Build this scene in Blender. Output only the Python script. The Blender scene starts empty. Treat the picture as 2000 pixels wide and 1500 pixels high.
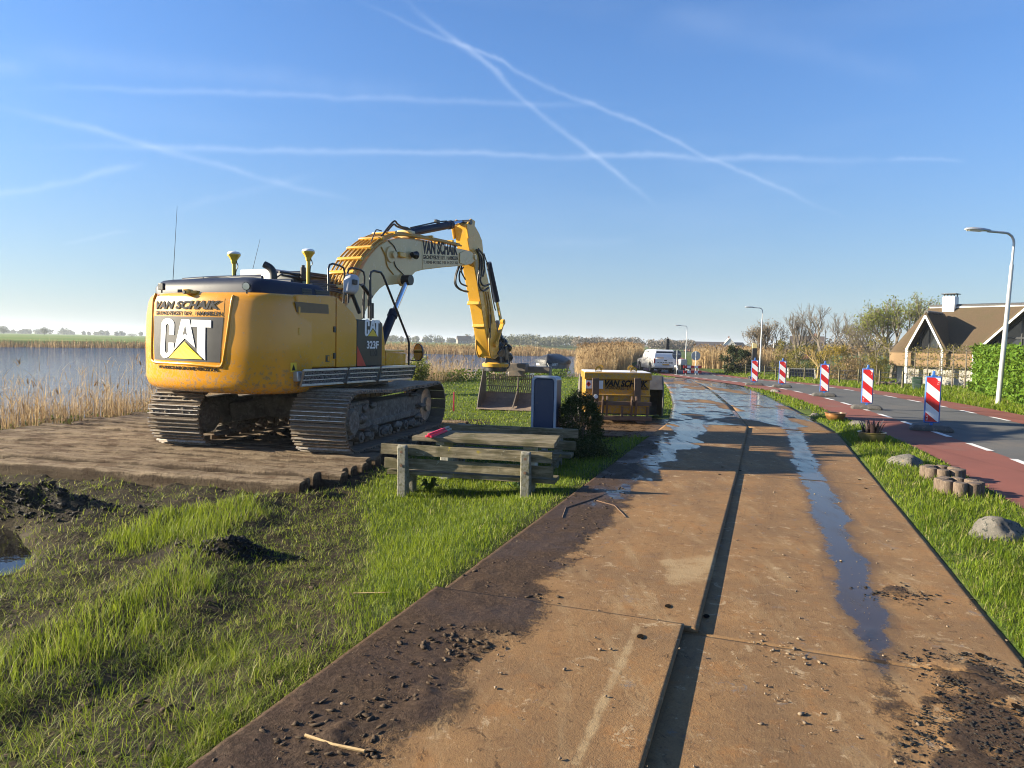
import bpy, math, random
import numpy as np
from mathutils import Vector, Matrix, noise as mnoise

rng = np.random.default_rng(7)
random.seed(7)
scene = bpy.context.scene
col = scene.collection
rad = math.radians

# ------------------------------------------------------------------ camera
F = 1400.0                      # focal length in photograph pixels (2000 wide)
PITCH = math.atan(80 / 1400.0)
ROLL = rad(1.2)
CAMH = 1.70
cam_d = bpy.data.cameras.new('camera')
cam_d.sensor_width = 36.0
cam_d.lens = 36.0 * F / 2000.0
cam_d.clip_start = 0.05
cam_d.clip_end = 12000
cam = bpy.data.objects.new('camera', cam_d)
col.objects.link(cam)
cam.matrix_world = Matrix.Translation((0, 0, CAMH)) @ Matrix.Rotation(math.pi / 2 - PITCH, 4, 'X') @ Matrix.Rotation(ROLL, 4, 'Z')
scene.camera = cam

# ------------------------------------------------------------------ light
SUN_EL = rad(18.0)
SUN_AZ = rad(-88.0)             # clockwise from +Y: the sun stands to the left
sun_dir = Vector((math.sin(SUN_AZ) * math.cos(SUN_EL), math.cos(SUN_AZ) * math.cos(SUN_EL), math.sin(SUN_EL)))
sd = bpy.data.lights.new('sun', 'SUN')
sd.energy = 5.0
sd.angle = rad(0.53)
sd.color = (1.0, 0.88, 0.66)
sun = bpy.data.objects.new('sun', sd)
sun.rotation_euler = (-sun_dir).to_track_quat('-Z', 'Y').to_euler()
sun.location = (-30, 5, 20)
col.objects.link(sun)

scene.view_settings.view_transform = 'Standard'
scene.view_settings.look = 'None'
scene.view_settings.gamma = 1.0
scene.view_settings.use_curve_mapping = False
scene.view_settings.exposure = 1.80
scene.render.engine = 'CYCLES'
scene.cycles.max_bounces = 6
scene.cycles.transparent_max_bounces = 12
scene.cycles.use_denoising = True
scene.cycles.filter_width = 1.05

# pixel of the photograph -> direction / point
_c, _s = math.cos(math.pi / 2 - PITCH), math.sin(math.pi / 2 - PITCH)
RX = np.array([[1, 0, 0], [0, _c, -_s], [0, _s, _c]])
_c, _s = math.cos(ROLL), math.sin(ROLL)
RZ = np.array([[_c, -_s, 0], [_s, _c, 0], [0, 0, 1]])
RC = RX @ RZ
CAMP = np.array([0, 0, CAMH])
def ray(x, y): return RC @ np.array([(x - 1000) / F, -(y - 750) / F, -1.0])
def G(x, y, z=0.0):
    d = ray(x, y); t = (z - CAMH) / d[2]; return CAMP + t * d
def D(x, y, dep):
    d = ray(x, y); return CAMP + d * dep / d[1]
class Frame:
    def __init__(s, o, rot):
        s.o = np.array(o, float); s.rot = rot
        c, n = math.cos(rot), math.sin(rot); s.M = np.array([[c, -n, 0], [n, c, 0], [0, 0, 1]])
    def w(s, p): return s.o + s.M @ np.asarray(p, float)
    def l(s, p): return s.M.T @ (np.asarray(p, float) - s.o)
    def on(s, x, y, axis, val):
        d = s.M.T @ ray(x, y); o = s.l(CAMP); t = (val - o[axis]) / d[axis]; return o + t * d

# ------------------------------------------------------------------ world: daylight sky with contrails
world = bpy.data.worlds.new('World')
scene.world = world
world.use_nodes = True
wt = world.node_tree
for n in list(wt.nodes): wt.nodes.remove(n)
def wn(t, **k):
    n = wt.nodes.new(t)
    for a, b in k.items(): setattr(n, a, b)
    return n
def wmath(op, a, b=None, c=None):
    n = wn('ShaderNodeMath', operation=op)
    for i, v in enumerate((a, b, c)):
        if v is None: continue
        if isinstance(v, (int, float)): n.inputs[i].default_value = v
        else: wt.links.new(v, n.inputs[i])
    return n.outputs[0]
sky = wn('ShaderNodeTexSky', sky_type='NISHITA')
sky.sun_disc = False
sky.sun_elevation = SUN_EL
sky.sun_rotation = SUN_AZ % (2 * math.pi)
sky.altitude = 0.0
sky.air_density = 1.0
sky.dust_density = 0.4
sky.ozone_density = 4.0
tc = wn('ShaderNodeTexCoord')
def wdot(v):
    n = wn('ShaderNodeVectorMath', operation='DOT_PRODUCT')
    wt.links.new(tc.outputs['Generated'], n.inputs[0]); n.inputs[1].default_value = v
    return n.outputs['Value']
wnoise = wn('ShaderNodeTexNoise'); wnoise.inputs['Scale'].default_value = 7.0; wnoise.inputs['Detail'].default_value = 6.0
wt.links.new(tc.outputs['Generated'], wnoise.inputs['Vector'])
wnoise2 = wn('ShaderNodeTexNoise'); wnoise2.inputs['Scale'].default_value = 38.0; wnoise2.inputs['Detail'].default_value = 4.0
wt.links.new(tc.outputs['Generated'], wnoise2.inputs['Vector'])
wob = wmath('MULTIPLY', wmath('SUBTRACT', wnoise.outputs[0], 0.5), 0.022)
wob2 = wmath('MULTIPLY', wmath('SUBTRACT', wnoise2.outputs[0], 0.5), 0.006)
wobs = wmath('ADD', wob, wob2)
total = None
# (x0,y0,x1,y1, half width in rad, strength): trails as they cross the sky
for (x0, y0, x1, y1, w, k) in [
        (640, -30, 1690, 445, .0062, .40), (760, -30, 1300, 420, .0075, .42),
        (-60, 282, 1900, 318, .0085, .42), (-60, 168, 1250, 205, .0085, .30),
        (-60, 192, 720, 400, .0090, .36), (-60, 392, 300, 315, .0085, .40),
        (110, 480, 270, 448, .0050, .25), (300, 420, 640, 330, .010, .14),
        (1720, 313, 1900, 314, .005, .26), (-300, 130, 95, 132, .020, .24),
        (1250, 10, 1850, 165, .030, .12), (1040, 480, 1260, 462, .012, .12), (-100, 95, 900, 190, .030, .14)]:
    a = Vector(ray(x0, y0)).normalized(); b = Vector(ray(x1, y1)).normalized()
    nrm = a.cross(b).normalized(); mid = (a + b).normalized(); tdir = nrm.cross(mid).normalized()
    L = math.acos(max(-1, min(1, a.dot(b)))) / 2
    dist = wmath('ADD', wdot(nrm), wobs)
    q = wmath('DIVIDE', dist, w * .44)
    g = wmath('POWER', 2.718, wmath('MULTIPLY', wmath('MULTIPLY', q, q), -1.0))
    along = wmath('ABSOLUTE', wmath('DIVIDE', wdot(tdir), math.sin(L)))
    ends = wn('ShaderNodeMapRange', interpolation_type='SMOOTHSTEP')
    ends.inputs['From Min'].default_value = 1.0; ends.inputs['From Max'].default_value = 0.55
    wt.links.new(along, ends.inputs['Value'])
    front = wmath('GREATER_THAN', wdot(mid), 0.0)
    m = wmath('MULTIPLY', wmath('MULTIPLY', g, ends.outputs[0]), wmath('MULTIPLY', front, k * .31))
    total = m if total is None else wmath('ADD', total, m)
tex = wmath('MULTIPLY', total, wmath('MULTIPLY', wmath('ADD', wmath('MULTIPLY', wnoise.outputs[0], 1.5), 0.25), wmath('ADD', wmath('MULTIPLY', wnoise2.outputs[0], 1.3), 0.35)))
# thin high veil, even over the whole sky
hv = wn('ShaderNodeTexNoise'); hv.inputs['Scale'].default_value = 2.2; hv.inputs['Detail'].default_value = 7.0
mp = wn('ShaderNodeMapping'); mp.inputs['Scale'].default_value = (1.0, 1.0, 4.5)
wt.links.new(tc.outputs['Generated'], mp.inputs['Vector']); wt.links.new(mp.outputs[0], hv.inputs['Vector'])
veil = wmath('MULTIPLY', wmath('MAXIMUM', wmath('SUBTRACT', hv.outputs[0], 0.52), 0.0), 0.22)
fac = wmath('MINIMUM', wmath('ADD', tex, veil), 0.8)
mixn = wn('ShaderNodeMix', data_type='RGBA')
mixn.inputs['B'].default_value = (6.0, 6.8, 8.0, 1)
wt.links.new(fac, mixn.inputs['Factor'])
sep = wn('ShaderNodeSeparateXYZ'); wt.links.new(tc.outputs['Generated'], sep.inputs[0])
low = wmath('POWER', 2.718, wmath('MULTIPLY', wmath('ABSOLUTE', sep.outputs['Z']), -7.0))
hz = wn('ShaderNodeMix', data_type='RGBA'); hz.inputs['B'].default_value = (5.2, 7.0, 8.8, 1)
wt.links.new(wmath('MULTIPLY', low, 0.45), hz.inputs['Factor']); wt.links.new(sky.outputs[0], hz.inputs['A'])
tint = wn('ShaderNodeMix', data_type='RGBA'); tint.inputs['A'].default_value = (.68, .65, .63, 1); tint.inputs['B'].default_value = (.79, 1.02, 1.30, 1)
elv = wn('ShaderNodeMapRange', interpolation_type='SMOOTHSTEP'); elv.inputs['From Min'].default_value = -0.05; elv.inputs['From Max'].default_value = .42
wt.links.new(sep.outputs['Z'], elv.inputs['Value']); wt.links.new(elv.outputs[0], tint.inputs['Factor'])
mul = wn('ShaderNodeMix', data_type='RGBA', blend_type='MULTIPLY'); mul.inputs['Factor'].default_value = 1.0
wt.links.new(hz.outputs['Result'], mul.inputs['A']); wt.links.new(tint.outputs['Result'], mul.inputs['B'])
wt.links.new(mul.outputs['Result'], mixn.inputs['A'])
bg = wn('ShaderNodeBackground'); bg.inputs['Strength'].default_value = 0.050
wt.links.new(mixn.outputs['Result'], bg.inputs['Color'])
wo = wn('ShaderNodeOutputWorld'); wt.links.new(bg.outputs[0], wo.inputs['Surface'])

# ------------------------------------------------------------------ materials
MATS = {}
def nmat(name):
    m = bpy.data.materials.new(name); m.use_nodes = True
    nt = m.node_tree
    for n in list(nt.nodes): nt.nodes.remove(n)
    out = nt.nodes.new('ShaderNodeOutputMaterial')
    MATS[name] = m
    return m, nt, out
def nd(nt, t, ins=None, **k):
    n = nt.nodes.new(t)
    for a, b in k.items(): setattr(n, a, b)
    for a, b in (ins or {}).items():
        if hasattr(b, 'is_output') or isinstance(b, bpy.types.NodeSocket): nt.links.new(b, n.inputs[a])
        else: n.inputs[a].default_value = b
    return n
def C4(c): return (c[0], c[1], c[2], 1.0)
def mth(nt, op, a, b=None, clamp=False):
    n = nt.nodes.new('ShaderNodeMath'); n.operation = op; n.use_clamp = clamp
    for i, v in enumerate((a, b)):
        if v is None: continue
        if isinstance(v, (int, float)): n.inputs[i].default_value = v
        else: nt.links.new(v, n.inputs[i])
    return n.outputs[0]
def mixc(nt, f, a, b, blend='MIX'):
    n = nt.nodes.new('ShaderNodeMix'); n.data_type = 'RGBA'; n.blend_type = blend
    for k, v in (('Factor', f), ('A', a), ('B', b)):
        if isinstance(v, (int, float)): n.inputs[k].default_value = v
        elif isinstance(v, tuple): n.inputs[k].default_value = C4(v)
        else: nt.links.new(v, n.inputs[k])
    return n.outputs['Result']
def sstep(nt, v, lo, hi):
    n = nt.nodes.new('ShaderNodeMapRange'); n.interpolation_type = 'SMOOTHSTEP'
    n.inputs['From Min'].default_value = lo; n.inputs['From Max'].default_value = hi
    nt.links.new(v, n.inputs['Value']); return n.outputs[0]
def coord(nt, kind='Object', scale=None):
    t = nt.nodes.new('ShaderNodeTexCoord'); o = t.outputs[kind]
    if scale:
        m = nt.nodes.new('ShaderNodeMapping'); m.inputs['Scale'].default_value = scale
        nt.links.new(o, m.inputs['Vector']); o = m.outputs[0]
    return o
def worldpos(nt, scale=None):
    t = nt.nodes.new('ShaderNodeNewGeometry'); o = t.outputs['Position']
    if scale:
        m = nt.nodes.new('ShaderNodeMapping'); m.inputs['Scale'].default_value = scale
        nt.links.new(o, m.inputs['Vector']); o = m.outputs[0]
    return o
def noi(nt, vec, scale, detail=5, rough=.55, dist=0.0):
    n = nd(nt, 'ShaderNodeTexNoise', {'Scale': scale, 'Detail': detail, 'Roughness': rough, 'Distortion': dist})
    nt.links.new(vec, n.inputs['Vector']); return n.outputs[0]
def attr(nt, name, out='Fac'):
    n = nt.nodes.new('ShaderNodeAttribute'); n.attribute_name = name; return n.outputs[out]
def bump(nt, h, strength=.3, dist=.02):
    n = nt.nodes.new('ShaderNodeBump'); n.inputs['Strength'].default_value = strength; n.inputs['Distance'].default_value = dist
    nt.links.new(h, n.inputs['Height']); return n.outputs[0]
def prin(nt, out, base, rough=.6, metal=0.0, normal=None, spec=.5, coat=0.0, **k):
    p = nt.nodes.new('ShaderNodeBsdfPrincipled')
    for key, v in (('Base Color', base), ('Roughness', rough), ('Metallic', metal), ('Specular IOR Level', spec), ('Coat Weight', coat)):
        if isinstance(v, tuple): p.inputs[key].default_value = C4(v)
        elif isinstance(v, (int, float)): p.inputs[key].default_value = v
        else: nt.links.new(v, p.inputs[key])
    if normal is not None: nt.links.new(normal, p.inputs['Normal'])
    for key, v in k.items(): p.inputs[key.replace('_', ' ')].default_value = v
    if out is not None: nt.links.new(p.outputs[0], out.inputs['Surface'])
    return p
def simple(name, c1, c2=None, rough=.55, metal=0.0, sc=6.0, detail=5, bstr=0.0, bsc=40.0, coat=0.0, dirt=None, dirt_amt=.0, space='Object', aniso=None, spec=.5, bdist=.01):
    """colour varied by noise, fine relief, dirt in irregular patches"""
    m, nt, out = nmat(name)
    v = coord(nt, space, aniso) if space != 'World' else worldpos(nt, aniso)
    if c2 is None: c2 = tuple(x * .82 for x in c1)
    n1 = noi(nt, v, sc, detail)
    c = mixc(nt, sstep(nt, n1, .32, .68), c1, c2)
    r = rough
    if dirt is not None:
        n2 = noi(nt, v, sc * 2.7, 8, .65)
        f = mth(nt, 'MULTIPLY', sstep(nt, n2, .62 - .3 * dirt_amt, .80 - .3 * dirt_amt), min(1.0, .4 + dirt_amt))
        c = mixc(nt, f, c, dirt)
        r = mth(nt, 'ADD', mth(nt, 'MULTIPLY', f, .85 - rough), rough)
    nb = None
    if bstr > 0:
        nb = bump(nt, noi(nt, v, bsc, 6, .6), bstr, bdist)
    prin(nt, out, c, r, metal, nb, spec, coat)
    return m

yel = (.66, .290, .016)
def machine_yellow(name, c, dirt_amt=.1):
    m, nt, out = nmat(name)
    v = coord(nt)
    n1 = noi(nt, v, 1.6, 4)
    cc = mixc(nt, sstep(nt, n1, .3, .7), c, tuple(x * .90 for x in c))
    d = noi(nt, v, 5.5, 9, .68)
    f = mth(nt, 'MULTIPLY', sstep(nt, d, .56, .78), dirt_amt * 2.2)
    cc = mixc(nt, f, cc, (.30, .22, .12))
    streak = noi(nt, coord(nt, 'Object', (14, 14, .9)), 1.0, 4)
    f2 = mth(nt, 'MULTIPLY', sstep(nt, streak, .6, .8), .10)
    cc = mixc(nt, f2, cc, (.25, .17, .08))
    sx = nt.nodes.new('ShaderNodeSeparateXYZ'); nt.links.new(v, sx.inputs[0])
    hgt_ = sstep(nt, sx.outputs['Z'], 1.75, .85)
    spl = noi(nt, v, 17, 6, .75)
    f3 = mth(nt, 'MULTIPLY', sstep(nt, mth(nt, 'ADD', spl, mth(nt, 'MULTIPLY', hgt_, .13)), .60, .72), .75)
    cc = mixc(nt, f3, cc, (.20, .14, .085))
    f = mth(nt, 'MAXIMUM', f, f3)
    r = mth(nt, 'ADD', .25, mth(nt, 'MULTIPLY', f, .6))
    prin(nt, out, cc, r, 0.0, bump(nt, noi(nt, v, 3.0, 2), .05, .02), .5, .25)
    return m
machine_yellow('yellow_paint', yel, .05)
machine_yellow('yellow_dusty', (.64, .35, .045), .22)
machine_yellow('boom_sheen_paint', (.60, .43, .19), .18)  # boom yellow paled to beige: reflected light painted into the colour
machine_yellow('tank_yellow', (.50, .255, .014), .12)
simple('black_paint', (.012, .013, .015), (.02, .02, .022), .35, sc=3, dirt=(.10, .08, .06), dirt_amt=.1)
simple('hood_blue', (.014, .020, .042), (.020, .027, .048), .5, sc=4, dirt=(.07, .06, .055), dirt_amt=.05, spec=.18)
simple('decal_grey', (.030, .032, .036), (.042, .043, .048), .55, sc=5, spec=.25)
simple('decal_white', (.78, .78, .78), (.72, .72, .71), .4, sc=9, dirt=(.4, .36, .28), dirt_amt=.05)
simple('decal_yellow', (.75, .52, .02), (.70, .47, .02), .4, sc=6)
simple('decal_red', (.55, .035, .015), (.5, .03, .015), .4, sc=6)
simple('letter_grey', (.075, .075, .075), (.055, .055, .06), .85, sc=9, spec=.1)
simple('letter_black', (.012, .012, .013), (.018, .018, .018), .85, sc=9, spec=.1)
simple('decal_brown', (.14, .085, .035), (.12, .075, .03), .45, sc=9)
simple('rubber_hose', (.018, .018, .02), (.03, .03, .03), .5, sc=20, dirt=(.16, .13, .09), dirt_amt=.15)
simple('pipe_yellow', (.50, .27, .03), (.40, .23, .05), .4, sc=9, dirt=(.20, .13, .07), dirt_amt=.3)
simple('chrome', (.75, .76, .78), (.7, .7, .72), .10, metal=1.0, sc=3)
simple('aluminium', (.55, .56, .58), (.45, .46, .48), .36, metal=.9, sc=14, dirt=(.22, .18, .13), dirt_amt=.1)
simple('galvanised', (.50, .52, .54), (.40, .42, .44), .42, metal=.7, sc=16)
simple('track_steel', (.13, .095, .066), (.22, .16, .105), .8, metal=.1, sc=7, bstr=.5, bsc=22, dirt=(.17, .125, .085), dirt_amt=.75)
simple('grouser_steel', (.48, .43, .37), (.32, .27, .22), .36, metal=.55, sc=20, dirt=(.16, .115, .075), dirt_amt=.35)
simple('track_frame', (.10, .08, .06), (.17, .14, .11), .85, sc=6, bstr=.8, bsc=14, dirt=(.22, .19, .16), dirt_amt=.5, bdist=.03)
simple('bucket_steel', (.12, .11, .105), (.17, .145, .12), .5, metal=.3, sc=7, bstr=.3, bsc=30, dirt=(.22, .165, .12), dirt_amt=.45)
simple('bucket_floor', (.25, .19, .15), (.19, .145, .115), .6, metal=.2, sc=6, bstr=.3, bsc=26, dirt=(.30, .24, .19), dirt_amt=.4)
simple('rusty_steel', (.10, .065, .045), (.15, .085, .05), .7, metal=.2, sc=9, bstr=.4, bsc=40, dirt=(.09, .065, .048), dirt_amt=.3)
simple('grey_steel', (.16, .155, .15), (.11, .10, .095), .6, metal=.3, sc=6, bstr=.3, bsc=30, dirt=(.20, .15, .11), dirt_amt=.35)
simple('mirror_grey', (.42, .43, .46), (.34, .35, .38), .45, sc=6)
simple('gps_yellow', (.62, .42, .03), (.55, .36, .03), .4, sc=9)
simple('gps_white', (.75, .75, .74), (.68, .68, .68), .4, sc=9)
simple('mirror_glass', (.6, .65, .68), (.6, .65, .68), .05, metal=1.0, sc=2)
def glass(name, tint, rough=.05):
    m, nt, out = nmat(name)
    prin(nt, out, tint, rough, 0.0, None, .6, 0.0)
    return m
glass('window_glass', (.02, .025, .03), .06)
glass('cab_glass', (.22, .36, .34), .10)
glass('dark_glass', (.012, .013, .014), .12)
# ------------------------------------------------------------------ mesh helpers
class MB:
    """collects shapes; build() links them as ONE mesh object"""
    def __init__(s): s.v = []; s.f = []
    def add(s, vs, fs):
        o = len(s.v); s.v.extend([tuple(map(float, p)) for p in vs]); s.f.extend([tuple(i + o for i in f) for f in fs]); return s
    def box(s, c, size, rz=0.0, M=None):
        hx, hy, hz = (q / 2 for q in size)
        p = [Vector((x, y, z)) for z in (-hz, hz) for y in (-hy, hy) for x in (-hx, hx)]
        if M is None: M = Matrix.Rotation(rz, 3, 'Z')
        p = [M @ q + Vector(c) for q in p]
        return s.add(p, [(0, 2, 3, 1), (4, 5, 7, 6), (0, 1, 5, 4), (2, 6, 7, 3), (0, 4, 6, 2), (1, 3, 7, 5)])
    def bar(s, p0, p1, w, h, up=(0, 0, 1)):
        p0 = Vector(p0); p1 = Vector(p1); d = (p1 - p0).normalized(); u = Vector(up)
        side = d.cross(u)
        if side.length < 1e-4: side = d.cross(Vector((1, 0, 0)))
        side.normalize(); u2 = side.cross(d).normalized()
        q = [p + side * a * w / 2 + u2 * b * h / 2 for p in (p0, p1) for b in (-1, 1) for a in (-1, 1)]
        return s.add(q, [(0, 2, 3, 1), (4, 5, 7, 6), (0, 1, 5, 4), (2, 6, 7, 3), (0, 4, 6, 2), (1, 3, 7, 5)])
    def tube(s, pts, r, n=8, caps=True):
        pts = [Vector(p) for p in pts]; m = len(pts)
        rs = r if isinstance(r, (list, tuple)) else [r] * m
        up = None; vs = []
        for i, p in enumerate(pts):
            t = (pts[min(i + 1, m - 1)] - pts[max(i - 1, 0)])
            if t.length < 1e-6: t = Vector((0, 0, 1))
            t.normalize()
            if up is None:
                a = Vector((0, 0, 1)) if abs(t.z) < .9 else Vector((1, 0, 0))
                up = (a - t * a.dot(t)).normalized()
            else:
                up = up - t * up.dot(t)
                if up.length < 1e-5: up = t.orthogonal()
                up.normalize()
            b = t.cross(up)
            for k in range(n):
                an = 2 * math.pi * k / n
                vs.append(p + (up * math.cos(an) + b * math.sin(an)) * rs[i])
        fs = [(i * n + k, i * n + (k + 1) % n, (i + 1) * n + (k + 1) % n, (i + 1) * n + k) for i in range(m - 1) for k in range(n)]
        if caps: fs += [tuple(range(n - 1, -1, -1)), tuple(range((m - 1) * n, m * n))]
        return s.add(vs, fs)
    def cyl(s, p0, p1, r0, r1=None, n=16): return s.tube([p0, p1], [r0, r0 if r1 is None else r1], n)
    def lathe(s, prof, c=(0, 0, 0), n=24, caps=True):
        vs = [(c[0] + r * math.cos(2 * math.pi * k / n), c[1] + r * math.sin(2 * math.pi * k / n), c[2] + z) for r, z in prof for k in range(n)]
        m = len(prof)
        fs = [(i * n + k, i * n + (k + 1) % n, (i + 1) * n + (k + 1) % n, (i + 1) * n + k) for i in range(m - 1) for k in range(n)]
        if caps: fs += [tuple(range(n - 1, -1, -1)), tuple(range((m - 1) * n, m * n))]
        return s.add(vs, fs)
    def prism(s, poly, t0, t1, ax='y'):
        """2D outline pushed from t0 to t1 along ax; the outline lies in the other two axes"""
        def mk(a, b, t): return {'y': (a, t, b), 'x': (t, a, b), 'z': (a, b, t)}[ax]
        n = len(poly)
        vs = [mk(a, b, t0) for a, b in poly] + [mk(a, b, t1) for a, b in poly]
        fs = [tuple(range(n)), tuple(range(2 * n - 1, n - 1, -1))] + [(i, i + n, (i + 1) % n + n, (i + 1) % n) for i in range(n)]
        return s.add(vs, fs)
    def loft(s, rings, caps=True):
        n = len(rings[0]); vs = [p for r in rings for p in r]
        fs = [(i * n + k, i * n + (k + 1) % n, (i + 1) * n + (k + 1) % n, (i + 1) * n + k) for i in range(len(rings) - 1) for k in range(n)]
        if caps: fs += [tuple(range(n - 1, -1, -1)), tuple(range((len(rings) - 1) * n, len(rings) * n))]
        return s.add(vs, fs)
    def rock(s, c, size, seed=0, sub=3, amp=.18, flat=0.0, fr=1.3):
        vs, fs = ico(sub)
        out = []
        for p in vs:
            q = Vector(p)
            d = 1 + amp * mnoise.noise(q * fr + Vector((seed * 7.3, seed * 3.1, seed))) + amp * .4 * mnoise.noise(q * fr * 3.1 + Vector((seed, 0, 5)))
            q = q * d
            if flat: q.z = max(q.z, -flat)
            out.append((c[0] + q.x * size[0], c[1] + q.y * size[1], c[2] + q.z * size[2]))
        return s.add(out, fs)
    def build(s, name, mat, parent=None, smooth=None, bevel=0.0, bseg=2, loc=None, rz=None):
        me = bpy.data.meshes.new(name)
        me.from_pydata(s.v, [], s.f); me.update()
        import bmesh as _b
        bm = _b.new(); bm.from_mesh(me); _b.ops.recalc_face_normals(bm, faces=bm.faces); bm.to_mesh(me); bm.free()
        o = bpy.data.objects.new(name, me)
        me.materials.append(MATS[mat] if isinstance(mat, str) else mat)
        col.objects.link(o)
        if parent is not None: o.parent = parent
        if loc is not None: o.location = loc
        if rz is not None: o.rotation_euler = (0, 0, rz)
        if smooth is not None:
            me.polygons.foreach_set('use_smooth', [True] * len(me.polygons))
            try: me.set_sharp_from_angle(angle=rad(smooth))
            except Exception: pass
        if bevel > 0:
            b = o.modifiers.new('bevel', 'BEVEL'); b.width = bevel; b.segments = bseg; b.limit_method = 'ANGLE'; b.angle_limit = rad(35)
            me.polygons.foreach_set('use_smooth', [True] * len(me.polygons))
            try: me.set_sharp_from_angle(angle=rad(50))
            except Exception: pass
        return o
_ico = {}
def ico(sub):
    if sub in _ico: return _ico[sub]
    import bmesh as _b
    bm = _b.new(); _b.ops.create_icosphere(bm, subdivisions=sub, radius=1.0)
    bm.verts.ensure_lookup_table()
    r = ([tuple(v.co) for v in bm.verts], [tuple(v.index for v in f.verts) for f in bm.faces]); bm.free()
    _ico[sub] = r; return r

def thing(name, label, cat, loc=(0, 0, 0), rz=0.0, group=None):
    o = bpy.data.objects.new(name, None); o.empty_display_size = .2
    col.objects.link(o); o.location = loc; o.rotation_euler = (0, 0, rz)
    o['label'] = label; o['category'] = cat
    if group: o['group'] = group
    return o
def tag(o, label, cat, group=None, kind=None):
    o['label'] = label; o['category'] = cat
    if group: o['group'] = group
    if kind: o['kind'] = kind
    return o
def struct(o): o['kind'] = 'structure'; return o
def copy_tree(o, parent=None):
    c = o.copy(); col.objects.link(c)
    if parent is not None: c.parent = parent
    for ch in list(o.children): copy_tree(ch, c)
    return c
def spline(pts, n=8):
    """Catmull-Rom through the points"""
    P = [np.array(p, float) for p in pts]; P = [2 * P[0] - P[1]] + P + [2 * P[-1] - P[-2]]
    out = []
    for i in range(1, len(P) - 2):
        for k in range(n):
            t = k / n
            out.append(.5 * ((2 * P[i]) + (-P[i - 1] + P[i + 1]) * t + (2 * P[i - 1] - 5 * P[i] + 4 * P[i + 1] - P[i + 2]) * t * t + (-P[i - 1] + 3 * P[i] - 3 * P[i + 1] + P[i + 2]) * t ** 3))
    out.append(P[-2]); return [tuple(p) for p in out]

# numpy mesh (grass, reeds, terrain)
def np_mesh(name, verts, tris, mat, attrs=None, smooth=False):
    me = bpy.data.meshes.new(name)
    nv = len(verts); k = tris.shape[1]; nf = len(tris)
    me.vertices.add(nv); me.vertices.foreach_set('co', np.ascontiguousarray(verts, dtype=np.float32).ravel())
    me.loops.add(nf * k); me.loops.foreach_set('vertex_index', np.ascontiguousarray(tris, dtype=np.int32).ravel())
    me.polygons.add(nf); me.polygons.foreach_set('loop_start', np.arange(nf, dtype=np.int32) * k)
    try: me.polygons.foreach_set('loop_total', np.full(nf, k, dtype=np.int32))
    except Exception: pass
    if smooth: me.polygons.foreach_set('use_smooth', np.ones(nf, dtype=bool))
    me.update(calc_edges=True)
    for an, av in (attrs or {}).items():
        a = me.attributes.new(an, 'FLOAT', 'POINT'); a.data.foreach_set('value', np.ascontiguousarray(av, dtype=np.float32))
    me.materials.append(MATS[mat])
    o = bpy.data.objects.new(name, me); col.objects.link(o)
    return o

# value noise, vectorised
_perm = rng.random((256, 256))
def vnoise(x, y, s=1.0, oct=4, seed=0):
    x = np.asarray(x, float) / s + seed * 17.13; y = np.asarray(y, float) / s + seed * 9.71
    tot = 0; amp = 1; nrm = 0
    for _ in range(oct):
        xi = np.floor(x).astype(int); yi = np.floor(y).astype(int); fx = x - xi; fy = y - yi
        fx = fx * fx * (3 - 2 * fx); fy = fy * fy * (3 - 2 * fy)
        a = _perm[xi & 255, yi & 255]; b = _perm[(xi + 1) & 255, yi & 255]; c = _perm[xi & 255, (yi + 1) & 255]; d = _perm[(xi + 1) & 255, (yi + 1) & 255]
        tot = tot + amp * (a * (1 - fx) * (1 - fy) + b * fx * (1 - fy) + c * (1 - fx) * fy + d * fx * fy)
        nrm += amp; amp *= .5; x = x * 2.03 + 3.7; y = y * 2.03 + 1.3
    return tot / nrm
def seg_dist(x, y, line):
    """distance to a polyline"""
    best = np.full(np.shape(x), 1e9)
    for (ax, ay), (bx, by) in zip(line[:-1], line[1:]):
        dx, dy = bx - ax, by - ay; L = dx * dx + dy * dy + 1e-12
        t = np.clip(((x - ax) * dx + (y - ay) * dy) / L, 0, 1)
        best = np.minimum(best, np.hypot(x - ax - t * dx, y - ay - t * dy))
    return best
def poly_sd(x, y, poly):
    """signed distance, negative inside"""
    d = seg_dist(x, y, list(poly) + [poly[0]])
    ins = np.zeros(np.shape(x), bool); n = len(poly)
    for i in range(n):
        ax, ay = poly[i]; bx, by = poly[(i + 1) % n]
        c = ((ay > y) != (by > y)) & (x < (bx - ax) * (y - ay) / ((by - ay) if by != ay else 1e-9) + ax)
        ins ^= c
    return np.where(ins, -d, d)
def ss(v, lo, hi):
    t = np.clip((v - lo) / (hi - lo), 0, 1); return t * t * (3 - 2 * t)
def gpoly(pts, z=0.0): return [tuple(G(x, y, z)[:2]) for x, y in pts]

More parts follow.
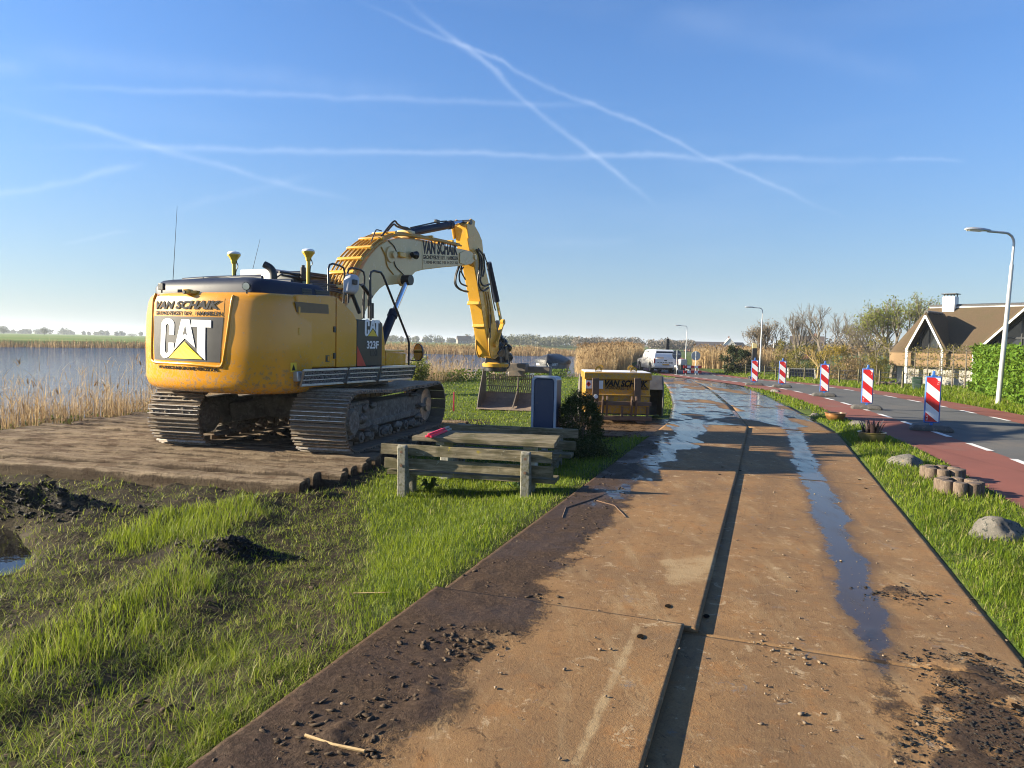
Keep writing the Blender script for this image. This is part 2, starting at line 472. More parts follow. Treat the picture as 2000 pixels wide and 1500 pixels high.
# lettering: all strings become flat meshes once, before the scene grows
TEXTS = {}
def prep_texts(items):
    objs = {}
    for key, (s, shear, off) in items.items():
        cu = bpy.data.curves.new('lettering', 'FONT'); cu.body = s; cu.size = 1.0; cu.shear = shear; cu.offset = off; cu.extrude = .004; cu.resolution_u = 3
        cu.space_character = 1.02
        o = bpy.data.objects.new('lettering', cu); col.objects.link(o); objs[key] = o
    dg = bpy.context.evaluated_depsgraph_get(); dg.update()
    for key, o in objs.items():
        me = bpy.data.meshes.new_from_object(o.evaluated_get(dg))
        v = np.array([p.co for p in me.vertices]); f = [tuple(p.vertices) for p in me.polygons]
        lo = v.min(0); hi = v.max(0)
        v[:, :2] = (v[:, :2] - lo[:2]) / (hi[:2] - lo[:2])
        v[:, 2] = (v[:, 2] - lo[2]) / (hi[2] - lo[2])
        TEXTS[key] = (v, f)
        bpy.data.meshes.remove(me)
    for o in objs.values():
        cu = o.data; bpy.data.objects.remove(o); bpy.data.curves.remove(cu)
prep_texts({'vs': ('VAN SCHAIK', .28, .045), 'vsu': ('VAN SCHAIK', .12, .045), 'gh0': ('GRONDVERZET', 0, .018), 'gh1': ('B.V.', 0, .018), 'gh2': ('HARMELEN', 0, .018), 'gh': ('GRONDVERZET B.V.  HARMELEN', 0, .012), 'url': ('W.VANSCHAIKGRONDVERZET.NL', 0, .022),
            '323': ('323F', 0, .025), 'lxe': ('L XE', 0, .0), 'tel': ('T: 0348 442 852 / 06 54 257 350', 0, .0), 'ranger': ('RANGER', 0, .03),
            'boat': ('LEET', .1, .01), 'tlr': ('T.L.R', 0, .01), 'tri': ('!', 0, .03), 'plate': ('VJ-31-BK', 0, .01)})
def put_text(key, o, right, up, w, h, mat, parent, thick=.004, name='lettering'):
    """o = lower left corner; right/up = unit directions in the parent's frame"""
    v, f = TEXTS[key]
    R = Vector(right).normalized(); U = Vector(up).normalized(); N = R.cross(U).normalized()
    m = MB(); m.add([Vector(o) + R * (p[0] * w) + U * (p[1] * h) + N * (p[2] * thick) for p in v], f)
    return m.build(name, mat, parent)
def put_poly(poly, o, right, up, sx, sy, mat, parent, name, thick=.004, lift=0.0):
    R = Vector(right).normalized(); U = Vector(up).normalized(); N = R.cross(U).normalized()
    m = MB(); n = len(poly)
    vs = [Vector(o) + R * (a * sx) + U * (b * sy) + N * (t + lift) for t in (0, thick) for a, b in poly]
    m.add(vs, [tuple(range(n - 1, -1, -1)), tuple(range(n, 2 * n))] + [(i, (i + 1) % n, (i + 1) % n + n, i + n) for i in range(n)])
    return m.build(name, mat, parent)
# ------------------------------------------------------------------ ground plan (metres; x right, y away, z up)
WATER_Z = -0.42
EXC = (-3.4, 12.56)             # turning centre of the excavator
HEAD_L, HEAD_U = 13.0, 25.0     # headings of tracks and upper structure, degrees right of +Y
FL = Frame((EXC[0], EXC[1], 0.05), rad(90 - HEAD_L))
FU = Frame((EXC[0], EXC[1], 0.05), rad(90 - HEAD_U))

ROADC = spline([(-4, -22), (2.6, -8), (6.4, 1), (8.15, 7.2), (9.47, 11.3), (11.1, 18.4), (12.35, 25), (13.05, 33), (13.3, 40), (13.3, 52), (14.6, 70), (19.5, 92), (25, 115), (32, 160), (36, 260)], 10)
SEAM = spline([(-1.55, -3.4), (.68, 2.87), (2.84, 8.94), (5.0, 15.0), (6.65, 22), (8.4, 31), (9.9, 40), (10.6, 46)], 10)
near_shore = [(-300, -120), (-60, -5), (-30, 4), (-16, 10.3), (-10.9, 14.0), (-9.2, 18), (-7.8, 24.5), (-4.2, 33), (0.0, 39), (4.6, 49), (6.6, 60), (11, 85), (16, 105), (22, 150), (24, 220), (-10, 420)]
far_shore = [(-80, 420), (2, 220), (8, 140), (6, 124), (-63, 121), (-76, 103), (-150, 88), (-420, 30)]
RIVER = near_shore + far_shore
DITCH = gpoly([(-260, 1020), (-10, 1035), (14, 1078), (-10, 1118), (-260, 1135)], -.2)
CORR = [(SEAM[i][0], SEAM[i][1]) for i in range(len(SEAM))]
def side_of(line, off):
    out = []
    for i, p in enumerate(line):
        a = np.array(line[max(i - 1, 0)][:2], float); b = np.array(line[min(i + 1, len(line) - 1)][:2], float); t = b - a; t /= np.linalg.norm(t)
        out.append((p[0] + t[1] * off, p[1] - t[0] * off))
    return out
PLATES_POLY = side_of(CORR, -1.70) + side_of(CORR, 1.74)[::-1]
ROAD_POLY = side_of(ROADC, -2.6) + side_of(ROADC, 2.65)[::-1]

P_LAWN = gpoly([(700, 950), (760, 905), (900, 850), (1000, 800), (1330, 800), (1320, 835), (1100, 990), (850, 1190), (720, 1290), (690, 1200), (715, 1080)], -.1)
P_TRAMP = gpoly([(470, 1010), (745, 935), (715, 1080), (690, 1210), (560, 1230), (420, 1180), (330, 1120), (400, 1060)], -.1)
P_RIDGE = gpoly([(-80, 1300), (200, 1185), (330, 1105), (400, 1030), (500, 978), (505, 1010), (420, 1080), (400, 1160), (330, 1260), (150, 1335), (-80, 1400)], -.1)
P_PATCH = gpoly([(190, 1045), (320, 1003), (500, 975), (515, 995), (420, 1040), (330, 1062), (220, 1085)], -.1)
P_BOTTOM = gpoly([(-150, 1385), (150, 1335), (330, 1250), (560, 1230), (700, 1235), (740, 1275), (440, 1510), (330, 1620), (-300, 1620)], -.1)
P_MAT = [tuple(FL.w((x, y, 0))[:2]) for x, y in ((-4.0, -1.95), (-4.2, 5.2), (2.9, 5.2), (2.9, -1.95))]
HEAP = G(60, 985, -.05)[:2]; CLOD = G(455, 1078, -.1)[:2]

def base_z(x, y):
    x = np.asarray(x, float); y = np.asarray(y, float)
    z = np.zeros(x.shape)
    dp = poly_sd(x, y, PLATES_POLY); dr = poly_sd(x, y, ROAD_POLY)
    seamx = np.interp(y, [p[1] for p in SEAM], [p[0] for p in SEAM])
    left = (x < seamx)
    z = np.where(left, -0.008 - .12 * ss(dp, .15, 1.3) * (1 - ss(y, 16, 26)), z)
    z = z + (vnoise(x, y, .9, 4, 1) - .5) * .07 * ss(np.minimum(dp, dr), .1, .8) * (1 - ss(np.hypot(x, y), 25, 60))
    z = np.where((~left) & (x < np.interp(y, [p[1] for p in ROADC], [p[0] for p in ROADC])), z + .014 * ss(dp, .02, .2), z)
    corr = np.minimum(dp, dr)
    z = np.where(corr < -.05, -0.055, z)
    # far side of the river lies a little higher; right of the dike the land falls away
    yf = np.interp(x, [-420, -150, -76, -63, 6, 8], [30, 88, 103, 121, 124, 400])
    z = z + .55 * ss(y - yf, 0, 6)
    rx = np.interp(y, [p[1] for p in ROADC], [p[0] for p in ROADC]); over = x - rx
    z = z - .36 * ss(y, 28, 54) * (1 - ss(y - yf, 0, 6)) - .30 * ss(over, 5, 14) * ss(y, 26, 40) * (1 - ss(y, 160, 320))
    # churned mud left of the picnic place
    mudz = 1 - ss(poly_sd(x, y, P_LAWN), -.05, .25)
    inmud = (y > 1.5) & (y < 16) & (x < seamx) & (x > -16)
    rough = np.where(inmud, (1 - mudz) * ss(dp, .1, .5), 0)
    z = z + rough * ((vnoise(x, y, .55, 5, 3) - .5) * .085 + (vnoise(x, y, .16, 4, 4) - .5) * .055)
    z = z + .04 * np.exp(-np.maximum(poly_sd(x, y, P_RIDGE), 0) ** 2 / .05) * inmud
    z = z + .26 * np.exp(-((x - HEAP[0]) ** 2 / .45 + (y - HEAP[1]) ** 2 / .06)) * (.6 + .8 * vnoise(x, y, .18, 4, 6))
    z = z + .13 * np.exp(-((x - CLOD[0]) ** 2 / .10 + (y - CLOD[1]) ** 2 / .02)) * (.4 + 1.2 * vnoise(x, y, .1, 4, 8))
    # below the timber mats
    dm = poly_sd(x, y, P_MAT)
    z = np.where(dm < .0, np.minimum(z, -.17), z)
    z = z + (.0 + .14 * (vnoise(x, y, .3, 4, 9) - .4)) * ss(-dm, -.45, -.02) * (dm > 0) * inmud
    dd = poly_sd(x, y, DITCH)
    z = np.where(dd < .35, z * ss(dd, -.15, .35) + (-.42) * (1 - ss(dd, -.15, .35)), z)
    sd_ = poly_sd(x, y, RIVER)
    bank = ss(sd_, -.2, 2.6)
    z = np.where(sd_ < 2.6, (WATER_Z - .10) * (1 - bank) + z * bank, z)
    z = np.where(sd_ < -.2, WATER_Z - .10 - 1.3 * ss(-sd_, .2, 4), z)
    return z
def zroad(y): return -.36 * ss(np.asarray(y, float), 28, 54)
def zat(x, y): return float(base_z(np.array([x]), np.array([y]))[0])

# ------------------------------------------------------------------ ground sheet
def axis(lo_f, hi_f, step, lo, hi, g):
    mid = list(np.arange(lo_f, hi_f, step)); a = []; s = step; p = lo_f
    while p > lo: s = min(s * g, 260); p -= s; a.append(p)
    b = []; s = step; p = mid[-1]
    while p < hi: s = min(s * g, 260); p += s; b.append(p)
    return np.array(a[::-1] + mid + b)
AX = axis(-7.5, 7.5, .065, -5000, 5000, 1.055); AY = axis(1.5, 14.5, .065, -60, 6500, 1.055)
gx, gy = np.meshgrid(AX, AY)
gx = gx.ravel(); gy = gy.ravel(); gz = base_z(gx, gy)
nx, ny = len(AX), len(AY)
ii, jj = np.meshgrid(np.arange(nx - 1), np.arange(ny - 1)); b0 = (jj * nx + ii).ravel()
quads = np.stack([b0, b0 + 1, b0 + 1 + nx, b0 + nx], 1)
mud_a = ((gy > 1.0) & (gy < 17) & (gx < np.interp(gy, [p[1] for p in SEAM], [p[0] for p in SEAM])))
mud_a = mud_a * ss(poly_sd(gx, gy, P_LAWN), -.3, .15)
mud_a = np.maximum(mud_a, 1 - ss(np.abs(poly_sd(gx, gy, RIVER)), .3, 2.0))
yfar = np.interp(gx, [-420, -150, -76, -63, 6, 8], [30, 88, 103, 121, 124, 400])
field_a = ss(gy - yfar, 2, 12) * (1 - .75 * ss(gx / np.maximum(gy, 1), -.45, -.25))
m, nt, out = nmat('ground_soil')
wp = worldpos(nt)
n1 = noi(nt, wp, .9, 6); n2 = noi(nt, wp, 14, 6, .65)
grassc = mixc(nt, sstep(nt, n1, .3, .7), (.060, .095, .016), (.085, .115, .025))
grassc = mixc(nt, mth(nt, 'MULTIPLY', sstep(nt, n2, .45, .7), .6), grassc, (.05, .04, .018))
fieldc = mixc(nt, sstep(nt, noi(nt, worldpos(nt, (.004, .05, 1)), 1.0, 4), .35, .65), (.10, .17, .035), (.15, .19, .05))
grassc = mixc(nt, attr(nt, 'field'), grassc, fieldc)
mudc = mixc(nt, sstep(nt, n2, .35, .7), (.020, .016, .010), (.050, .038, .022))
c = mixc(nt, attr(nt, 'mud'), grassc, mudc)
nh = mth(nt, 'ADD', noi(nt, wp, 30, 6, .65), mth(nt, 'MULTIPLY', noi(nt, wp, 7, 5), 1.5))
rr = mth(nt, 'SUBTRACT', .95, mth(nt, 'MULTIPLY', mth(nt, 'MULTIPLY', attr(nt, 'mud'), sstep(nt, n1, .45, .65)), .35))
prin(nt, out, c, rr, 0, bump(nt, nh, .7, .03), .12)
ground = struct(np_mesh('ground', np.stack([gx, gy, gz], 1), quads, 'ground_soil', {'mud': mud_a, 'field': field_a}, True))

# ------------------------------------------------------------------ water
m, nt, out = nmat('river_water')
wv = worldpos(nt, (.85, 1.7, 1))
w1 = noi(nt, wv, 1.4, 5, .6, .4); w2 = noi(nt, wv, 5.5, 4, .6)
hh = mth(nt, 'ADD', w1, mth(nt, 'MULTIPLY', w2, .35))
prin(nt, out, (.024, .075, .165), .06, 0, bump(nt, hh, 1.0, .55), .5, IOR=1.33)
wpoly = side_of(near_shore, 1.2) + side_of(far_shore, 1.2)
mb = MB(); mb.add([(x, y, WATER_Z) for x, y in wpoly], [tuple(range(len(wpoly)))])
struct(mb.build('water', 'river_water'))
m, nt, out = nmat('ditch_water')
prin(nt, out, (.012, .011, .010), .05, 0, bump(nt, noi(nt, worldpos(nt), 6, 3), .12, .02), .5, IOR=1.33)
dc_ = np.mean(DITCH, axis=0); dp_ = [tuple(dc_ + (np.array(p) - dc_) * 1.4) for p in DITCH]
mb = MB(); mb.add([(x, y, -.225) for x, y in dp_], [tuple(range(len(dp_)))])
struct(mb.build('ditch_water', 'ditch_water'))

# ------------------------------------------------------------------ road with red cycle lanes
def asphalt(name, c1, c2, wear):
    m, nt, out = nmat(name); wp = worldpos(nt)
    g = noi(nt, wp, 160, 2, .7); b = noi(nt, wp, .7, 6, .6)
    c = mixc(nt, sstep(nt, b, .3, .7), c1, c2)
    c = mixc(nt, mth(nt, 'MULTIPLY', sstep(nt, g, .55, .75), .55), c, wear)
    st = noi(nt, worldpos(nt, (1.2, .12, 1)), 2.0, 5)
    c = mixc(nt, mth(nt, 'MULTIPLY', sstep(nt, st, .52, .70), .6), c, tuple(x * .62 for x in c1))
    du = noi(nt, wp, .35, 8, .7); c = mixc(nt, mth(nt, 'MULTIPLY', sstep(nt, du, .52, .66), .4), c, (.20, .165, .13))
    prin(nt, out, c, .85, 0, bump(nt, noi(nt, wp, 120, 3), .35, .004), .2)
asphalt('asphalt_grey', (.105, .105, .10), (.085, .085, .083), (.18, .175, .165))
asphalt('asphalt_red', (.21, .075, .055), (.17, .062, .047), (.29, .14, .11))
simple('road_paint', (.70, .70, .67), (.55, .54, .51), .6, sc=14, detail=8, dirt=(.16, .14, .12), dirt_amt=.25, space='World', bstr=.1, bsc=90)
def strip(line, o0, o1, z, name, mat, parent=None, step=1):
    a = side_of(line, o0)[::step]; b = side_of(line, o1)[::step]
    mb = MB(); n = len(a)
    mb.add([(p[0], p[1], z + float(zroad(p[1]))) for p in a] + [(p[0], p[1], z + float(zroad(p[1]))) for p in b], [(i, i + n, i + n + 1, i + 1) for i in range(n - 1)])
    return mb.build(name, mat, parent)
road = struct(strip(ROADC, -1.50, 1.50, .016, 'road', 'asphalt_grey'))
struct(strip(ROADC, -2.60, -1.42, .020, 'cycle_lane', 'asphalt_red'))
struct(strip(ROADC, 1.42, 2.62, .020, 'cycle_lane', 'asphalt_red'))
def arclen(line):
    L = [0]
    for a, b in zip(line[:-1], line[1:]): L.append(L[-1] + math.hypot(b[0] - a[0], b[1] - a[1]))
    return np.array(L)
RL = arclen(ROADC); rx_ = np.array([p[0] for p in ROADC]); ry_ = np.array([p[1] for p in ROADC])
def road_at(s): return np.interp(s, RL, rx_), np.interp(s, RL, ry_)
S0 = float(np.interp(11.3, ry_, RL))
for off in (-1.42, 1.42):
    mb_count = 0
    for k in range(-3, 32):
        s = S0 + .62 + 2.0 * k + (.4 if off > 0 else 0)
        (x0, y0), (x1, y1) = road_at(s), road_at(s + 1.0)
        if y0 < 3 or y0 > 62: continue
        t = np.array([x1 - x0, y1 - y0]); t /= np.linalg.norm(t); n = np.array([t[1], -t[0]])
        q = [np.array([x0, y0]) + n * (off - .06), np.array([x0, y0]) + n * (off + .06), np.array([x1, y1]) + n * (off + .06), np.array([x1, y1]) + n * (off - .06)]
        mb = MB(); mb.add([(p[0], p[1], .0245 + float(zroad(p[1]))) for p in q], [(0, 1, 2, 3)])
        mb.build('lane_dash', 'road_paint', road)

# ------------------------------------------------------------------ steel road plates
m, nt, out = nmat('plate_steel')
wp = worldpos(nt)
big = noi(nt, wp, 1.1, 6, .6); mid = noi(nt, wp, 5.0, 8, .68); fine = noi(nt, wp, 46, 6, .7); sp = noi(nt, wp, 130, 3, .7)
streak = noi(nt, worldpos(nt, (2.6, .55, 1)), 2.2, 7, .65)
c = mixc(nt, sstep(nt, big, .34, .66), (.245, .142, .064), (.172, .106, .055))
c = mixc(nt, mth(nt, 'MULTIPLY', sstep(nt, mid, .52, .64), .4), c, (.27, .125, .042))
mid2 = noi(nt, wp, 11.0, 9, .74); c = mixc(nt, mth(nt, 'MULTIPLY', sstep(nt, mid2, .54, .62), .55), c, (.115, .068, .036)); c = mixc(nt, mth(nt, 'MULTIPLY', sstep(nt, mid2, .44, .36), .45), c, (.28, .185, .09))
scr = noi(nt, worldpos(nt, (30, 1.6, 1)), 1.0, 6, .7); rotv = nd(nt, 'ShaderNodeVectorRotate', {'Angle': rad(19.6)}, rotation_type='Z_AXIS'); nt.links.new(worldpos(nt), rotv.inputs['Vector'])
mpv = nd(nt, 'ShaderNodeMapping', {'Scale': (26, 1.1, 1)}); nt.links.new(rotv.outputs[0], mpv.inputs['Vector']); scr = noi(nt, mpv.outputs[0], 1.0, 7, .7); c = mixc(nt, mth(nt, 'MULTIPLY', sstep(nt, scr, .58, .68), .5), c, (.13, .085, .05))
c = mixc(nt, mth(nt, 'MULTIPLY', sstep(nt, streak, .52, .70), .75), c, (.28, .195, .105))
c = mixc(nt, mth(nt, 'MULTIPLY', sstep(nt, noi(nt, wp, 3.1, 8, .7), .60, .72), .7), c, (.15, .13, .12))
c = mixc(nt, mth(nt, 'MULTIPLY', sstep(nt, fine, .48, .66), .45), c, (.17, .09, .045))
c = mixc(nt, mth(nt, 'MULTIPLY', sstep(nt, sp, .60, .74), .5), c, (.33, .24, .135))
pch = noi(nt, wp, 7.5, 10, .78, .6); c = mixc(nt, mth(nt, 'MULTIPLY', sstep(nt, pch, .575, .615), .75), c, (.36, .27, .165))
pch2 = noi(nt, worldpos(nt, (1, 1, 1)), 4.2, 10, .8, .5); c = mixc(nt, mth(nt, 'MULTIPLY', sstep(nt, pch2, .60, .64), .65), c, (.13, .125, .125))
pch3 = noi(nt, worldpos(nt, (1.3, .8, 3)), 9.0, 10, .8, .8); c = mixc(nt, mth(nt, 'MULTIPLY', sstep(nt, pch3, .59, .63), .8), c, (.055, .034, .020))
gr = noi(nt, wp, 210, 3, .8); c = mixc(nt, mth(nt, 'MULTIPLY', sstep(nt, gr, .56, .64), .55), c, (.085, .050, .026)); c = mixc(nt, mth(nt, 'MULTIPLY', sstep(nt, gr, .40, .33), .5), c, (.34, .23, .125))
tw = mth(nt, 'MULTIPLY', attr(nt, 'trk'), mth(nt, 'ADD', .35, mth(nt, 'MULTIPLY', sstep(nt, noi(nt, mpv.outputs[0], 2.2, 5, .7), .4, .6), .5))); c = mixc(nt, mth(nt, 'MULTIPLY', tw, .55), c, (.095, .062, .038))
sandv = mth(nt, 'ADD', attr(nt, 'sand'), mth(nt, 'MULTIPLY', mth(nt, 'SUBTRACT', mid, .5), 1.1))
c = mixc(nt, mth(nt, 'MULTIPLY', sstep(nt, sandv, .45, .75), .85), c, (.31, .225, .125))
edge = mth(nt, 'MULTIPLY', mth(nt, 'SUBTRACT', mid, .5), .36)
edge = mth(nt, 'ADD', edge, mth(nt, 'MULTIPLY', mth(nt, 'SUBTRACT', fine, .5), .16))
mudv = sstep(nt, mth(nt, 'ADD', attr(nt, 'mud'), mth(nt, 'MULTIPLY', edge, 1.5)), -.02, .09)
mudcol = mixc(nt, sstep(nt, fine, .35, .7), (.028, .018, .012), (.075, .050, .034))
c = mixc(nt, mth(nt, 'MULTIPLY', mudv, .93), c, mudcol)
wetv = sstep(nt, mth(nt, 'ADD', attr(nt, 'wet'), mth(nt, 'MULTIPLY', edge, .55)), -.015, .03)
damp = sstep(nt, mth(nt, 'ADD', attr(nt, 'wet'), mth(nt, 'MULTIPLY', edge, .8)), -.13, .02)
c = mixc(nt, mth(nt, 'MULTIPLY', damp, .55), c, (.055, .038, .026))
c = mixc(nt, mth(nt, 'MULTIPLY', wetv, .75), c, (.022, .017, .013))
r = mth(nt, 'SUBTRACT', .74, mth(nt, 'MULTIPLY', wetv, mth(nt, 'SUBTRACT', .67, mth(nt, 'MULTIPLY', sstep(nt, streak, .42, .66), .22))))
r = mth(nt, 'SUBTRACT', r, mth(nt, 'MULTIPLY', mth(nt, 'SUBTRACT', damp, wetv), .22))
r = mth(nt, 'MAXIMUM', mth(nt, 'SUBTRACT', r, mth(nt, 'MULTIPLY', mth(nt, 'MULTIPLY', mudv, sstep(nt, big, .42, .6)), .34)), .06)
hgt = mth(nt, 'ADD', mth(nt, 'MULTIPLY', fine, .8), mth(nt, 'ADD', mth(nt, 'MULTIPLY', sp, .5), mth(nt, 'MULTIPLY', mudv, mth(nt, 'MULTIPLY', mid, 4.5))))
bn = nd(nt, 'ShaderNodeBump', {'Distance': .006}); nt.links.new(hgt, bn.inputs['Height'])
nt.links.new(mth(nt, 'SUBTRACT', .75, mth(nt, 'MULTIPLY', wetv, .68)), bn.inputs['Strength'])
prin(nt, out, c, r, 0.0, bn.outputs[0], mth(nt, 'ADD', .10, mth(nt, 'MULTIPLY', wetv, .14)))

WET_R = [tuple(G(*p)[:2]) for p in [(1510, 800), (1552, 845), (1572, 900), (1600, 960), (1640, 1060), (1668, 1140), (1692, 1200), (1712, 1270), (1722, 1310)]]
WET_L = gpoly([(1300, 815), (1405, 828), (1375, 872), (1315, 930), (1235, 985), (1130, 1015), (1120, 1000), (1210, 925), (1280, 860)])
MUD_L = gpoly([(1295, 820), (1200, 880), (1040, 975), (760, 1180), (300, 1505), (150, 1610), (640, 1610), (745, 1500), (880, 1390), (985, 1290), (1060, 1180), (1150, 1080), (1215, 985), (1300, 860)])
MUD_R = gpoly([(1800, 1265), (1900, 1262), (2080, 1330), (2080, 1600), (1700, 1600), (1690, 1450), (1760, 1360)])
MUD_R2 = gpoly([(1735, 1130), (1775, 1145), (1800, 1185), (1760, 1195), (1740, 1165)])
TYRE_R = [tuple(G(*p)[:2]) for p in [(1700, 1240), (1720, 1310), (1735, 1380), (1760, 1500)]]
SANDL = [tuple(G(*p)[:2]) for p in [(1245, 1240), (1190, 1360), (1125, 1510)]]
SANDP = gpoly([(1290, 1105), (1400, 1085), (1395, 1140), (1310, 1155)])
def plate_attrs(x, y):
    wig = (vnoise(x, y, .5, 4, 11) - .5)
    wet = .150 - seg_dist(x, y, WET_R) + wig * .20
    wet = wet + (vnoise(x * 2.5, y * .9, .16, 3, 16) - .5) * .10
    wet = np.where(y < 5.2, wet - .10 * ss(5.2 - y, 0, 1.5), wet)
    wet = np.maximum(wet, -.9 * poly_sd(x, y, WET_L) - .17 + (vnoise(x * 2.6, y * .8, .5, 4, 14) - .5) * .75)
    far = ss(y, 15.25, 15.6)
    wet = np.maximum(wet, far * (.05 + .9 * (vnoise(x * 2.2, y * .55, 1.3, 5, 12) - .49)) - (1 - far) * 5)
    mud = -poly_sd(x, y, MUD_L) + wig * .35 + .02
    mud = mud * (1 - ss(y, 12, 15)) - .25 * ss(y, 12, 15)
    mr = np.maximum(-poly_sd(x, y, MUD_R) * .8 - .15, -poly_sd(x, y, MUD_R2) - .02) + (vnoise(x, y, .22, 4, 13) - .5) * .9
    mud = np.maximum(mud, mr)
    mud = np.maximum(mud, .05 - seg_dist(x, y, TYRE_R) + (vnoise(x, y, .09, 2, 15) - .5) * .12)
    sand = np.maximum(np.exp(-(seg_dist(x, y, SANDL) / .05) ** 2) * .7, .65 * (1 - ss(poly_sd(x, y, SANDP), -.05, .15)))
    dS = seg_dist(x, y, CORR); trk = np.maximum(np.exp(-((dS - .42) / .16) ** 2), np.exp(-((dS - 1.22) / .20) ** 2)) * ss(vnoise(x * 2.0, y * .5, 1.2, 4, 29), .30, .60)
    return {'trk': trk, 'wet': np.clip(wet, -1, 1), 'mud': np.clip(mud, -1, 1), 'sand': sand}

simple('hole_shade', (.010, .007, .005), (.014, .010, .007), .95, sc=9, spec=.02)  # near-black colour painted for the shade inside the lifting holes
base = MB()
pl_ = side_of(CORR, -1.66); pr_ = side_of(CORR, 1.70); nseg = len(pl_)
base.add([(p[0], p[1], -.024 + float(zroad(p[1]))) for p in pl_] + [(p[0], p[1], -.024 + float(zroad(p[1]))) for p in pr_], [(i, i + nseg, i + nseg + 1, i + 1) for i in range(nseg - 1)])
plate_road = struct(base.build('temporary_road', 'track_frame'))
SL = arclen(SEAM); sx_ = np.array([p[0] for p in SEAM]); sy_ = np.array([p[1] for p in SEAM])
st0 = float(np.interp(4.15, sy_, SL))
stations = [st0 - 5.75, st0, st0 + 5.72, st0 + 11.7, st0 + 17.4, st0 + 23.1, st0 + 28.8, st0 + 34.5, st0 + 40.0]
def steel_plate(a, b, w0, w1, z, th, res, shift=0.0, ang=0.0):
    pa = np.array([np.interp(a, SL, sx_), np.interp(a, SL, sy_)]); pb = np.array([np.interp(b, SL, sx_), np.interp(b, SL, sy_)])
    t = (pb - pa) / np.linalg.norm(pb - pa); c_, s_ = math.cos(ang), math.sin(ang); t = np.array([t[0] * c_ - t[1] * s_, t[0] * s_ + t[1] * c_]); n = np.array([t[1], -t[0]])
    Ln = np.linalg.norm(pb - pa) - .012; W = w1 - w0 - .012
    na, nb_ = max(2, int(Ln / res)), max(2, int(W / res))
    u, v = np.meshgrid(np.linspace(0, Ln, na + 1), np.linspace(w0 + .006, w1 - .006, nb_ + 1)); u = u.ravel(); v = v.ravel() + shift
    X = pa[0] + t[0] * u + n[0] * v; Y = pa[1] + t[1] * u + n[1] * v
    warp = (vnoise(X, Y, 1.6, 2, 21) - .5) * .008
    nv = len(X); Z = z + warp + zroad(Y)
    k = na + 1
    i_, j_ = np.meshgrid(np.arange(na), np.arange(nb_)); q0 = (j_ * k + i_).ravel()
    f = [np.stack([q0, q0 + k, q0 + k + 1, q0 + 1], 1)]
    # rim
    rim = np.concatenate([np.arange(k), np.arange(1, nb_ + 1) * k + na, nb_ * k + np.arange(na - 1, -1, -1), np.arange(nb_ - 1, 0, -1) * k])
    V = np.concatenate([np.stack([X, Y, Z], 1), np.stack([X[rim], Y[rim], Z[rim] - th], 1)])
    r2 = nv + np.arange(len(rim))
    f.append(np.stack([rim, np.roll(rim, -1), np.roll(r2, -1), r2], 1))
    at = plate_attrs(V[:, 0], V[:, 1])
    for hx, hy in [G(*p_)[:2] for p_ in ((905, 1275), (945, 1250), (870, 1305), (680, 1440), (640, 1455), (830, 1370), (1010, 1180), (1890, 1320), (1850, 1300), (1950, 1350), (1770, 1165))]:
        gq = np.exp(-((V[:, 0] - hx) ** 2 + (V[:, 1] - hy) ** 2) / .016); V[:, 2] += gq * .045 * np.maximum(vnoise(V[:, 0], V[:, 1], .11, 5, 27) - .38, 0) * (np.arange(len(V)) < nv)
    mk = ss(at['mud'] + (vnoise(V[:, 0], V[:, 1], .2, 3, 23) - .5) * .3, 0, .12); V[:, 2] += mk * (.004 + .030 * np.maximum(vnoise(V[:, 0], V[:, 1], .13, 5, 22) - .45, 0) * ss(vnoise(V[:, 0], V[:, 1], .6, 2, 24), .35, .6))
    o = np_mesh('steel_plate', V, np.concatenate(f), 'plate_steel', at)
    o.parent = plate_road
    if res < .1:
        for cu, cv in ((.30, w0 + .22), (Ln - .30, w1 - .22), (.30, w1 - .22)):
            hp0 = pa + t * cu + n * cv
            if hp0[1] < 1.5 or cv < -1.45 + 0 * w0: continue
            hb = MB(); hb.add([(hp0[0] + .034 * math.cos(rad(k_ * 30)) * t[0] + .020 * math.sin(rad(k_ * 30)) * n[0], hp0[1] + .034 * math.cos(rad(k_ * 30)) * t[1] + .020 * math.sin(rad(k_ * 30)) * n[1], z + .0055) for k_ in range(12)], [tuple(range(12))]); hb.build('lifting_hole_shade', 'hole_shade', o)  # flat dark disc on the plate, painting a hole's shade
    return o
for i in range(len(stations) - 1):
    a, b = stations[i], stations[i + 1]; near = i < 3
    zl = .034 if near else .010
    if i == 0: steel_plate(a, b + .03, -1.70, -.055, .048, .020, .022, 0, rad(.25))
    else: steel_plate(a, b, -1.68, 0.0, zl, .022, (.028 if i == 1 else .045) if near else .14)
    steel_plate(a, b, -.20 if near else .012, 1.73, .004, .020, (.022 if i == 0 else .04) if near else .14)
# lone plate under the tank
TK = Frame(tuple(G(1206, 826)[:2]) + (0,), rad(-2))
mb = MB(); mb.box((TK.o[0] + .10, TK.o[1] - .55, -.012), (2.9, 3.6, .03), rad(-9))
o = mb.build('steel_plate', 'plate_steel', plate_road)

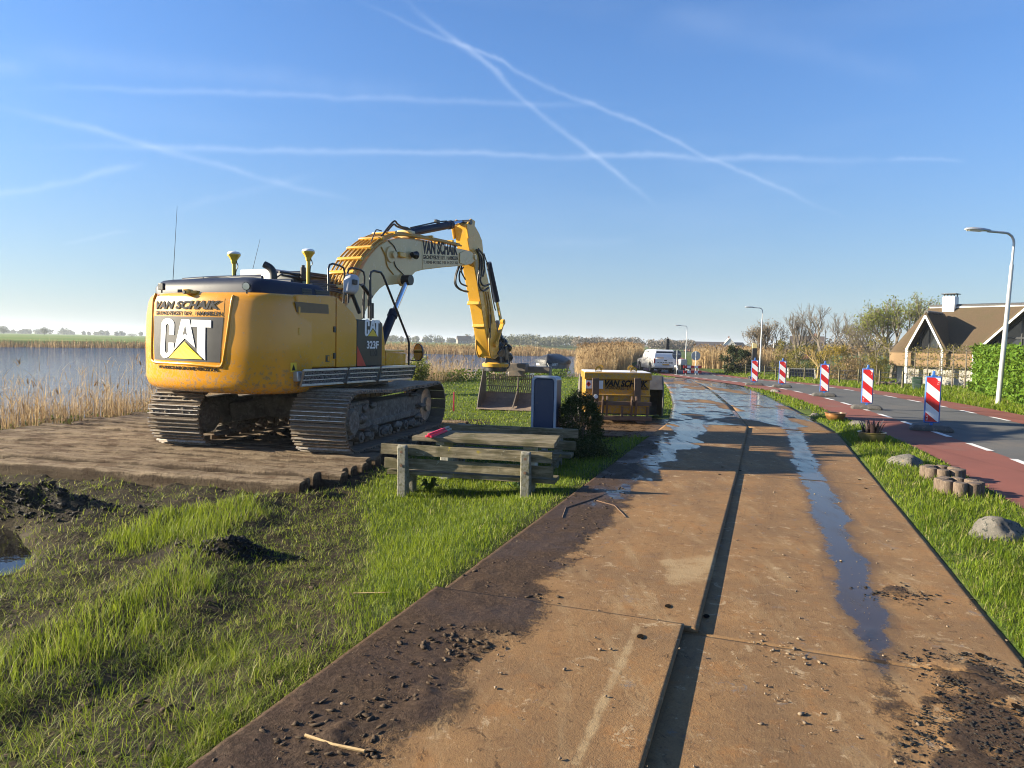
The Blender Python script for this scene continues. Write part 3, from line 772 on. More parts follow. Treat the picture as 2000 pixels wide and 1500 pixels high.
# ------------------------------------------------------------------ timber mats under the excavator
m, nt, out = nmat('mat_timber')
v = coord(nt, 'Object', (12, .9, 6)); wp = worldpos(nt)
g1 = noi(nt, v, 1.6, 8, .7); g2 = noi(nt, wp, 2.2, 6, .62); g3 = noi(nt, wp, 26, 6, .7)
c = mixc(nt, sstep(nt, g1, .36, .62), (.11, .080, .054), (.33, .26, .18))
oi = nt.nodes.new('ShaderNodeObjectInfo'); c = mixc(nt, oi.outputs['Random'], c, (.085, .055, .034)) if False else mixc(nt, mth(nt, 'MULTIPLY', oi.outputs['Random'], .55), c, (.10, .066, .042))
c = mixc(nt, mth(nt, 'MULTIPLY', sstep(nt, g2, .48, .66), .7), c, (.27, .205, .14))
c = mixc(nt, mth(nt, 'MULTIPLY', sstep(nt, g2, .50, .36), .7), c, (.085, .052, .032))
c = mixc(nt, mth(nt, 'MULTIPLY', sstep(nt, g3, .55, .72), .6), c, (.06, .042, .028))
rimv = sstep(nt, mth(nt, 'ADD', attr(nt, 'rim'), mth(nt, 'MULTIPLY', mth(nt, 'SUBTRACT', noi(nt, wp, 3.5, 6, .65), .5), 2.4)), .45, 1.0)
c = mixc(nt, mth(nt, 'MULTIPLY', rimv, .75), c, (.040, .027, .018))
prin(nt, out, c, .9, 0, bump(nt, mth(nt, 'ADD', g1, mth(nt, 'MULTIPLY', g3, 1.2)), 1.0, .05), .08)
mats = thing('timber_mat', 'mud caked timber crane mat of long beams lying under the excavator tracks', 'mat', (FL.o[0], FL.o[1], 0), FL.rot)
def timber_beam(x, w, y0, y1, seed, parent, top=.045, th=.21):
    ny_ = int((y1 - y0) / .11); ring = []
    for j in range(ny_ + 1):
        y = y0 + (y1 - y0) * j / ny_
        pts = []
        prof = [(-.5, -th), (-.5, -.045), (-.40, -.012), (-.2, .004), (.05, .0), (.25, .004), (.40, -.012), (.5, -.045), (.5, -th)]
        wob_ = .012 * mnoise.noise(Vector((y * .8, seed, 0)))
        for k, (a, b) in enumerate(prof):
            dz = .022 * mnoise.noise(Vector((x + a * w, y * 1.3, seed * 3.37))) + .016 * mnoise.noise(Vector(((x + a * w) * 6, y * 4.5, 3.1)))
            pts.append((x + a * w + wob_, y, top + b + (dz if b > -.1 else 0)))
        ring.append(pts)
    mb = MB(); mb.loft(ring); o_ = mb.build('beam', 'mat_timber', parent, smooth=50)
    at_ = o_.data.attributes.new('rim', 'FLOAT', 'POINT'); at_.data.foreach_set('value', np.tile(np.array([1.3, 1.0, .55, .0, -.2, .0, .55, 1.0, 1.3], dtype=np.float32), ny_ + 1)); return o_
xx = -4.02; kb = 0
while xx < 2.75:
    w = .235 + .03 * random.random()
    dropz = -.012 if random.random() < .3 else 0
    y0 = -1.9 - .16 * random.random() + (.10 if xx < -3.5 else 0)
    y1 = 4.9 + .3 * random.random()
    if xx < -3.2: y1 = 3.1 + .3 * random.random() + (xx + 3.2) * .9
    timber_beam(xx + w / 2, w - .035, y0, y1, kb, mats, .045 + random.uniform(-.040, .008)); xx += w; kb += 1
# ------------------------------------------------------------------ excavator (frame: x ahead, y left, z up, about the turning centre)
exc = thing('excavator', 'large yellow tracked excavator standing on timber mats with its boom reaching right', 'excavator', tuple(FU.o), FU.rot)
def U(x, y, ax, val): return Vector(FU.on(x, y, ax, val))
RELL = FL.rot - FU.rot

# ---- undercarriage
uc = MB()
uc.box((0, 0, .52), (1.7, 1.5, .34)); uc.box((0, 0, .72), (1.25, 1.35, .14))
for sx in (-1, 1):
    for sy in (-1, 1): uc.bar((sx * .55, sy * .5, .52), (sx * 1.05, sy * 1.05, .42), .42, .30)
uc.build('undercarriage', 'track_frame', exc, bevel=.02, rz=RELL)
mb = MB(); mb.cyl((0, 0, .78), (0, 0, .98), .62, n=40); mb.cyl((0, 0, .84), (0, 0, .90), .70, n=40)
sr = mb.build('slewing_ring', 'black_paint', exc, smooth=40)
mb = MB()
for k in range(28):
    a = 2 * math.pi * k / 28; mb.cyl((.665 * math.cos(a), .665 * math.sin(a), .90), (.665 * math.cos(a), .665 * math.sin(a), .935), .018, n=6)
mb.build('bolt_ring', 'grouser_steel', sr)['kind'] = 'stuff'
GAUGE = 2.36; SHOE_W = .86
RS, RI = .44, .42; XS, XI = -1.78, 1.80
def track_path(n):
    segs = []
    zt = 2 * RS + .02
    pts = []
    for k in range(25): a = rad(90 + 180 * k / 24); pts.append((XS + RS * math.cos(a), RS + RS * math.sin(a)))
    for k in range(1, 20): t = k / 20; pts.append((XS + (XI - XS) * t, 0.0))
    for k in range(25): a = rad(-90 + 180 * k / 24); pts.append((XI + RI * math.cos(a), RI + RI * math.sin(a)))
    for k in range(1, 20):
        t = k / 20; sag = -.045 * math.sin(math.pi * t) * (1 + .3 * math.sin(4 * math.pi * t))
        pts.append((XI + (XS - XI) * t, 2 * RI + (2 * RS - 2 * RI) * t + sag))
    P = np.array(pts + [pts[0]]); L = np.concatenate([[0], np.cumsum(np.hypot(*np.diff(P, axis=0).T))])
    out = []
    for k in range(n):
        s = L[-1] * k / n; x, z = np.interp(s, L, P[:, 0]), np.interp(s, L, P[:, 1])
        x2, z2 = np.interp((s + .05) % L[-1], L, P[:, 0]), np.interp((s + .05) % L[-1], L, P[:, 1])
        out.append((x, z, math.atan2(z2 - z, x2 - x)))
    return out, L[-1]
NSH = 51
path, plen = track_path(NSH)
pitch = plen / NSH
sh = MB(); sh.box((0, 0, .012), (pitch - .012, SHOE_W, .018))
sh.box((0, 0, .055), (pitch * .75, .26, .07))
shoe_me = None; gr_me = None
mg = MB()
for gx_ in (-.062, .0, .062): mg.box((gx_, 0, -.018), (.011, SHOE_W - .006, .036))
mc = MB(); [mc.rock((sx_ * .031, -.40 + .8 * (q_ + .5) / 9 + random.uniform(-.04, .04), .0), (.024, random.uniform(.03, .07), random.uniform(.008, .020)), seed=q_ + 3 * int(sx_), sub=1, amp=.5) for sx_ in (-1, 1) for q_ in range(9) if random.random() < .6]
for sy in (-1, 1):
    tr = MB()
    # roller frame with mud packed against it
    tr.box((0, 0, .50), (2.95, .40, .30)); tr.box((0, 0, .32), (2.7, .46, .12))
    tr.box((-1.2, 0, .62), (.75, .34, .16)); tr.box((1.25, 0, .52), (.8, .30, .24))
    track = tr.build('track', 'track_frame', exc, bevel=.03, rz=RELL)
    off = Matrix.Rotation(RELL, 3, 'Z') @ Vector((0, sy * GAUGE / 2, 0)); track.location = off
    for sgn in (-1, 1):
        mb = MB(); mb.cyl((XS, sgn * .06, RS), (XS, sgn * .30, RS), .33, .26, n=28); mb.cyl((XS, sgn * .30, RS), (XS, sgn * .36, RS), .20, .17, n=24)
        for k in range(10):
            a = 2 * math.pi * k / 10; mb.cyl((XS + .23 * math.cos(a), sgn * .29, RS + .23 * math.sin(a)), (XS + .23 * math.cos(a), sgn * .325, RS + .23 * math.sin(a)), .018, n=6)
        mb.build('final_drive', 'track_frame', track, smooth=40)
        mb = MB(); mb.cyl((XI, sgn * .05, RI), (XI, sgn * .17, RI), .34, .31, n=28); mb.cyl((XI, sgn * .17, RI), (XI, sgn * .22, RI), .14, n=18)
        mb.build('idler', 'grouser_steel', track, smooth=40)
    for k in range(8):
        x = -1.30 + 2.6 * k / 7
        mb = MB(); mb.cyl((x, -.25, .155), (x, .25, .155), .085, n=14); mb.cyl((x, -.28, .155), (x, .28, .155), .045, n=10)
        mb.build('roller', 'track_frame', track, smooth=40)
    mb = MB()
    for k in range(26):
        x = -1.5 + 3.0 * random.random(); sgn = -1 if random.random() < .75 else 1
        z = random.choice([.14, .18, .24, .42, .62]) + random.uniform(-.05, .05)
        mb.rock((x, sgn * random.uniform(.17, .28), z), (random.uniform(.06, .2), random.uniform(.04, .10), random.uniform(.03, .08)), seed=k + 40 * sy, sub=2, amp=.5)
    mb.build('caked_mud', 'track_frame', track, smooth=60)['kind'] = 'stuff'
    for (x, z, a) in path:
        if shoe_me is None:
            o = sh.build('track_shoe', 'track_steel', track); shoe_me = o.data
            g = mg.build('grouser', 'grouser_steel', o); gr_me = g.data; cm = mc.build('clay', 'track_frame', o); cm['kind'] = 'stuff'; cl_me = cm.data
        else:
            o = bpy.data.objects.new('track_shoe', shoe_me); col.objects.link(o); o.parent = track
            for nm_, me_ in ((('grouser', gr_me), ('clay', cl_me)) if random.random() < .55 else (('grouser', gr_me),)):
                g = bpy.data.objects.new(nm_, me_); col.objects.link(g); g.parent = o
                if nm_ == 'clay': g['kind'] = 'stuff'; g.scale = (random.choice((-1, 1)), random.choice((-1, 1)), 1 + 1.2 * random.random())
        o.location = (x, 0, z + 0.0); o.rotation_euler = (random.uniform(-.006, .006), -a, 0)
        o.location += Vector((math.sin(a) * -.0, 0, 0))

# ---- counterweight: one cast shell lofted from plan outlines
def cw_plan(inset, zt=0.0):
    half = [(-1.72, -1.335), (-2.12, -1.335), (-2.32, -1.30), (-2.46, -1.22), (-2.56, -1.09), (-2.63, -.93), (-2.685, -.74), (-2.73, -.5), (-2.755, -.25)]
    pts = half + [(-2.765, 0.0)] + [(x, -y) for x, y in half[::-1]]
    out = []
    for x, y in pts:
        f = ss(np.array(-x), 1.72, 2.3)
        out.append((x + inset * float(f), y * (1 - inset / 1.335)))
    sp = spline([(a, b, 0) for a, b in out], 4)
    return [(p[0], p[1]) for p in sp]
CW_B, CW_T = .86, 2.27
rings = []
for z, ins in ((CW_B, .17), (CW_B + .012, .115), (CW_B + .045, .06), (CW_B + .10, .025), (CW_B + .19, .004), (1.5, 0), (1.95, .012), (2.14, .032), (2.215, .052), (2.253, .078), (CW_T, .115)):
    rings.append([(x, y, z) for x, y in cw_plan(ins)])
mb = MB(); mb.loft(rings); cw = mb.build('counterweight', 'yellow_paint', exc, smooth=38)
# rear plate with sign writing: it follows the curve of the casting between two raised ribs
_pl = sorted([(y, x) for x, y in cw_plan(0.0) if x < -2.3]); _py = np.array([q[0] for q in _pl]); _px = np.array([q[1] for q in _pl])
def cwx(y, z):
    ins = float(np.interp(z, [1.05, 1.5, 1.95, 2.14, 2.215], [0.004, 0, .012, .032, .052]))
    return float(np.interp(y, _py * (1 - ins / 1.335), _px)) + ins
def CWP(x, y):
    p = U(x, y, 0, -2.76)
    for _ in range(3): p = U(x, y, 0, cwx(p.y, p.z))
    return p
def cw_field(c00, c10, c11, c01, lift, mat, name, n=16):
    """panel given by its lower left, lower right, upper right, upper left corners (photo pixels), lying on the casting"""
    P = [CWP(*c) for c in (c00, c10, c11, c01)]
    front, back = [], []
    for j in range(n // 2 + 1):
        v = j / (n // 2)
        for i in range(n + 1):
            u = i / n
            y = (P[0].y * (1 - u) + P[1].y * u) * (1 - v) + (P[3].y * (1 - u) + P[2].y * u) * v
            z = (P[0].z * (1 - u) + P[1].z * u) * (1 - v) + (P[3].z * (1 - u) + P[2].z * u) * v
            front.append((cwx(y, z) - lift, y, z)); back.append((cwx(y, z) + .01, y, z))
    k = n + 1; m_ = n // 2; N = len(front)
    fs = [(j * k + i, j * k + i + 1, (j + 1) * k + i + 1, (j + 1) * k + i) for j in range(m_) for i in range(n)]
    rim = [i for i in range(k)] + [j * k + n for j in range(1, m_ + 1)] + [m_ * k + i for i in range(n - 1, -1, -1)] + [j * k for j in range(m_ - 1, 0, -1)]
    fs += [(rim[i], rim[(i + 1) % len(rim)], rim[(i + 1) % len(rim)] + N, rim[i] + N) for i in range(len(rim))]
    mb = MB(); mb.add(front + back, fs); return mb.build(name, mat, cw, smooth=40)
cw_field((301, 616), (437, 619), (440, 583), (303, 578), .003, 'yellow_paint', 'sign_field')
cw_field((302, 702), (430, 708), (437, 620), (301, 617), .004, 'decal_grey', 'dark_plate')
rimpx = [(305, 573), (300, 590), (298, 640), (297, 690), (299, 704), (310, 708), (370, 711), (425, 716), (434, 712), (438, 695), (446, 640), (453, 590), (456, 577)]
mb = MB(); mb.tube(spline([tuple(CWP(*q)) for q in rimpx], 6), .021, n=8); mb.build('raised_rim', 'yellow_paint', cw, smooth=60)
def cw_text(key, px0, px1, h, mat, lift, shear=0.0):
    """px0/px1: lower left and lower right corner of the line in the photograph"""
    v, f = TEXTS[key]; a, b = CWP(*px0), CWP(*px1); mb = MB(); vs = []
    for q in v:
        y = a.y + (b.y - a.y) * q[0]; z = a.z + (b.z - a.z) * q[0] + h * q[1]
        vs.append((cwx(y, z) - lift - .004 * q[2], y, z))
    mb.add(vs, f); return mb.build('lettering', mat, cw)
cw_text('vs', (305, 604), (431, 604), .120, 'letter_grey', .010)
cw_text('gh0', (305, 614.5), (357, 615), .052, 'letter_grey', .010); cw_text('gh1', (361, 615), (375, 615.2), .052, 'letter_grey', .010)['kind'] = 'stuff'; cw_text('gh2', (383, 615.3), (432, 616), .052, 'letter_grey', .010)
cw_text('url', (311, 719), (427, 725), .046, 'letter_black', .006)
# big three letter badge, drawn as outlines on a unit square
def arc(cx, cy, rx, ry, a0, a1, n=10): return [(cx + rx * math.cos(rad(a0 + (a1 - a0) * k / n)), cy + ry * math.sin(rad(a0 + (a1 - a0) * k / n))) for k in range(n + 1)]
GL_C = [(.30, .60), (.30, .82)] + arc(.15, .83, .15, .17, 0, 180, 12) + arc(.15, .17, .15, .17, 180, 250, 8) + [(.19, .045), (.30, .19), (.30, .40), (.19, .40), (.19, .20)] + arc(.15, .2, .04, .06, 0, -180, 6)[1:] + arc(.15, .80, .04, .06, 180, 0, 6) + [(.19, .60)]
GL_A = [(.315, .22), (.44, .98), (.60, .98), (.715, .30), (.52, .52)]
GL_T = [(.64, .98), (.98, .98), (.98, .80), (.885, .80), (.885, .0), (.80, .10), (.745, .20), (.745, .80), (.64, .80)]
GL_TRI = [(.20, .02), (.52, .44), (.84, .02)]
GL_HOLE = [(.480, .60), (.52, .82), (.556, .60), (.52, .64)]
def badge(o, right, up, w, h, parent, back):
    put_poly(GL_C, o, right, up, w, h, 'decal_white', parent, 'badge_letter', .003, .0)
    put_poly(GL_A, o, right, up, w, h, 'decal_white', parent, 'badge_letter', .003, .0)
    put_poly(GL_HOLE, o, right, up, w, h, back, parent, 'badge_letter_hole', .002, .003)
    put_poly(GL_T, o, right, up, w, h, 'decal_white', parent, 'badge_letter', .003, .0)
    put_poly(GL_TRI, o, right, up, w, h, 'decal_yellow', parent, 'badge_triangle', .002, .003)
def dense(poly, st=.08):
    out = []
    for (a, b), (c, d) in zip(poly, poly[1:] + poly[:1]):
        n = max(1, int(math.hypot(c - a, d - b) / st)); out += [(a + (c - a) * k / n, b + (d - b) * k / n) for k in range(n)]
    return out
bq = [CWP(314, 700), CWP(416, 704), CWP(416, 624), CWP(317, 621)]
for poly, mt, lift, nm in ((GL_C, 'decal_white', .012, 'badge_letter'), (GL_A, 'decal_white', .012, 'badge_letter'), (GL_T, 'decal_white', .012, 'badge_letter'), (GL_HOLE, 'decal_grey', .015, 'badge_letter_hole'), (GL_TRI, 'decal_yellow', .015, 'badge_triangle')):
    vs = []
    for (u, v) in dense(poly):
        y = (bq[0].y * (1 - u) + bq[1].y * u) * (1 - v) + (bq[3].y * (1 - u) + bq[2].y * u) * v
        z = (bq[0].z * (1 - u) + bq[1].z * u) * (1 - v) + (bq[3].z * (1 - u) + bq[2].z * u) * v
        vs.append((cwx(y, z) - lift, y, z))
    N = len(vs); mb = MB(); mb.add(vs + [(a + .006, b, c) for a, b, c in vs], [tuple(range(N))] + [(i, (i + 1) % N, (i + 1) % N + N, i + N) for i in range(N)]); mb.build(nm, mt, cw)
RGT = (0, -1, 0); UP = (0, 0, 1)

# ---- right hand housing
YS = -1.325
def S(x, y): p = U(x, y, 1, YS); return (p.x, p.z)
xr0 = -2.02
side = MB()
x_seam = S(657, 640)[0]; x_blk = S(697, 660)[0]; x_blk2 = S(746, 660)[0]; x_box = S(793, 690)[0]; x_end = S(800, 715)[0]
z_sk = 1.225
zt_r, zt_s, zt_c = 2.272, S(650, 579)[1], S(688, 611)[1]
side.prism([(xr0, z_sk), (x_seam - .006, z_sk), (x_seam - .006, zt_s + .0), (x_seam - .06, zt_s + .012), (xr0, zt_r)], YS, .9, 'y')
d1 = side.build('engine_door', 'yellow_paint', exc, bevel=.022, bseg=3)
mb = MB(); mb.prism([(x_seam + .006, z_sk), (x_blk - .004, z_sk), (x_blk - .004, zt_c - .12), (x_blk - .10, zt_c), (x_seam + .02, zt_s - .006), (x_seam + .006, zt_s - .012)], YS, -.30, 'y')
d2 = mb.build('pump_door', 'yellow_paint', exc, bevel=.018, bseg=3)
mb = MB(); mb.prism([(x_blk, z_sk), (x_blk2, z_sk), (x_blk2 - .0, 1.93), (x_blk2 - .05, 1.965), (x_blk, 1.975)], YS - .004, -.55, 'y')
bp = mb.build('fuel_tank_panel', 'black_paint', exc, bevel=.012)
mb = MB(); mb.prism([(x_blk2 + .003, z_sk), (x_blk2 + .12, z_sk), (x_blk2 + .09, 1.6), (x_blk2 + .02, 1.93), (x_blk2 + .003, 1.94)], YS + .004, -.5, 'y')
mb.build('tank_end', 'yellow_paint', exc, bevel=.01)
mb = MB(); mb.prism([(x_blk2 + .124, z_sk), (x_box, z_sk), (x_box, 1.43), (x_blk2 + .124, 1.46)], YS, -.60, 'y')
tb = mb.build('tool_box', 'yellow_paint', exc, bevel=.015)
mb = MB(); mb.box(((x_blk2 + x_box) / 2 + .07, -.96, 1.468), (x_box - x_blk2 - .16, .68, .03)); mb.build('lid', 'yellow_dusty', tb, bevel=.008)
for zz_ in (1.45, 1.75, 2.05):
    mb = MB(); mb.cyl((xr0 + .03, YS - .006, zz_ - .05), (xr0 + .03, YS - .006, zz_ + .05), .016, n=8); mb.build('hinge', 'yellow_dusty', d1, smooth=40)
for zz_ in (1.40, 1.80):
    mb = MB(); mb.box((x_seam - .05, YS - .006, zz_), (.05, .02, .09)); mb.build('door_catch', 'black_paint', d1, bevel=.006)
# red flash and decals on the dark panel
put_poly([(0, 0), (.34, 0), (0, .44)], (x_blk + .004, YS - .0045, z_sk + .006), (1, 0, 0), UP, x_blk2 - x_blk, .73, 'decal_red', bp, 'red_flash', .003)
p0 = S(712, 657); p1 = S(741, 625)
badge((p0[0], YS - .0045, p0[1]), (1, 0, 0), UP, (p1[0] - p0[0]) * 1.02, p1[1] - p0[1], bp, 'black_paint')
p0 = S(716, 681); p1 = S(739, 666); put_text('323', (p0[0], YS - .0045, p0[1]), (1, 0, 0), UP, p1[0] - p0[0], p1[1] - p0[1], 'decal_white', bp, .003)
p0 = S(723, 695); p1 = S(738, 684); put_text('lxe', (p0[0], YS - .0045, p0[1]), (1, 0, 0), UP, p1[0] - p0[0], p1[1] - p0[1], 'letter_grey', bp, .003)
# brown patch and latch
q = [S(576, 589), S(641, 595), S(642, 613), S(580, 610)]
mb = MB(); mb.prism(q, YS - .0035, YS + .01, 'y'); mb.build('brown_sticker', 'decal_brown', d1)
p0 = S(636, 707); mb = MB(); mb.box((p0[0] + .04, YS - .001, p0[1] + .05), (.085, .008, .10)); lt = mb.build('latch', 'black_paint', d1)
mb = MB(); mb.box((p0[0] + .055, YS - .006, p0[1] + .05), (.035, .010, .07)); mb.build('latch_handle', 'yellow_paint', lt, bevel=.003)
p0 = S(566, 728); mb = MB(); mb.box((p0[0] + .06, YS - .012, p0[1] + .075), (.12, .004, .13)); wd = mb.build('warning_label', 'decal_yellow', d1)
mb = MB(); mb.prism([(p0[0] + .02, p0[1] + .03), (p0[0] + .10, p0[1] + .03), (p0[0] + .06, p0[1] + .12)], YS - .0165, YS - .0145, 'y'); mb.build('warning_triangle', 'letter_black', wd)
# skirt / main frame
mb = MB(); mb.prism([(-2.0, .93), (x_end - .25, .98), (x_end + .02, 1.04), (x_end + .02, 1.21), (-2.0, 1.21)], YS + .015, 1.30, 'y')
mb.build('platform', 'yellow_paint', exc, bevel=.02)
mb = MB(); mb.box((-.4, 0, .93), (2.6, 1.7, .12)); mb.build('belly_frame', 'black_paint', exc)
# folding catwalk: three perforated alloy panels
m, nt, out = nmat('alloy_mesh')
vx = nd(nt, 'ShaderNodeTexVoronoi', {'Scale': 1.0}); nt.links.new(coord(nt, 'Object', (26, 26, 34)), vx.inputs['Vector'])
f = sstep(nt, vx.outputs['Distance'], .30, .42)
prin(nt, out, mixc(nt, f, (.035, .037, .04), (.24, .25, .265)), .45, mth(nt, 'MULTIPLY', f, .6), bump(nt, vx.outputs['Distance'], .8, .01), .5)
cats = [(582, 670), (672, 733), (735, 803)]
catw = MB(); catw.bar((S(582, 720)[0], YS - .03, 1.0), (x_end, YS - .03, 1.02), .05, .05)
catwalk = catw.build('catwalk', 'aluminium', exc, bevel=.006)
for k, (xa, xb) in enumerate(cats):
    a0 = U(xa, 735, 1, YS - .06).x; b0 = U(xb, 735, 1, YS - .06).x
    zb_, zt_ = .985, 1.205
    mb = MB()
    y_b, y_t = YS - .05, YS - .16
    for (p, q_) in (((a0 + .06, y_b, zb_), (b0 + .02, y_b, zb_)), ((a0, y_t, zt_), (b0 - .03, y_t, zt_)), ((a0 + .06, y_b, zb_), (a0, y_t, zt_)), ((b0 + .02, y_b, zb_), (b0 - .03, y_t, zt_))):
        mb.bar(p, q_, .028, .034)
    pn = mb.build('step_frame', 'aluminium', catwalk, bevel=.004)
    mb = MB(); mb.add([(a0 + .06, y_b - .003, zb_), (b0 + .02, y_b - .003, zb_), (b0 - .03, y_t - .003, zt_), (a0, y_t - .003, zt_), (a0 + .06, y_b + .008, zb_), (b0 + .02, y_b + .008, zb_), (b0 - .03, y_t + .008, zt_), (a0, y_t + .008, zt_)], [(0, 1, 2, 3), (7, 6, 5, 4), (0, 4, 5, 1), (2, 6, 7, 3), (0, 3, 7, 4), (1, 5, 6, 2)])
    mb.build('step_grating', 'alloy_mesh', catwalk)
    for zz in (1.06, 1.13):
        t = (zz - zb_) / (zt_ - zb_)
        mb = MB(); mb.bar((a0 + .05, y_b + (y_t - y_b) * t - .006, zz), (b0, y_b + (y_t - y_b) * t - .006, zz), .012, .012); mb.build('step_rib', 'aluminium', catwalk)
mb = MB(); p = S(577, 735); mb.box((p[0], YS - .03, p[1]), (.10, .10, .14)); mb.build('step_bracket', 'galvanised', catwalk, bevel=.01)

# ---- engine hood
def rbox(x0, x1, y0, y1, r, n=5):
    return arc(x1 - r, y1 - r, r, r, 0, 90, n) + arc(x0 + r, y1 - r, r, r, 90, 180, n) + arc(x0 + r, y0 + r, r, r, 180, 270, n) + arc(x1 - r, y0 + r, r, r, 270, 360, n)
hx0, hx1, hy0, hy1 = -2.48, -.92, -1.04, 1.12
mb = MB(); rg = []
for z, i in ((2.24, 0), (2.36, .0), (2.42, .03), (2.46, .07), (2.475, .14)): rg.append([(x, y, z + (.03 * math.cos(y * 1.4) if z > 2.3 else 0)) for x, y in rbox(hx0 + i, hx1 - i, hy0 + i, hy1 - i, .22)])
mb.loft(rg); hood = mb.build('engine_hood', 'hood_blue', exc, smooth=50)
for (xa, xb) in ((-1.62, -1.38), (-1.32, -.98)):
    mb = MB(); mb.prism([(xa + .03, 2.27), (xb, 2.27), (xb - .02, 2.40), (xa, 2.40)], hy0 - .004, hy0 + .05, 'y'); lv = mb.build('louvre', 'black_paint', hood, bevel=.008)
    for k in range(3):
        mb = MB(); mb.box(((xa + xb) / 2, hy0 - .008, 2.30 + k * .035), (xb - xa - .06, .014, .010)); mb.build('louvre_slat', 'hood_blue', hood)
mb = MB()
for xx_ in (-2.1, -1.5): mb.tube([(xx_, y, 2.498 + .03 * math.cos(y * 1.4) - .0) for y in np.linspace(-.75, .85, 12)], .028, 6)
mb.build('hood_rib', 'hood_blue', hood, smooth=60)
# exhaust stack
e0 = U(534, 562, 0, -1.35); mb = MB(); mb.tube(spline([tuple(e0), tuple(e0 + Vector((0, 0, .22))), tuple(e0 + Vector((-.02, .05, .31))), tuple(e0 + Vector((-.06, .13, .36)))], 5), .055, 14)
ex = mb.build('exhaust_pipe', 'black_paint', hood, smooth=60)
mb = MB(); mb.cyl(e0 + Vector((.01, -.055, .16)), e0 + Vector((.03, -.16, .22)), .012, n=6); mb.build('clamp', 'rubber_hose', ex)
# work lights, reversing camera
def worklight(p, d, mat='black_paint'):
    p = Vector(p); d = Vector(d).normalized()
    mb = MB(); mb.cyl(p + d * -.035, p + d * .02, .045, .058, n=18); mb.cyl(p + Vector((0, 0, -.10)), p + Vector((0, 0, -.04)), .012, n=6)
    w = mb.build('work_light', mat, exc, smooth=50)
    mb = MB(); mb.cyl(p + d * .021, p + d * .027, .049, n=18); mb.build('lens', 'chrome', w)
worklight(U(482, 559, 1, -.95) + Vector((0, 0, .0)), (-.9, -.35, -.05))
wl = U(316, 560, 0, -2.6); mb = MB(); mb.box(wl, (.05, .10, .10)); mb.cyl(wl + Vector((0, 0, -.09)), wl, .012, n=6); mb.build('work_light', 'black_paint', exc, bevel=.01)
cp = U(367, 570, 0, -2.72); mb = MB(); mb.box(cp, (.12, .10, .07), rad(20)); mb.box(cp + Vector((.05, -.07, -.005)), (.12, .12, .05), rad(20)); rc = mb.build('reversing_camera', 'yellow_dusty', exc, bevel=.012)
mb = MB(); mb.cyl(cp + Vector((-.075, .0, -.01)), cp + Vector((-.055, .0, -.01)), .025, n=12); mb.build('lens', 'black_paint', rc)
# GNSS masts and whip aerials
def gnss(px, zb_, ztop, xl):
    b = U(px[0], px[1], 0, xl); t = U(px[2], px[3], 0, xl)
    mb = MB(); mb.cyl((b.x, b.y, zb_), (b.x, b.y, t.z - .20), .030, n=12)
    ms = mb.build('gnss_mast', 'gps_yellow', exc, smooth=40)
    mb = MB(); c = (b.x, b.y, t.z - .20); mb.lathe([(.034, 0), (.045, .02), (.05, .06), (.082, .11), (.10, .13), (.102, .155)], c, 8); mb.build('gnss_receiver', 'gps_yellow', ms)
    mb = MB(); mb.lathe([(.102, .156), (.100, .172), (.08, .19), (.04, .199), (.005, .20)], c, 20); mb.build('receiver_dome', 'gps_white', ms, smooth=60)
    mb = MB(); mb.tube(spline([(b.x, b.y - .05, t.z - .16), (b.x, b.y - .085, t.z - .24), (b.x, b.y - .04, t.z - .34), (b.x, b.y - .036, zb_)], 5), .008, 5); mb.build('cable', 'rubber_hose', ms)
gnss((457, 548, 457, 491), 2.42, 0, -1.35); gnss((602, 555, 602, 486), 2.2, 0, -.72)
for (xa, ya, xb, yb, xl) in ((337, 562, 346, 403, -2.3), (491, 537, 508, 467, .2)):
    a = U(xa, ya, 0, xl); b = U(xb, yb, 0, xl); mb = MB(); mb.tube([a, a.lerp(b, .06), a.lerp(b, .07), b], [.014, .012, .005, .0025], 6); mb.build('aerial', 'black_paint', exc)

# ---- cab, on the left behind the hood
cx0, cx1, cy0, cy1 = -.15, 1.50, .36, 1.34
mb = MB(); rg = []
for z, i, f in ((1.20, 0, 0), (1.9, 0, .02), (2.70, .04, .10), (2.80, .07, .14)): rg.append([(min(x, cx1 - f) , y, z) for x, y in rbox(cx0 + i * .5, cx1 - i, cy0 + i, cy1 - i, .10)])
mb.loft(rg); cab = mb.build('cab', 'black_paint', exc, smooth=40)
mb = MB(); mb.prism([(cx0 + .16, 1.95), (cx1 - .25, 1.95), (cx1 - .32, 2.66), (cx0 + .18, 2.66)], cy0 - .012, cy0 + .03, 'y'); mb.build('side_window', 'cab_glass', cab)
mb = MB(); mb.prism([(cy0 + .12, 2.0), (cy1 - .12, 2.0), (cy1 - .14, 2.66), (cy0 + .14, 2.66)], cx0 - .012, cx0 + .03, 'x'); mb.build('rear_window', 'cab_glass', cab)
mb = MB(); g0 = U(476, 545, 0, .1); g1 = U(540, 545, 0, .1)
mb.box((.35, (g0.y + g1.y) / 2, 2.84), (.7, abs(g0.y - g1.y), .12)); mb.build('roof_unit', 'mirror_grey', cab, bevel=.02)
mb = MB(); mb.box((.7, .85, 2.82), (1.3, .86, .06)); mb.build('roof', 'hood_blue', cab, bevel=.02)
for (pa, pb_) in (((545, 531), (690, 552)), ((548, 537), (690, 560))):
    a = U(*pa, 1, .36); b = U(*pb_, 1, .30); mb = MB(); mb.tube([a, b], .022, 8); mb.build('guard_rail', 'black_paint', cab)
a = U(592, 545, 1, .3); mb = MB(); mb.cyl(a, a + Vector((0, 0, .20)), .05, n=12); mb.cyl(a + Vector((0, 0, .2)), a + Vector((0, 0, .24)), .03, n=10); mb.build('beacon_lamp', 'black_paint', cab, smooth=40)
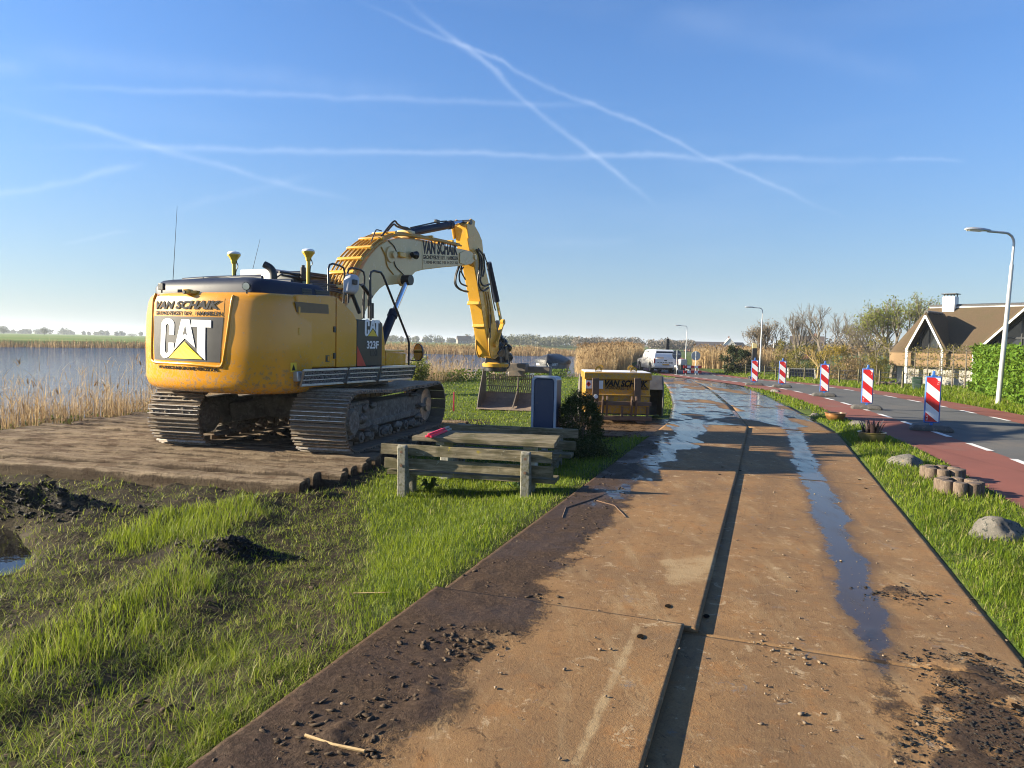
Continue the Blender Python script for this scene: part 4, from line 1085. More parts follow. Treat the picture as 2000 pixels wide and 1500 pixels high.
for k in range(6):
    a = U(604 + k * 2, 549 + k * 3.0, 1, .25 - .09 * k); b = U(690, 553 + k * 5.2, 1, .15 - .09 * k); mb = MB(); mb.tube([a, a.lerp(b, .5) + Vector((0, 0, .03)), b], .018, 6); mb.build('hose', 'rubber_hose', cab, smooth=60)

# ---- handrails and mirrors (right side)
def rail(pts, yl, r=.017, name='handrail'):
    P = [tuple(U(x, y, 1, yl)) for x, y in pts]; mb = MB(); mb.tube(P, r, 8); return mb.build(name, 'black_paint', exc, smooth=60)
rail([(642, 590), (641, 525), (644, 517), (650, 515), (664, 519), (671, 523), (673, 532), (671, 592)], -.75)
rail([(680, 592), (679, 532), (682, 525), (688, 523), (704, 527), (710, 531), (712, 540), (710, 620)], -.95)
rail([(679, 553), (711, 556)], -.95, .013)
rail([(724, 625), (723, 540), (724, 532), (730, 529), (744, 532), (749, 540), (797, 662), (799, 672), (798, 713)], -1.26, .020)
rail([(633, 556), (655, 557)], -.75, .013)
for (pa, pb_) in (((687, 573), (702, 611)), ((707, 556), (725, 580))):
    a = U(*pa, 1, -1.0); b = U(*pb_, 1, -1.0); mb = MB(); mb.cyl(a, b, .035, n=12); mb.build('gas_strut', 'black_paint', exc, smooth=40)
for xx_ in (710, 721, 727):
    a = U(xx_, 575 if xx_ < 725 else 592, 1, -.9); b = U(xx_, 622, 1, -.9); mb = MB(); mb.cyl(b, a, .03 if xx_ > 715 else .022, n=10); mb.build('grab_post', 'black_paint', exc, smooth=40)
c = U(683, 555, 1, -1.0); mb = MB()
rg = [[(c.x + dx * s_, c.y + t, c.z + dz * s_) for dx, dz in ((-.13, -.15), (.06, -.17), (.15, -.10), (.17, .12), (.10, .17), (-.05, .16), (-.12, .05))] for t, s_ in ((-.10, .72), (-.07, .95), (.02, 1.0), (.04, .96))]
mb.loft(rg); mr = mb.build('mirror', 'mirror_grey', exc, bevel=.02)
mb = MB(); mb.box(c + Vector((-.02, -.11, .03)), (.10, .06, .08)); mb.build('mirror_mount', 'black_paint', mr, bevel=.01)
c = U(817, 688, 1, -1.30); mb = MB()
rg = [[(c.x + t, c.y + a * s_, c.z + b * s_) for a, b in arc(0, 0, .10, .165, 0, 360, 18)[:-1]] for t, s_ in ((.06, .6), (.045, .9), (.0, 1.0), (-.012, .98))]
mb.loft(rg); mr = mb.build('mirror', 'black_paint', exc, smooth=50)
mb = MB(); mb.add([(c.x - .0135, c.y + a * .9, c.z + b * .9) for a, b in arc(0, 0, .10, .165, 0, 360, 18)[:-1]], [tuple(range(18))]); mb.build('mirror_glass', 'mirror_glass', mr)
mb = MB(); mb.tube([tuple(U(799, 703, 1, -1.26)), tuple(U(806, 704, 1, -1.3)), tuple(U(822, 704, 1, -1.32)), tuple(U(824, 690, 1, -1.30))], .010, 6); mb.build('mirror_arm', 'black_paint', mr)

# ---- boom: side outline traced on the plane of its right flank, then given its width
YB = -.25
def B(x, y, yl=YB): p = FU.on(x, y, 1, yl); return (p[0], p[2])
upper = [(690, 566), (700, 540), (712, 515), (724, 497), (740, 480), (756, 470), (776, 465), (800, 466), (830, 472), (870, 480), (905, 487)]
tip = [(918, 490), (927, 498), (928, 508), (921, 516)]
lower = [(905, 519), (868, 522), (826, 527), (812, 531), (800, 543), (790, 553), (768, 556), (752, 557), (742, 564), (732, 576), (722, 592)]
foot_l = [(.58, 1.60), (.36, 1.50), (.20, 1.62), (.20, 1.85)]
prof = [B(*p) for p in upper + tip + lower] + foot_l
mb = MB(); mb.prism(prof, -.25, .25, 'y'); boom = mb.build('boom', 'boom_sheen_paint', exc, bevel=.015)
rimp = [B(*p) for p in [(908, 489), (920, 492), (927, 500), (927, 508), (920, 515), (908, 518), (897, 514), (897, 494)]]
mb = MB(); mb.prism(rimp, -.272, -.2505, 'y'); mb.build('boom_nose_plate', 'boom_sheen_paint', boom, bevel=.006)
pp = B(926, 502); mb = MB(); mb.cyl((pp[0], -.30, pp[1]), (pp[0], .30, pp[1]), .065, n=20); mb.build('pin', 'boom_sheen_paint', boom, smooth=40)
# flank boss and lamp
pb2 = B(762, 497); mb = MB(); mb.cyl((pb2[0], -.285, pb2[1]), (pb2[0], -.245, pb2[1]), .15, .16, n=28); mb.cyl((pb2[0] + .05, -.34, pb2[1]), (pb2[0] + .05, -.28, pb2[1]), .07, n=18); mb.build('boss', 'boom_sheen_paint', boom, smooth=40)
pl_b = B(782, 498); mb = MB(); mb.box((pl_b[0], -.29, pl_b[1]), (.24, .07, .11)); lampb = mb.build('lamp_bracket', 'yellow_dusty', boom, bevel=.02)
pl_c = B(802, 498); mb = MB(); mb.cyl((pl_c[0] - .06, -.32, pl_c[1]), (pl_c[0] + .07, -.34, pl_c[1]), .05, .085, n=16); mb.build('boom_lamp', 'black_paint', lampb, smooth=50)
for pts in ([(758, 470), (768, 480), (774, 493)], [(766, 500), (772, 520), (784, 533), (791, 541)], [(744, 482), (752, 500), (756, 520), (768, 536)]):
    mb = MB(); mb.tube(spline([(B(*p)[0], -.262, B(*p)[1]) for p in pts], 5), .011, 5); mb.build('cable', 'rubber_hose' if pts[0][0] > 745 else 'pipe_yellow', boom)
# lettering on the flank
e0 = B(826, 496); e1 = B(894, 499); dv = Vector((e1[0] - e0[0], 0, e1[1] - e0[1])); ln = dv.length; dv.normalize(); uv = Vector((-dv.z, 0, dv.x))
o0 = Vector((e0[0], YB - .001, e0[1]))
put_text('vsu', o0, dv, uv, ln, .285, 'letter_grey', boom, .003)
put_text('gh', o0 - uv * .105, dv, uv, ln, .085, 'letter_grey', boom, .003)
put_text('tel', o0 - uv * .20, dv, uv, ln, .065, 'letter_grey', boom, .003)['kind'] = 'stuff'
mb = MB(); e2 = B(824, 472); e3 = B(825, 527); mb.bar((e2[0], YB - .002, e2[1]), (e3[0], YB - .002, e3[1]), .006, .012, (0, 1, 0)); mb.build('weld_seam', 'boom_sheen_paint', boom)
# steel pipes along the back of the boom
top = spline([B(*p) + (0,) for p in [(672, 585), (682, 560), (692, 536), (704, 514), (718, 496), (736, 479), (755, 467), (776, 460), (800, 461), (835, 467), (870, 474), (900, 481)]], 5)
top = [(p[0], p[1]) for p in top]
def off_path(d):
    out = []
    for i, p in enumerate(top):
        a = np.array(top[max(i - 1, 0)]); b = np.array(top[min(i + 1, len(top) - 1)]); t = (b - a) / np.linalg.norm(b - a)
        out.append((p[0] - t[1] * d, p[1] + t[0] * d))
    return out
for k in range(12):
    yl = -.262 + .047 * k; lift = .012 + .038 * (k % 2)
    pp_ = off_path(lift); nlast = len(pp_) if k in (0, 1, 2, 10, 11) else int(len(pp_) * (.50 + .02 * k))
    pts = [(x, yl + .003 * math.sin(i * .25 + k), z) for i, (x, z) in enumerate(pp_[:nlast])]
    mb = MB(); mb.tube(pts, .019 if k % 2 else .023, 7); mb.build('hydraulic_pipe', 'pipe_yellow', boom, smooth=60)
for i in range(4, len(top), 6):
    x, z = off_path(.06)[i]; a = np.array(top[max(i - 1, 0)]); b = np.array(top[min(i + 1, len(top) - 1)]); an = math.atan2(b[1] - a[1], b[0] - a[0])
    mb = MB(); mb.box((x, -.01, z), (.07, .56, .06), M=Matrix.Rotation(-an, 3, 'Y')); mb.build('pipe_clamp', 'yellow_dusty', boom, bevel=.008)
for pts, yl in (([(745, 462), (752, 452), (760, 442), (767, 434), (772, 432), (776, 437), (785, 443), (795, 445), (803, 450)], -.05), ([(750, 460), (760, 447), (769, 438), (775, 442), (785, 446), (797, 449)], .06), ([(724, 475), (733, 452), (737, 449), (745, 451)], -.12)):
    mb = MB(); mb.tube(spline([tuple(U(x, y, 1, yl)) for x, y in pts], 4), .02 if yl != -.12 else .012, 7); mb.build('hose', 'rubber_hose', boom, smooth=60)
# boom cylinders
for sy in (-1, 1):
    yl = .40 * sy
    hd = B(797, 547, -.42); hd = Vector((hd[0], yl, hd[1])); ft = Vector((.95, yl, 1.10)); dirv = (hd - ft).normalized(); L_ = (hd - ft).length
    mid_ = Vector(B(768, 607, -.42) + (0,)); tm = (Vector((mid_[0], yl, mid_[1])) - ft).length
    mb = MB(); mb.cyl(ft, ft + dirv * tm, .085, n=20); mb.cyl(ft + dirv * (tm - .10), ft + dirv * (tm + .03), .10, n=20); bc = mb.build('boom_cylinder', 'hood_blue', exc, smooth=40)
    mb = MB(); mb.cyl(ft + dirv * tm, hd, .052, n=18); mb.build('piston_rod', 'chrome', bc, smooth=60)
    mb = MB(); mb.cyl(hd + Vector((0, -.09, 0)), hd + Vector((0, .09, 0)), .105, n=20); mb.build('rod_eye', 'black_paint', bc, smooth=40)
    mb = MB(); mb.tube([ft + dirv * .1 + Vector((.1, 0, .06)), ft + dirv * (tm - .05) + Vector((.1, 0, .06))], .018, 6); mb.build('pipe', 'rubber_hose', bc)
    mb = MB(); mb.cyl((hd.x, .25 * sy, hd.z), (hd.x, .33 * sy, hd.z), .12, .10, n=20); mb.build('cylinder_boss', 'boom_sheen_paint', bc, smooth=40)
# stick cylinder on top of the boom
a = U(796, 455, 1, 0); b = U(880, 439, 1, 0); c = U(908, 434, 1, 0)
mb = MB(); mb.cyl(a, b, .085, n=22); mb.cyl(b - (b - a).normalized() * .10, b + (b - a).normalized() * .03, .10, n=22); scy = mb.build('stick_cylinder', 'hood_blue', exc, smooth=40)
mb = MB(); mb.cyl(b, c, .055, n=18); mb.build('piston_rod', 'chrome', scy, smooth=60)
mb = MB(); mb.tube([a + Vector((.1, 0, .12)), a.lerp(b, .7) + Vector((0, 0, .12)), a.lerp(b, .9) + Vector((0, 0, .10))], .016, 6); mb.build('pipe', 'rubber_hose', scy)
mb = MB(); mb.box(a + Vector((-.05, 0, -.06)), (.24, .30, .20)); mb.build('cylinder_foot', 'boom_sheen_paint', scy, bevel=.02)
mb = MB(); mb.box(a.lerp(b, .66) + Vector((0, 0, .13)), (.14, .08, .07)); mb.build('valve', 'black_paint', scy, bevel=.01)

# ---- stick
YK = -.165
def K(x, y): p = FU.on(x, y, 1, YK); return (p[0], p[2])
sprof = [K(917, 429), (K(924, 434)), K(936, 455), K(942, 470), K(945, 498), K(950, 530), K(957, 562), K(964, 602), K(971, 645), K(976, 672), K(974, 690), K(964, 700), K(956, 694), K(947, 640), K(939, 590), K(931, 545), K(926, 518), K(918, 492), K(914, 470), K(911, 440)]
mb = MB(); mb.prism(sprof, -.165, .165, 'y'); stick = mb.build('stick', 'yellow_dusty', exc, bevel=.014)
# fork at the head, reinforcing bands
hp = K(915, 434)
for sy in (-1, 1):
    mb = MB(); mb.prism([K(917, 427), K(925, 432), K(922, 460), K(912, 466), K(908, 440)], sy * .17, sy * .215, 'y'); mb.build('head_plate', 'yellow_dusty', stick, bevel=.01)
mb = MB(); mb.cyl((hp[0], -.24, hp[1]), (hp[0], .24, hp[1]), .06, n=18); mb.build('pin', 'black_paint', stick, smooth=40)
for (px_, py_) in ((936, 592), (946, 636)):
    q = K(px_, py_); mb = MB(); mb.box((q[0] + .01, 0, q[1]), (.05, .34, .09), M=Matrix.Rotation(rad(12), 3, 'Y')); mb.build('wear_band', 'yellow_dusty', stick, bevel=.015)
# bucket cylinder on the far face, link and pushrod
a = U(950, 512, 1, 0) + Vector((.12, 0, 0)); b = U(966, 588, 1, 0) + Vector((.14, 0, 0)); c = U(978, 632, 1, 0) + Vector((.05, 0, 0))
mb = MB(); mb.cyl(a, b, .075, n=18); bcy = mb.build('bucket_cylinder', 'hood_blue', exc, smooth=40)
mb = MB(); mb.cyl(b, c, .045, n=14); mb.build('piston_rod', 'chrome', bcy, smooth=60)
for sy in (-1, 1):
    yl = .20 * sy
    p = [U(982, 629, 1, -.2), U(968, 672, 1, -.2)]; mb = MB()
    mb.bar((p[0].x, yl, p[0].z), (p[1].x, yl, p[1].z), .05, .10, (0, 1, 0)); mb.cyl((p[0].x, yl - .04, p[0].z), (p[0].x, yl + .04, p[0].z), .075, n=16); mb.cyl((p[1].x, yl - .04, p[1].z), (p[1].x, yl + .04, p[1].z), .085, n=16)
    mb.build('link_arm', 'yellow_dusty', exc, smooth=40)
p = U(982, 629, 1, -.2); p2 = U(994, 682, 1, -.2); mb = MB(); mb.bar((p.x, 0, p.z), (p2.x, 0, p2.z), .22, .09, (0, 1, 0)); mb.build('push_rod', 'black_paint', exc, bevel=.015)
# hoses hanging at the elbow and down the flank
for pts, yl, r in (([(898, 519), (892, 535), (890, 552), (895, 562), (905, 568), (914, 570)], .05, .022), ([(902, 519), (897, 538), (900, 553), (912, 559)], 0, .020), ([(905, 522), (901, 530), (909, 546)], -.03, .018), ([(896, 519), (889, 540), (889, 556), (899, 566), (913, 569)], .10, .020),
                   ([(930, 488), (936, 500), (937, 520), (934, 545), (936, 560), (944, 568), (954, 562)], -.24, .026), ([(932, 490), (941, 505), (941, 530), (938, 548), (945, 558), (956, 555)], -.27, .024), ([(934, 486), (944, 500), (946, 525), (943, 540)], -.24, .022), ([(933, 487), (938, 510), (936, 535)], -.29, .022),
                   ([(945, 495), (953, 520), (951, 512), (957, 545), (961, 575), (966, 600), (968, 606)], -.10, .016), ([(950, 513), (955, 516), (952, 527)], -.12, .016)):
    mb = MB(); mb.tube(spline([tuple(U(x, y, 1, yl)) for x, y in pts], 5), r, 7); mb.build('hose', 'rubber_hose', stick, smooth=60)
for pts, yl in (([(949, 570), (954, 600), (956, 640)], -.20), ([(953, 570), (958, 600), (961, 632)], -.20)):
    mb = MB(); mb.tube([tuple(U(x, y, 1, yl)) for x, y in pts], .018, 6); mb.build('hydraulic_pipe', 'pipe_yellow', stick, smooth=60)
for pts, yl, mt in (([(930, 640), (930, 665), (931, 685), (936, 697), (942, 690), (945, 684)], .15, 'pipe_yellow'), ([(956, 650), (955, 675), (958, 695), (965, 700), (972, 694)], -.22, 'pipe_yellow'), ([(929, 632), (928, 655), (934, 672), (945, 690), (950, 712)], .18, 'rubber_hose'), ([(972, 690), (980, 680), (986, 668)], -.22, 'rubber_hose'), ([(957, 614), (957, 640), (957, 660)], -.20, 'rubber_hose')):
    mb = MB(); mb.tube(spline([tuple(U(x, y, 1, yl)) for x, y in pts], 5), .022, 7); mb.build('hose', mt, stick, smooth=60)
# coupler / tilt rotator
tc_ = U(968, 703, 1, 0)
mb = MB(); mb.box(tc_ + Vector((0, 0, -.02)), (.55, .42, .22), rad(10)); mb.box(tc_ + Vector((.20, -.05, .18)), (.30, .36, .36), rad(10)); mb.cyl(tc_ + Vector((0, 0, -.30)), tc_ + Vector((0, 0, -.10)), .30, n=24)
rot = mb.build('tilt_rotator', 'black_paint', exc, bevel=.02)
mb = MB(); mb.lathe([(.20, -.20), (.34, -.18), (.36, -.10), (.30, -.06)], tc_, 28); mb.build('rotator_ring', 'yellow_dusty', rot, smooth=40)
for k, (px_, py_, r) in enumerate(((978, 662, .10), (985, 668, .09), (993, 681, .09), (995, 698, .11), (983, 690, .10), (988, 712, .12), (1000, 722, .12), (975, 676, .10))):
    q = U(px_, py_, 1, -.1 - .04 * (k % 3)); mb = MB(); mb.rock(q, (r, r, r * 1.1), seed=k, sub=2, amp=.4); mb.build('valve_block', 'black_paint', rot, bevel=0)
for k in range(6):
    a = U(976 + 3 * k, 664 + 3 * k, 1, -.15); b = U(980 + 4 * k, 712, 1, -.2); mb = MB(); mb.tube(spline([a, a.lerp(b, .5) + Vector((.06, -.06 + .02 * k, 0)), b], 5), .015, 6); mb.build('hose', 'rubber_hose', rot, smooth=60)

# ---- ditch-cleaning bucket, mouth towards the picnic place (own frame: x right, y away, z up, from the lip)
bk_w = Frame(tuple(G(997, 799, -.05)[:2]) + (zat(*G(997, 799, -.05)[:2]) + .02,), rad(-15))
BW, BH = 1.86, 1.05
bucket = bpy.data.objects.new('bucket', None); bucket.empty_display_size = .2; col.objects.link(bucket); bucket.parent = exc
bucket.matrix_world = Matrix.Identity(4)
loc_b = FU.l(bk_w.o); bucket.location = loc_b; bucket.rotation_euler = (0, rad(0), bk_w.rot - FU.rot)
side_prof = [(0, 0), (.10, .0), (.62, .10), (.78, .30), (.80, .55), (.72, BH), (.50, BH + .03), (.44, BH - .10), (.10, .30)]
for sx in (-1, 1):
    mb = MB(); mb.prism([(y, z) for y, z in side_prof], sx * BW / 2 - .012, sx * BW / 2 + .012, 'x'); mb.build('side_plate', 'bucket_steel', bucket, bevel=.004)
floor_prof = [(0, 0), (.30, .05), (.58, .14), (.72, .26), (.78, .42)]
mb = MB(); n_ = len(floor_prof)
vs = [(x, y, z + t) for t in (0, -.022) for x in (-BW / 2, BW / 2) for y, z in floor_prof]
fs = []
for t in (0, 1):
    o_ = t * 2 * n_; fs += [(o_ + i, o_ + i + 1, o_ + n_ + i + 1, o_ + n_ + i) for i in range(n_ - 1)]
fs += [(0, n_, 3 * n_, 2 * n_), (n_ - 1, 2 * n_ - 1, 4 * n_ - 1, 3 * n_ - 1)]
mb.add(vs, fs); mb.build('floor_plate', 'bucket_floor', bucket)
mb = MB(); mb.box((0, -.03, .012), (BW, .16, .026)); mb.build('cutting_edge', 'bucket_floor', bucket, bevel=.004)
mb = MB(); mb.box((0, .68, BH + .02), (BW, .26, .17)); bm_ = mb.build('top_beam', 'bucket_steel', bucket, bevel=.02)
mb = MB(); mb.box((.02, .50, BH + .06), (.60, .35, .26)); mb.box((.02, .45, BH - .10), (.42, .25, .16)); mb.build('coupler_plate', 'bucket_steel', bucket, bevel=.03)
mb = MB(); mb.prism([(.10, .04), (.78, .20), (.76, BH), (.66, BH), (.60, .50)], .02 - .015, .02 + .015, 'x'); mb.build('web_plate', 'bucket_steel', bucket)
mb = MB()
for k in range(30):
    x = -BW / 2 + .10 + (BW - .2) * k / 29
    if abs(x) < .03: continue
    for j in range(5):
        mb.box((x + (.006 if j % 2 else -.006), .76, .44 + j * .105), (.030, .018, .106))
sl = mb.build('grating_bars', 'bucket_floor', bucket); sl['kind'] = 'stuff'
mb = MB()
for j in range(2): mb.box((0, .775, .58 + j * .2), (BW - .04, .012, .02))
mb.build('grating_rail', 'bucket_steel', bucket)
# ------------------------------------------------------------------ picnic place
m, nt, out = nmat('old_wood')
v = coord(nt, 'Object', (1.1, 9, 9)); v2 = coord(nt)
g = noi(nt, v, 3.0, 8, .68); l_ = noi(nt, v2, 9, 7, .7); mo = noi(nt, v2, 3.0, 5)
c = mixc(nt, sstep(nt, g, .3, .7), (.085, .072, .042), (.25, .212, .145))
c = mixc(nt, mth(nt, 'MULTIPLY', sstep(nt, mo, .44, .62), .65), c, (.062, .060, .026))
c = mixc(nt, mth(nt, 'MULTIPLY', sstep(nt, l_, .62, .70), .8), c, (.33, .33, .27))
c = mixc(nt, mth(nt, 'MULTIPLY', sstep(nt, noi(nt, v2, 15, 5), .66, .72), .8), c, (.28, .22, .03))
prin(nt, out, c, .88, 0, bump(nt, mth(nt, 'ADD', g, mth(nt, 'MULTIPLY', l_, .7)), .8, .012), .12)
simple('old_concrete', (.22, .21, .175), (.15, .145, .12), .92, sc=11, bstr=.6, bsc=55, dirt=(.10, .095, .045), dirt_amt=.5)
simple('pale_block', (.40, .38, .32), (.30, .29, .25), .9, sc=11, bstr=.3, bsc=50)
GP = -.14
PIC = Frame((-.545, 8.22, GP), rad(-12.5))       # along the near bench's back plank; y away
def plank(parent, x0, x1, y, z, d, h, name, tilt=0.0, seed=0):
    n = 14; rg = []
    for k in range(n + 1):
        x = x0 + (x1 - x0) * k / n; s_ = .004
        q = [(-.5, -.5), (.5, -.5), (.5, .42), (.42, .5), (-.42, .5), (-.5, .42)]
        rg.append([(x, y + (a * d * math.cos(tilt) - b * h * math.sin(tilt)) + s_ * mnoise.noise(Vector((x * 3, a * 4 + seed, b))), z + (a * d * math.sin(tilt) + b * h * math.cos(tilt)) + s_ * mnoise.noise(Vector((x * 3, b * 4, a + seed)))) for a, b in q])
    mb = MB(); mb.loft(rg); return mb.build(name, 'old_wood', parent)
def picnic_bench(label, y0, facing):
    t = thing('park_bench', label, 'bench', tuple(PIC.w((0, y0, 0))), PIC.rot + (0 if facing > 0 else math.pi))
    for k, sx in enumerate((-.74, .74)):
        mb = MB(); mb.prism([(-.035, -.25), (.085, -.25), (.075, .30), (.02, .61), (-.02, .625), (-.055, .60), (-.045, .25)], sx - .055, sx + .055, 'x')
        mb.prism([(.06, .14), (.40, .20), (.40, .27), (.07, .27)], sx - .05, sx + .05, 'x')
        mb.prism([(.26, -.25), (.36, -.25), (.36, .20), (.22, .18)], sx - .05, sx + .05, 'x')
        leg = mb.build('leg', 'old_concrete', t, bevel=.012)
        for zz in (.38, .54):
            mb = MB(); mb.cyl((sx, -.055 + .0, zz), (sx, -.035, zz), .018, n=8); mb.build('bolt', 'rusty_steel', leg)
    plank(t, -1.03, 1.03, .050, .553, .045, .125, 'back_plank', rad(-8), 1)
    plank(t, -1.00, 1.04, .085, .383, .045, .125, 'back_plank', rad(-8), 2)
    plank(t, -.98, 1.06, .17, .270, .15, .05, 'seat_plank', 0, 3)
    plank(t, -.98, 1.06, .335, .270, .15, .05, 'seat_plank', 0, 4)
    return t
picnic_bench('weathered wooden bench on concrete posts nearest the camera, its back turned', 0.0, 1)
picnic_bench('mossy bench on the far side of the picnic table, by the blue bin', 2.40, -1)
tbl = thing('picnic_table', 'lichen-speckled plank table between the two benches', 'table', tuple(PIC.w((0, 1.2, 0))), PIC.rot)
for k in range(4): plank(tbl, -.93 + .02 * (k % 2), .93 - .015 * k, -.30 + .2 * k, .585, .19, .055, 'top_plank', 0, 10 + k)
for sx in (-.58, .58):
    mb = MB(); mb.prism([(-.13, -.2), (.13, -.2), (.10, .48), (.30, .50), (.30, .555), (-.30, .555), (-.30, .50), (-.10, .48)], sx - .06, sx + .06, 'x'); mb.build('leg', 'pale_block', tbl, bevel=.01)
pk = PIC.l(G(862, 846, .49)); mk = PIC.l(G(838, 852, .49)); mk2 = PIC.l(G(874, 838, .49))
a = PIC.w((mk[0], mk[1], .645)); b = PIC.w((mk2[0], mk2[1], .645))
simple('fluor_pink', (.80, .03, .10), (.70, .03, .09), .5, sc=9)
mt_ = thing('marking_stake', 'bright pink painted wooden stakes lying on the picnic table', 'stake', (a[0], a[1], a[2] - .02))
mt_.rotation_euler = (0, 0, math.atan2(b[1] - a[1], b[0] - a[0]))
ln_ = math.hypot(b[0] - a[0], b[1] - a[1])
for k in range(3):
    mb = MB(); mb.box((ln_ * .42, -.025 + .03 * k, .0 + (.0 if k != 1 else .028)), (ln_ * .85, .026, .026)); mb.build('painted_end', 'fluor_pink', mt_, bevel=.003)
    mb = MB(); mb.box((ln_ * .42 + ln_ * .55, -.025 + .03 * k, .0 + (.0 if k != 1 else .028)), (ln_ * .25, .025, .025)); mb.build('bare_end', 'pale_block', mt_, bevel=.003)
rs = G(869, 822, -.1); mb = MB(); mb.box((rs[0], rs[1] + 2.4, .12), (.035, .035, .55), 0); tag(mb.build('marking_post', 'fluor_pink', None, bevel=.004), 'pink marking post standing at the front of the excavator track', 'post')

# ------------------------------------------------------------------ litter bin
simple('bin_blue', (.018, .035, .085), (.022, .040, .09), .35, sc=5, dirt=(.10, .09, .08), dirt_amt=.12, coat=.2)
simple('bin_dark', (.018, .020, .024), (.03, .03, .034), .45, sc=5)
simple('bin_grey', (.36, .40, .46), (.30, .33, .38), .45, sc=8)
bc0 = D(1063, 800, 11.5)
bin_ = thing('litter_bin', 'dark blue public litter bin with grey rim behind the picnic table', 'bin', (bc0[0], bc0[1], zat(bc0[0], bc0[1])), rad(-16))
zb0 = -zat(bc0[0], bc0[1])
def bin_outline(w, z0, z1, r): return [(-w, z0)] + [(-w, z1 - r)] + arc(-w + r, z1 - r, r, r, 180, 90, 6)[1:] + arc(w - r, z1 - r, r, r, 90, 0, 6) + [(w, z0)]
ztop = 1.175 + zb0; zlo = .30 + zb0
mb = MB(); mb.prism(bin_outline(.20, zlo, ztop, .07), -.02, .36, 'y'); mb.build('bin_body', 'bin_blue', bin_, bevel=.015)
o1 = bin_outline(.205, zlo - .02, ztop + .01, .08); o2 = bin_outline(.165, zlo - .021, ztop - .03, .06)
mb = MB(); n_ = len(o1)
vs = [(x, y, z) for y in (-.06, -.015) for x, z in o1] + [(x, y, z) for y in (-.06, -.015) for x, z in o2]
fs = []
for i in range(n_ - 1):
    fs += [(i, i + 1, n_ + i + 1, n_ + i), (2 * n_ + i, 3 * n_ + i, 3 * n_ + i + 1, 2 * n_ + i + 1), (i, 2 * n_ + i, 2 * n_ + i + 1, i + 1), (n_ + i, n_ + i + 1, 3 * n_ + i + 1, 3 * n_ + i)]
mb.add(vs, fs); mb.build('rim', 'bin_grey', bin_, bevel=.008)
mb = MB(); mb.prism(bin_outline(.162, zlo - .01, ztop - .034, .055), -.045, -.018, 'y'); mb.build('door', 'bin_blue', bin_, bevel=.02, bseg=3)
mb = MB(); mb.prism([(-.06, ztop - .02), (.14, ztop - .05), (.26, ztop - .17), (.26, ztop - .30), (.20, ztop - .30), (-.02, ztop - .1)], -.18, .18, 'x'); mb.build('hood', 'bin_blue', bin_, bevel=.012)
mb = MB(); mb.box((0, .10, (zlo) / 2), (.09, .09, zlo + .06)); mb.build('post', 'galvanised', bin_, bevel=.006)

# ------------------------------------------------------------------ fuel tank held in a rusty fork frame
tk = thing('fuel_tank', 'yellow mobile fuel tank with lifting eyes and hazard label', 'tank', (TK.o[0], TK.o[1], .005), TK.rot)
def T(x, y, yl=0.0): p = TK.on(x, y, 1, yl); return (p[0], p[2])
x0, x1 = T(1142, 760)[0], T(1271, 760)[0]; z_lid0 = T(1200, 742)[1]; z_lid1 = T(1200, 728.5)[1]; z_b = T(1200, 808)[1]; z_lip = T(1200, 772)[1]
DEP = 1.25
mb = MB(); mb.box(((x0 + x1) / 2, DEP / 2 + .02, (z_b + z_lid0) / 2), (x1 - x0 - .03, DEP, z_lid0 - z_b)); body = mb.build('tank_body', 'tank_yellow', tk, bevel=.012)
mb = MB(); mb.box(((x0 + x1) / 2, DEP / 2 + .02, (z_lid0 + z_lid1) / 2 + .002), (x1 - x0 + .03, DEP + .06, z_lid1 - z_lid0)); lid = mb.build('lid', 'tank_yellow', tk, bevel=.01)
mb = MB(); mb.box(((x0 + x1) / 2, DEP / 2, z_lid1 + .010), (x1 - x0 + .0, DEP, .014)); mb.build('lid_top', 'gps_white', lid, bevel=.004)
mb = MB(); mb.box(((x0 + x1) / 2, -.012, z_lip), (x1 - x0 - .01, .06, .03)); mb.build('lip', 'tank_yellow', tk, bevel=.006)
for (xx_, yy_) in ((T(1169, 725)[0], .04), (T(1238, 725)[0], .04), (T(1182, 722)[0], DEP - .05), (T(1246, 722)[0], DEP - .05)):
    o_ = arc(0, .035, .075, .075, 200, -20, 14); mb = MB(); hole = arc(0, .035, .035, .035, 200, -20, 14)
    ring = [(xx_ + a, z_lid1 + .03 + b) for a, b in o_]; inn = [(xx_ + a, z_lid1 + .03 + b) for a, b in arc(0, .035, .034, .034, 200, -20, 14)]
    n_ = len(ring); vs = [(x, yy_ + t, z) for t in (-.012, .012) for x, z in ring] + [(x, yy_ + t, z) for t in (-.012, .012) for x, z in inn]; fs = []
    for i in range(n_ - 1): fs += [(i, i + 1, 2 * n_ + i + 1, 2 * n_ + i), (n_ + i, 3 * n_ + i, 3 * n_ + i + 1, n_ + i + 1), (i, n_ + i, n_ + i + 1, i + 1), (2 * n_ + i, 2 * n_ + i + 1, 3 * n_ + i + 1, 3 * n_ + i)]
    mb.add(vs, fs); mb.box((xx_, yy_, z_lid1 + .012), (.15, .024, .05)); mb.build('lifting_eye', 'tank_yellow', lid)
mb = MB(); a = T(1144, 759); b = T(1178, 744); mb.box(((a[0] + b[0]) / 2, -.002, (a[1] + b[1]) / 2), (b[0] - a[0], .006, b[1] - a[1])); hz_ = mb.build('hazard_label', 'decal_white', tk)
cxy = T(1149.5, 750.5); mb = MB(); mb.prism([(cxy[0] - .055, cxy[1]), (cxy[0], cxy[1] - .058), (cxy[0] + .055, cxy[1]), (cxy[0], cxy[1] + .058)], -.009, -.006, 'y'); mb.build('hazard_diamond', 'decal_red', hz_)
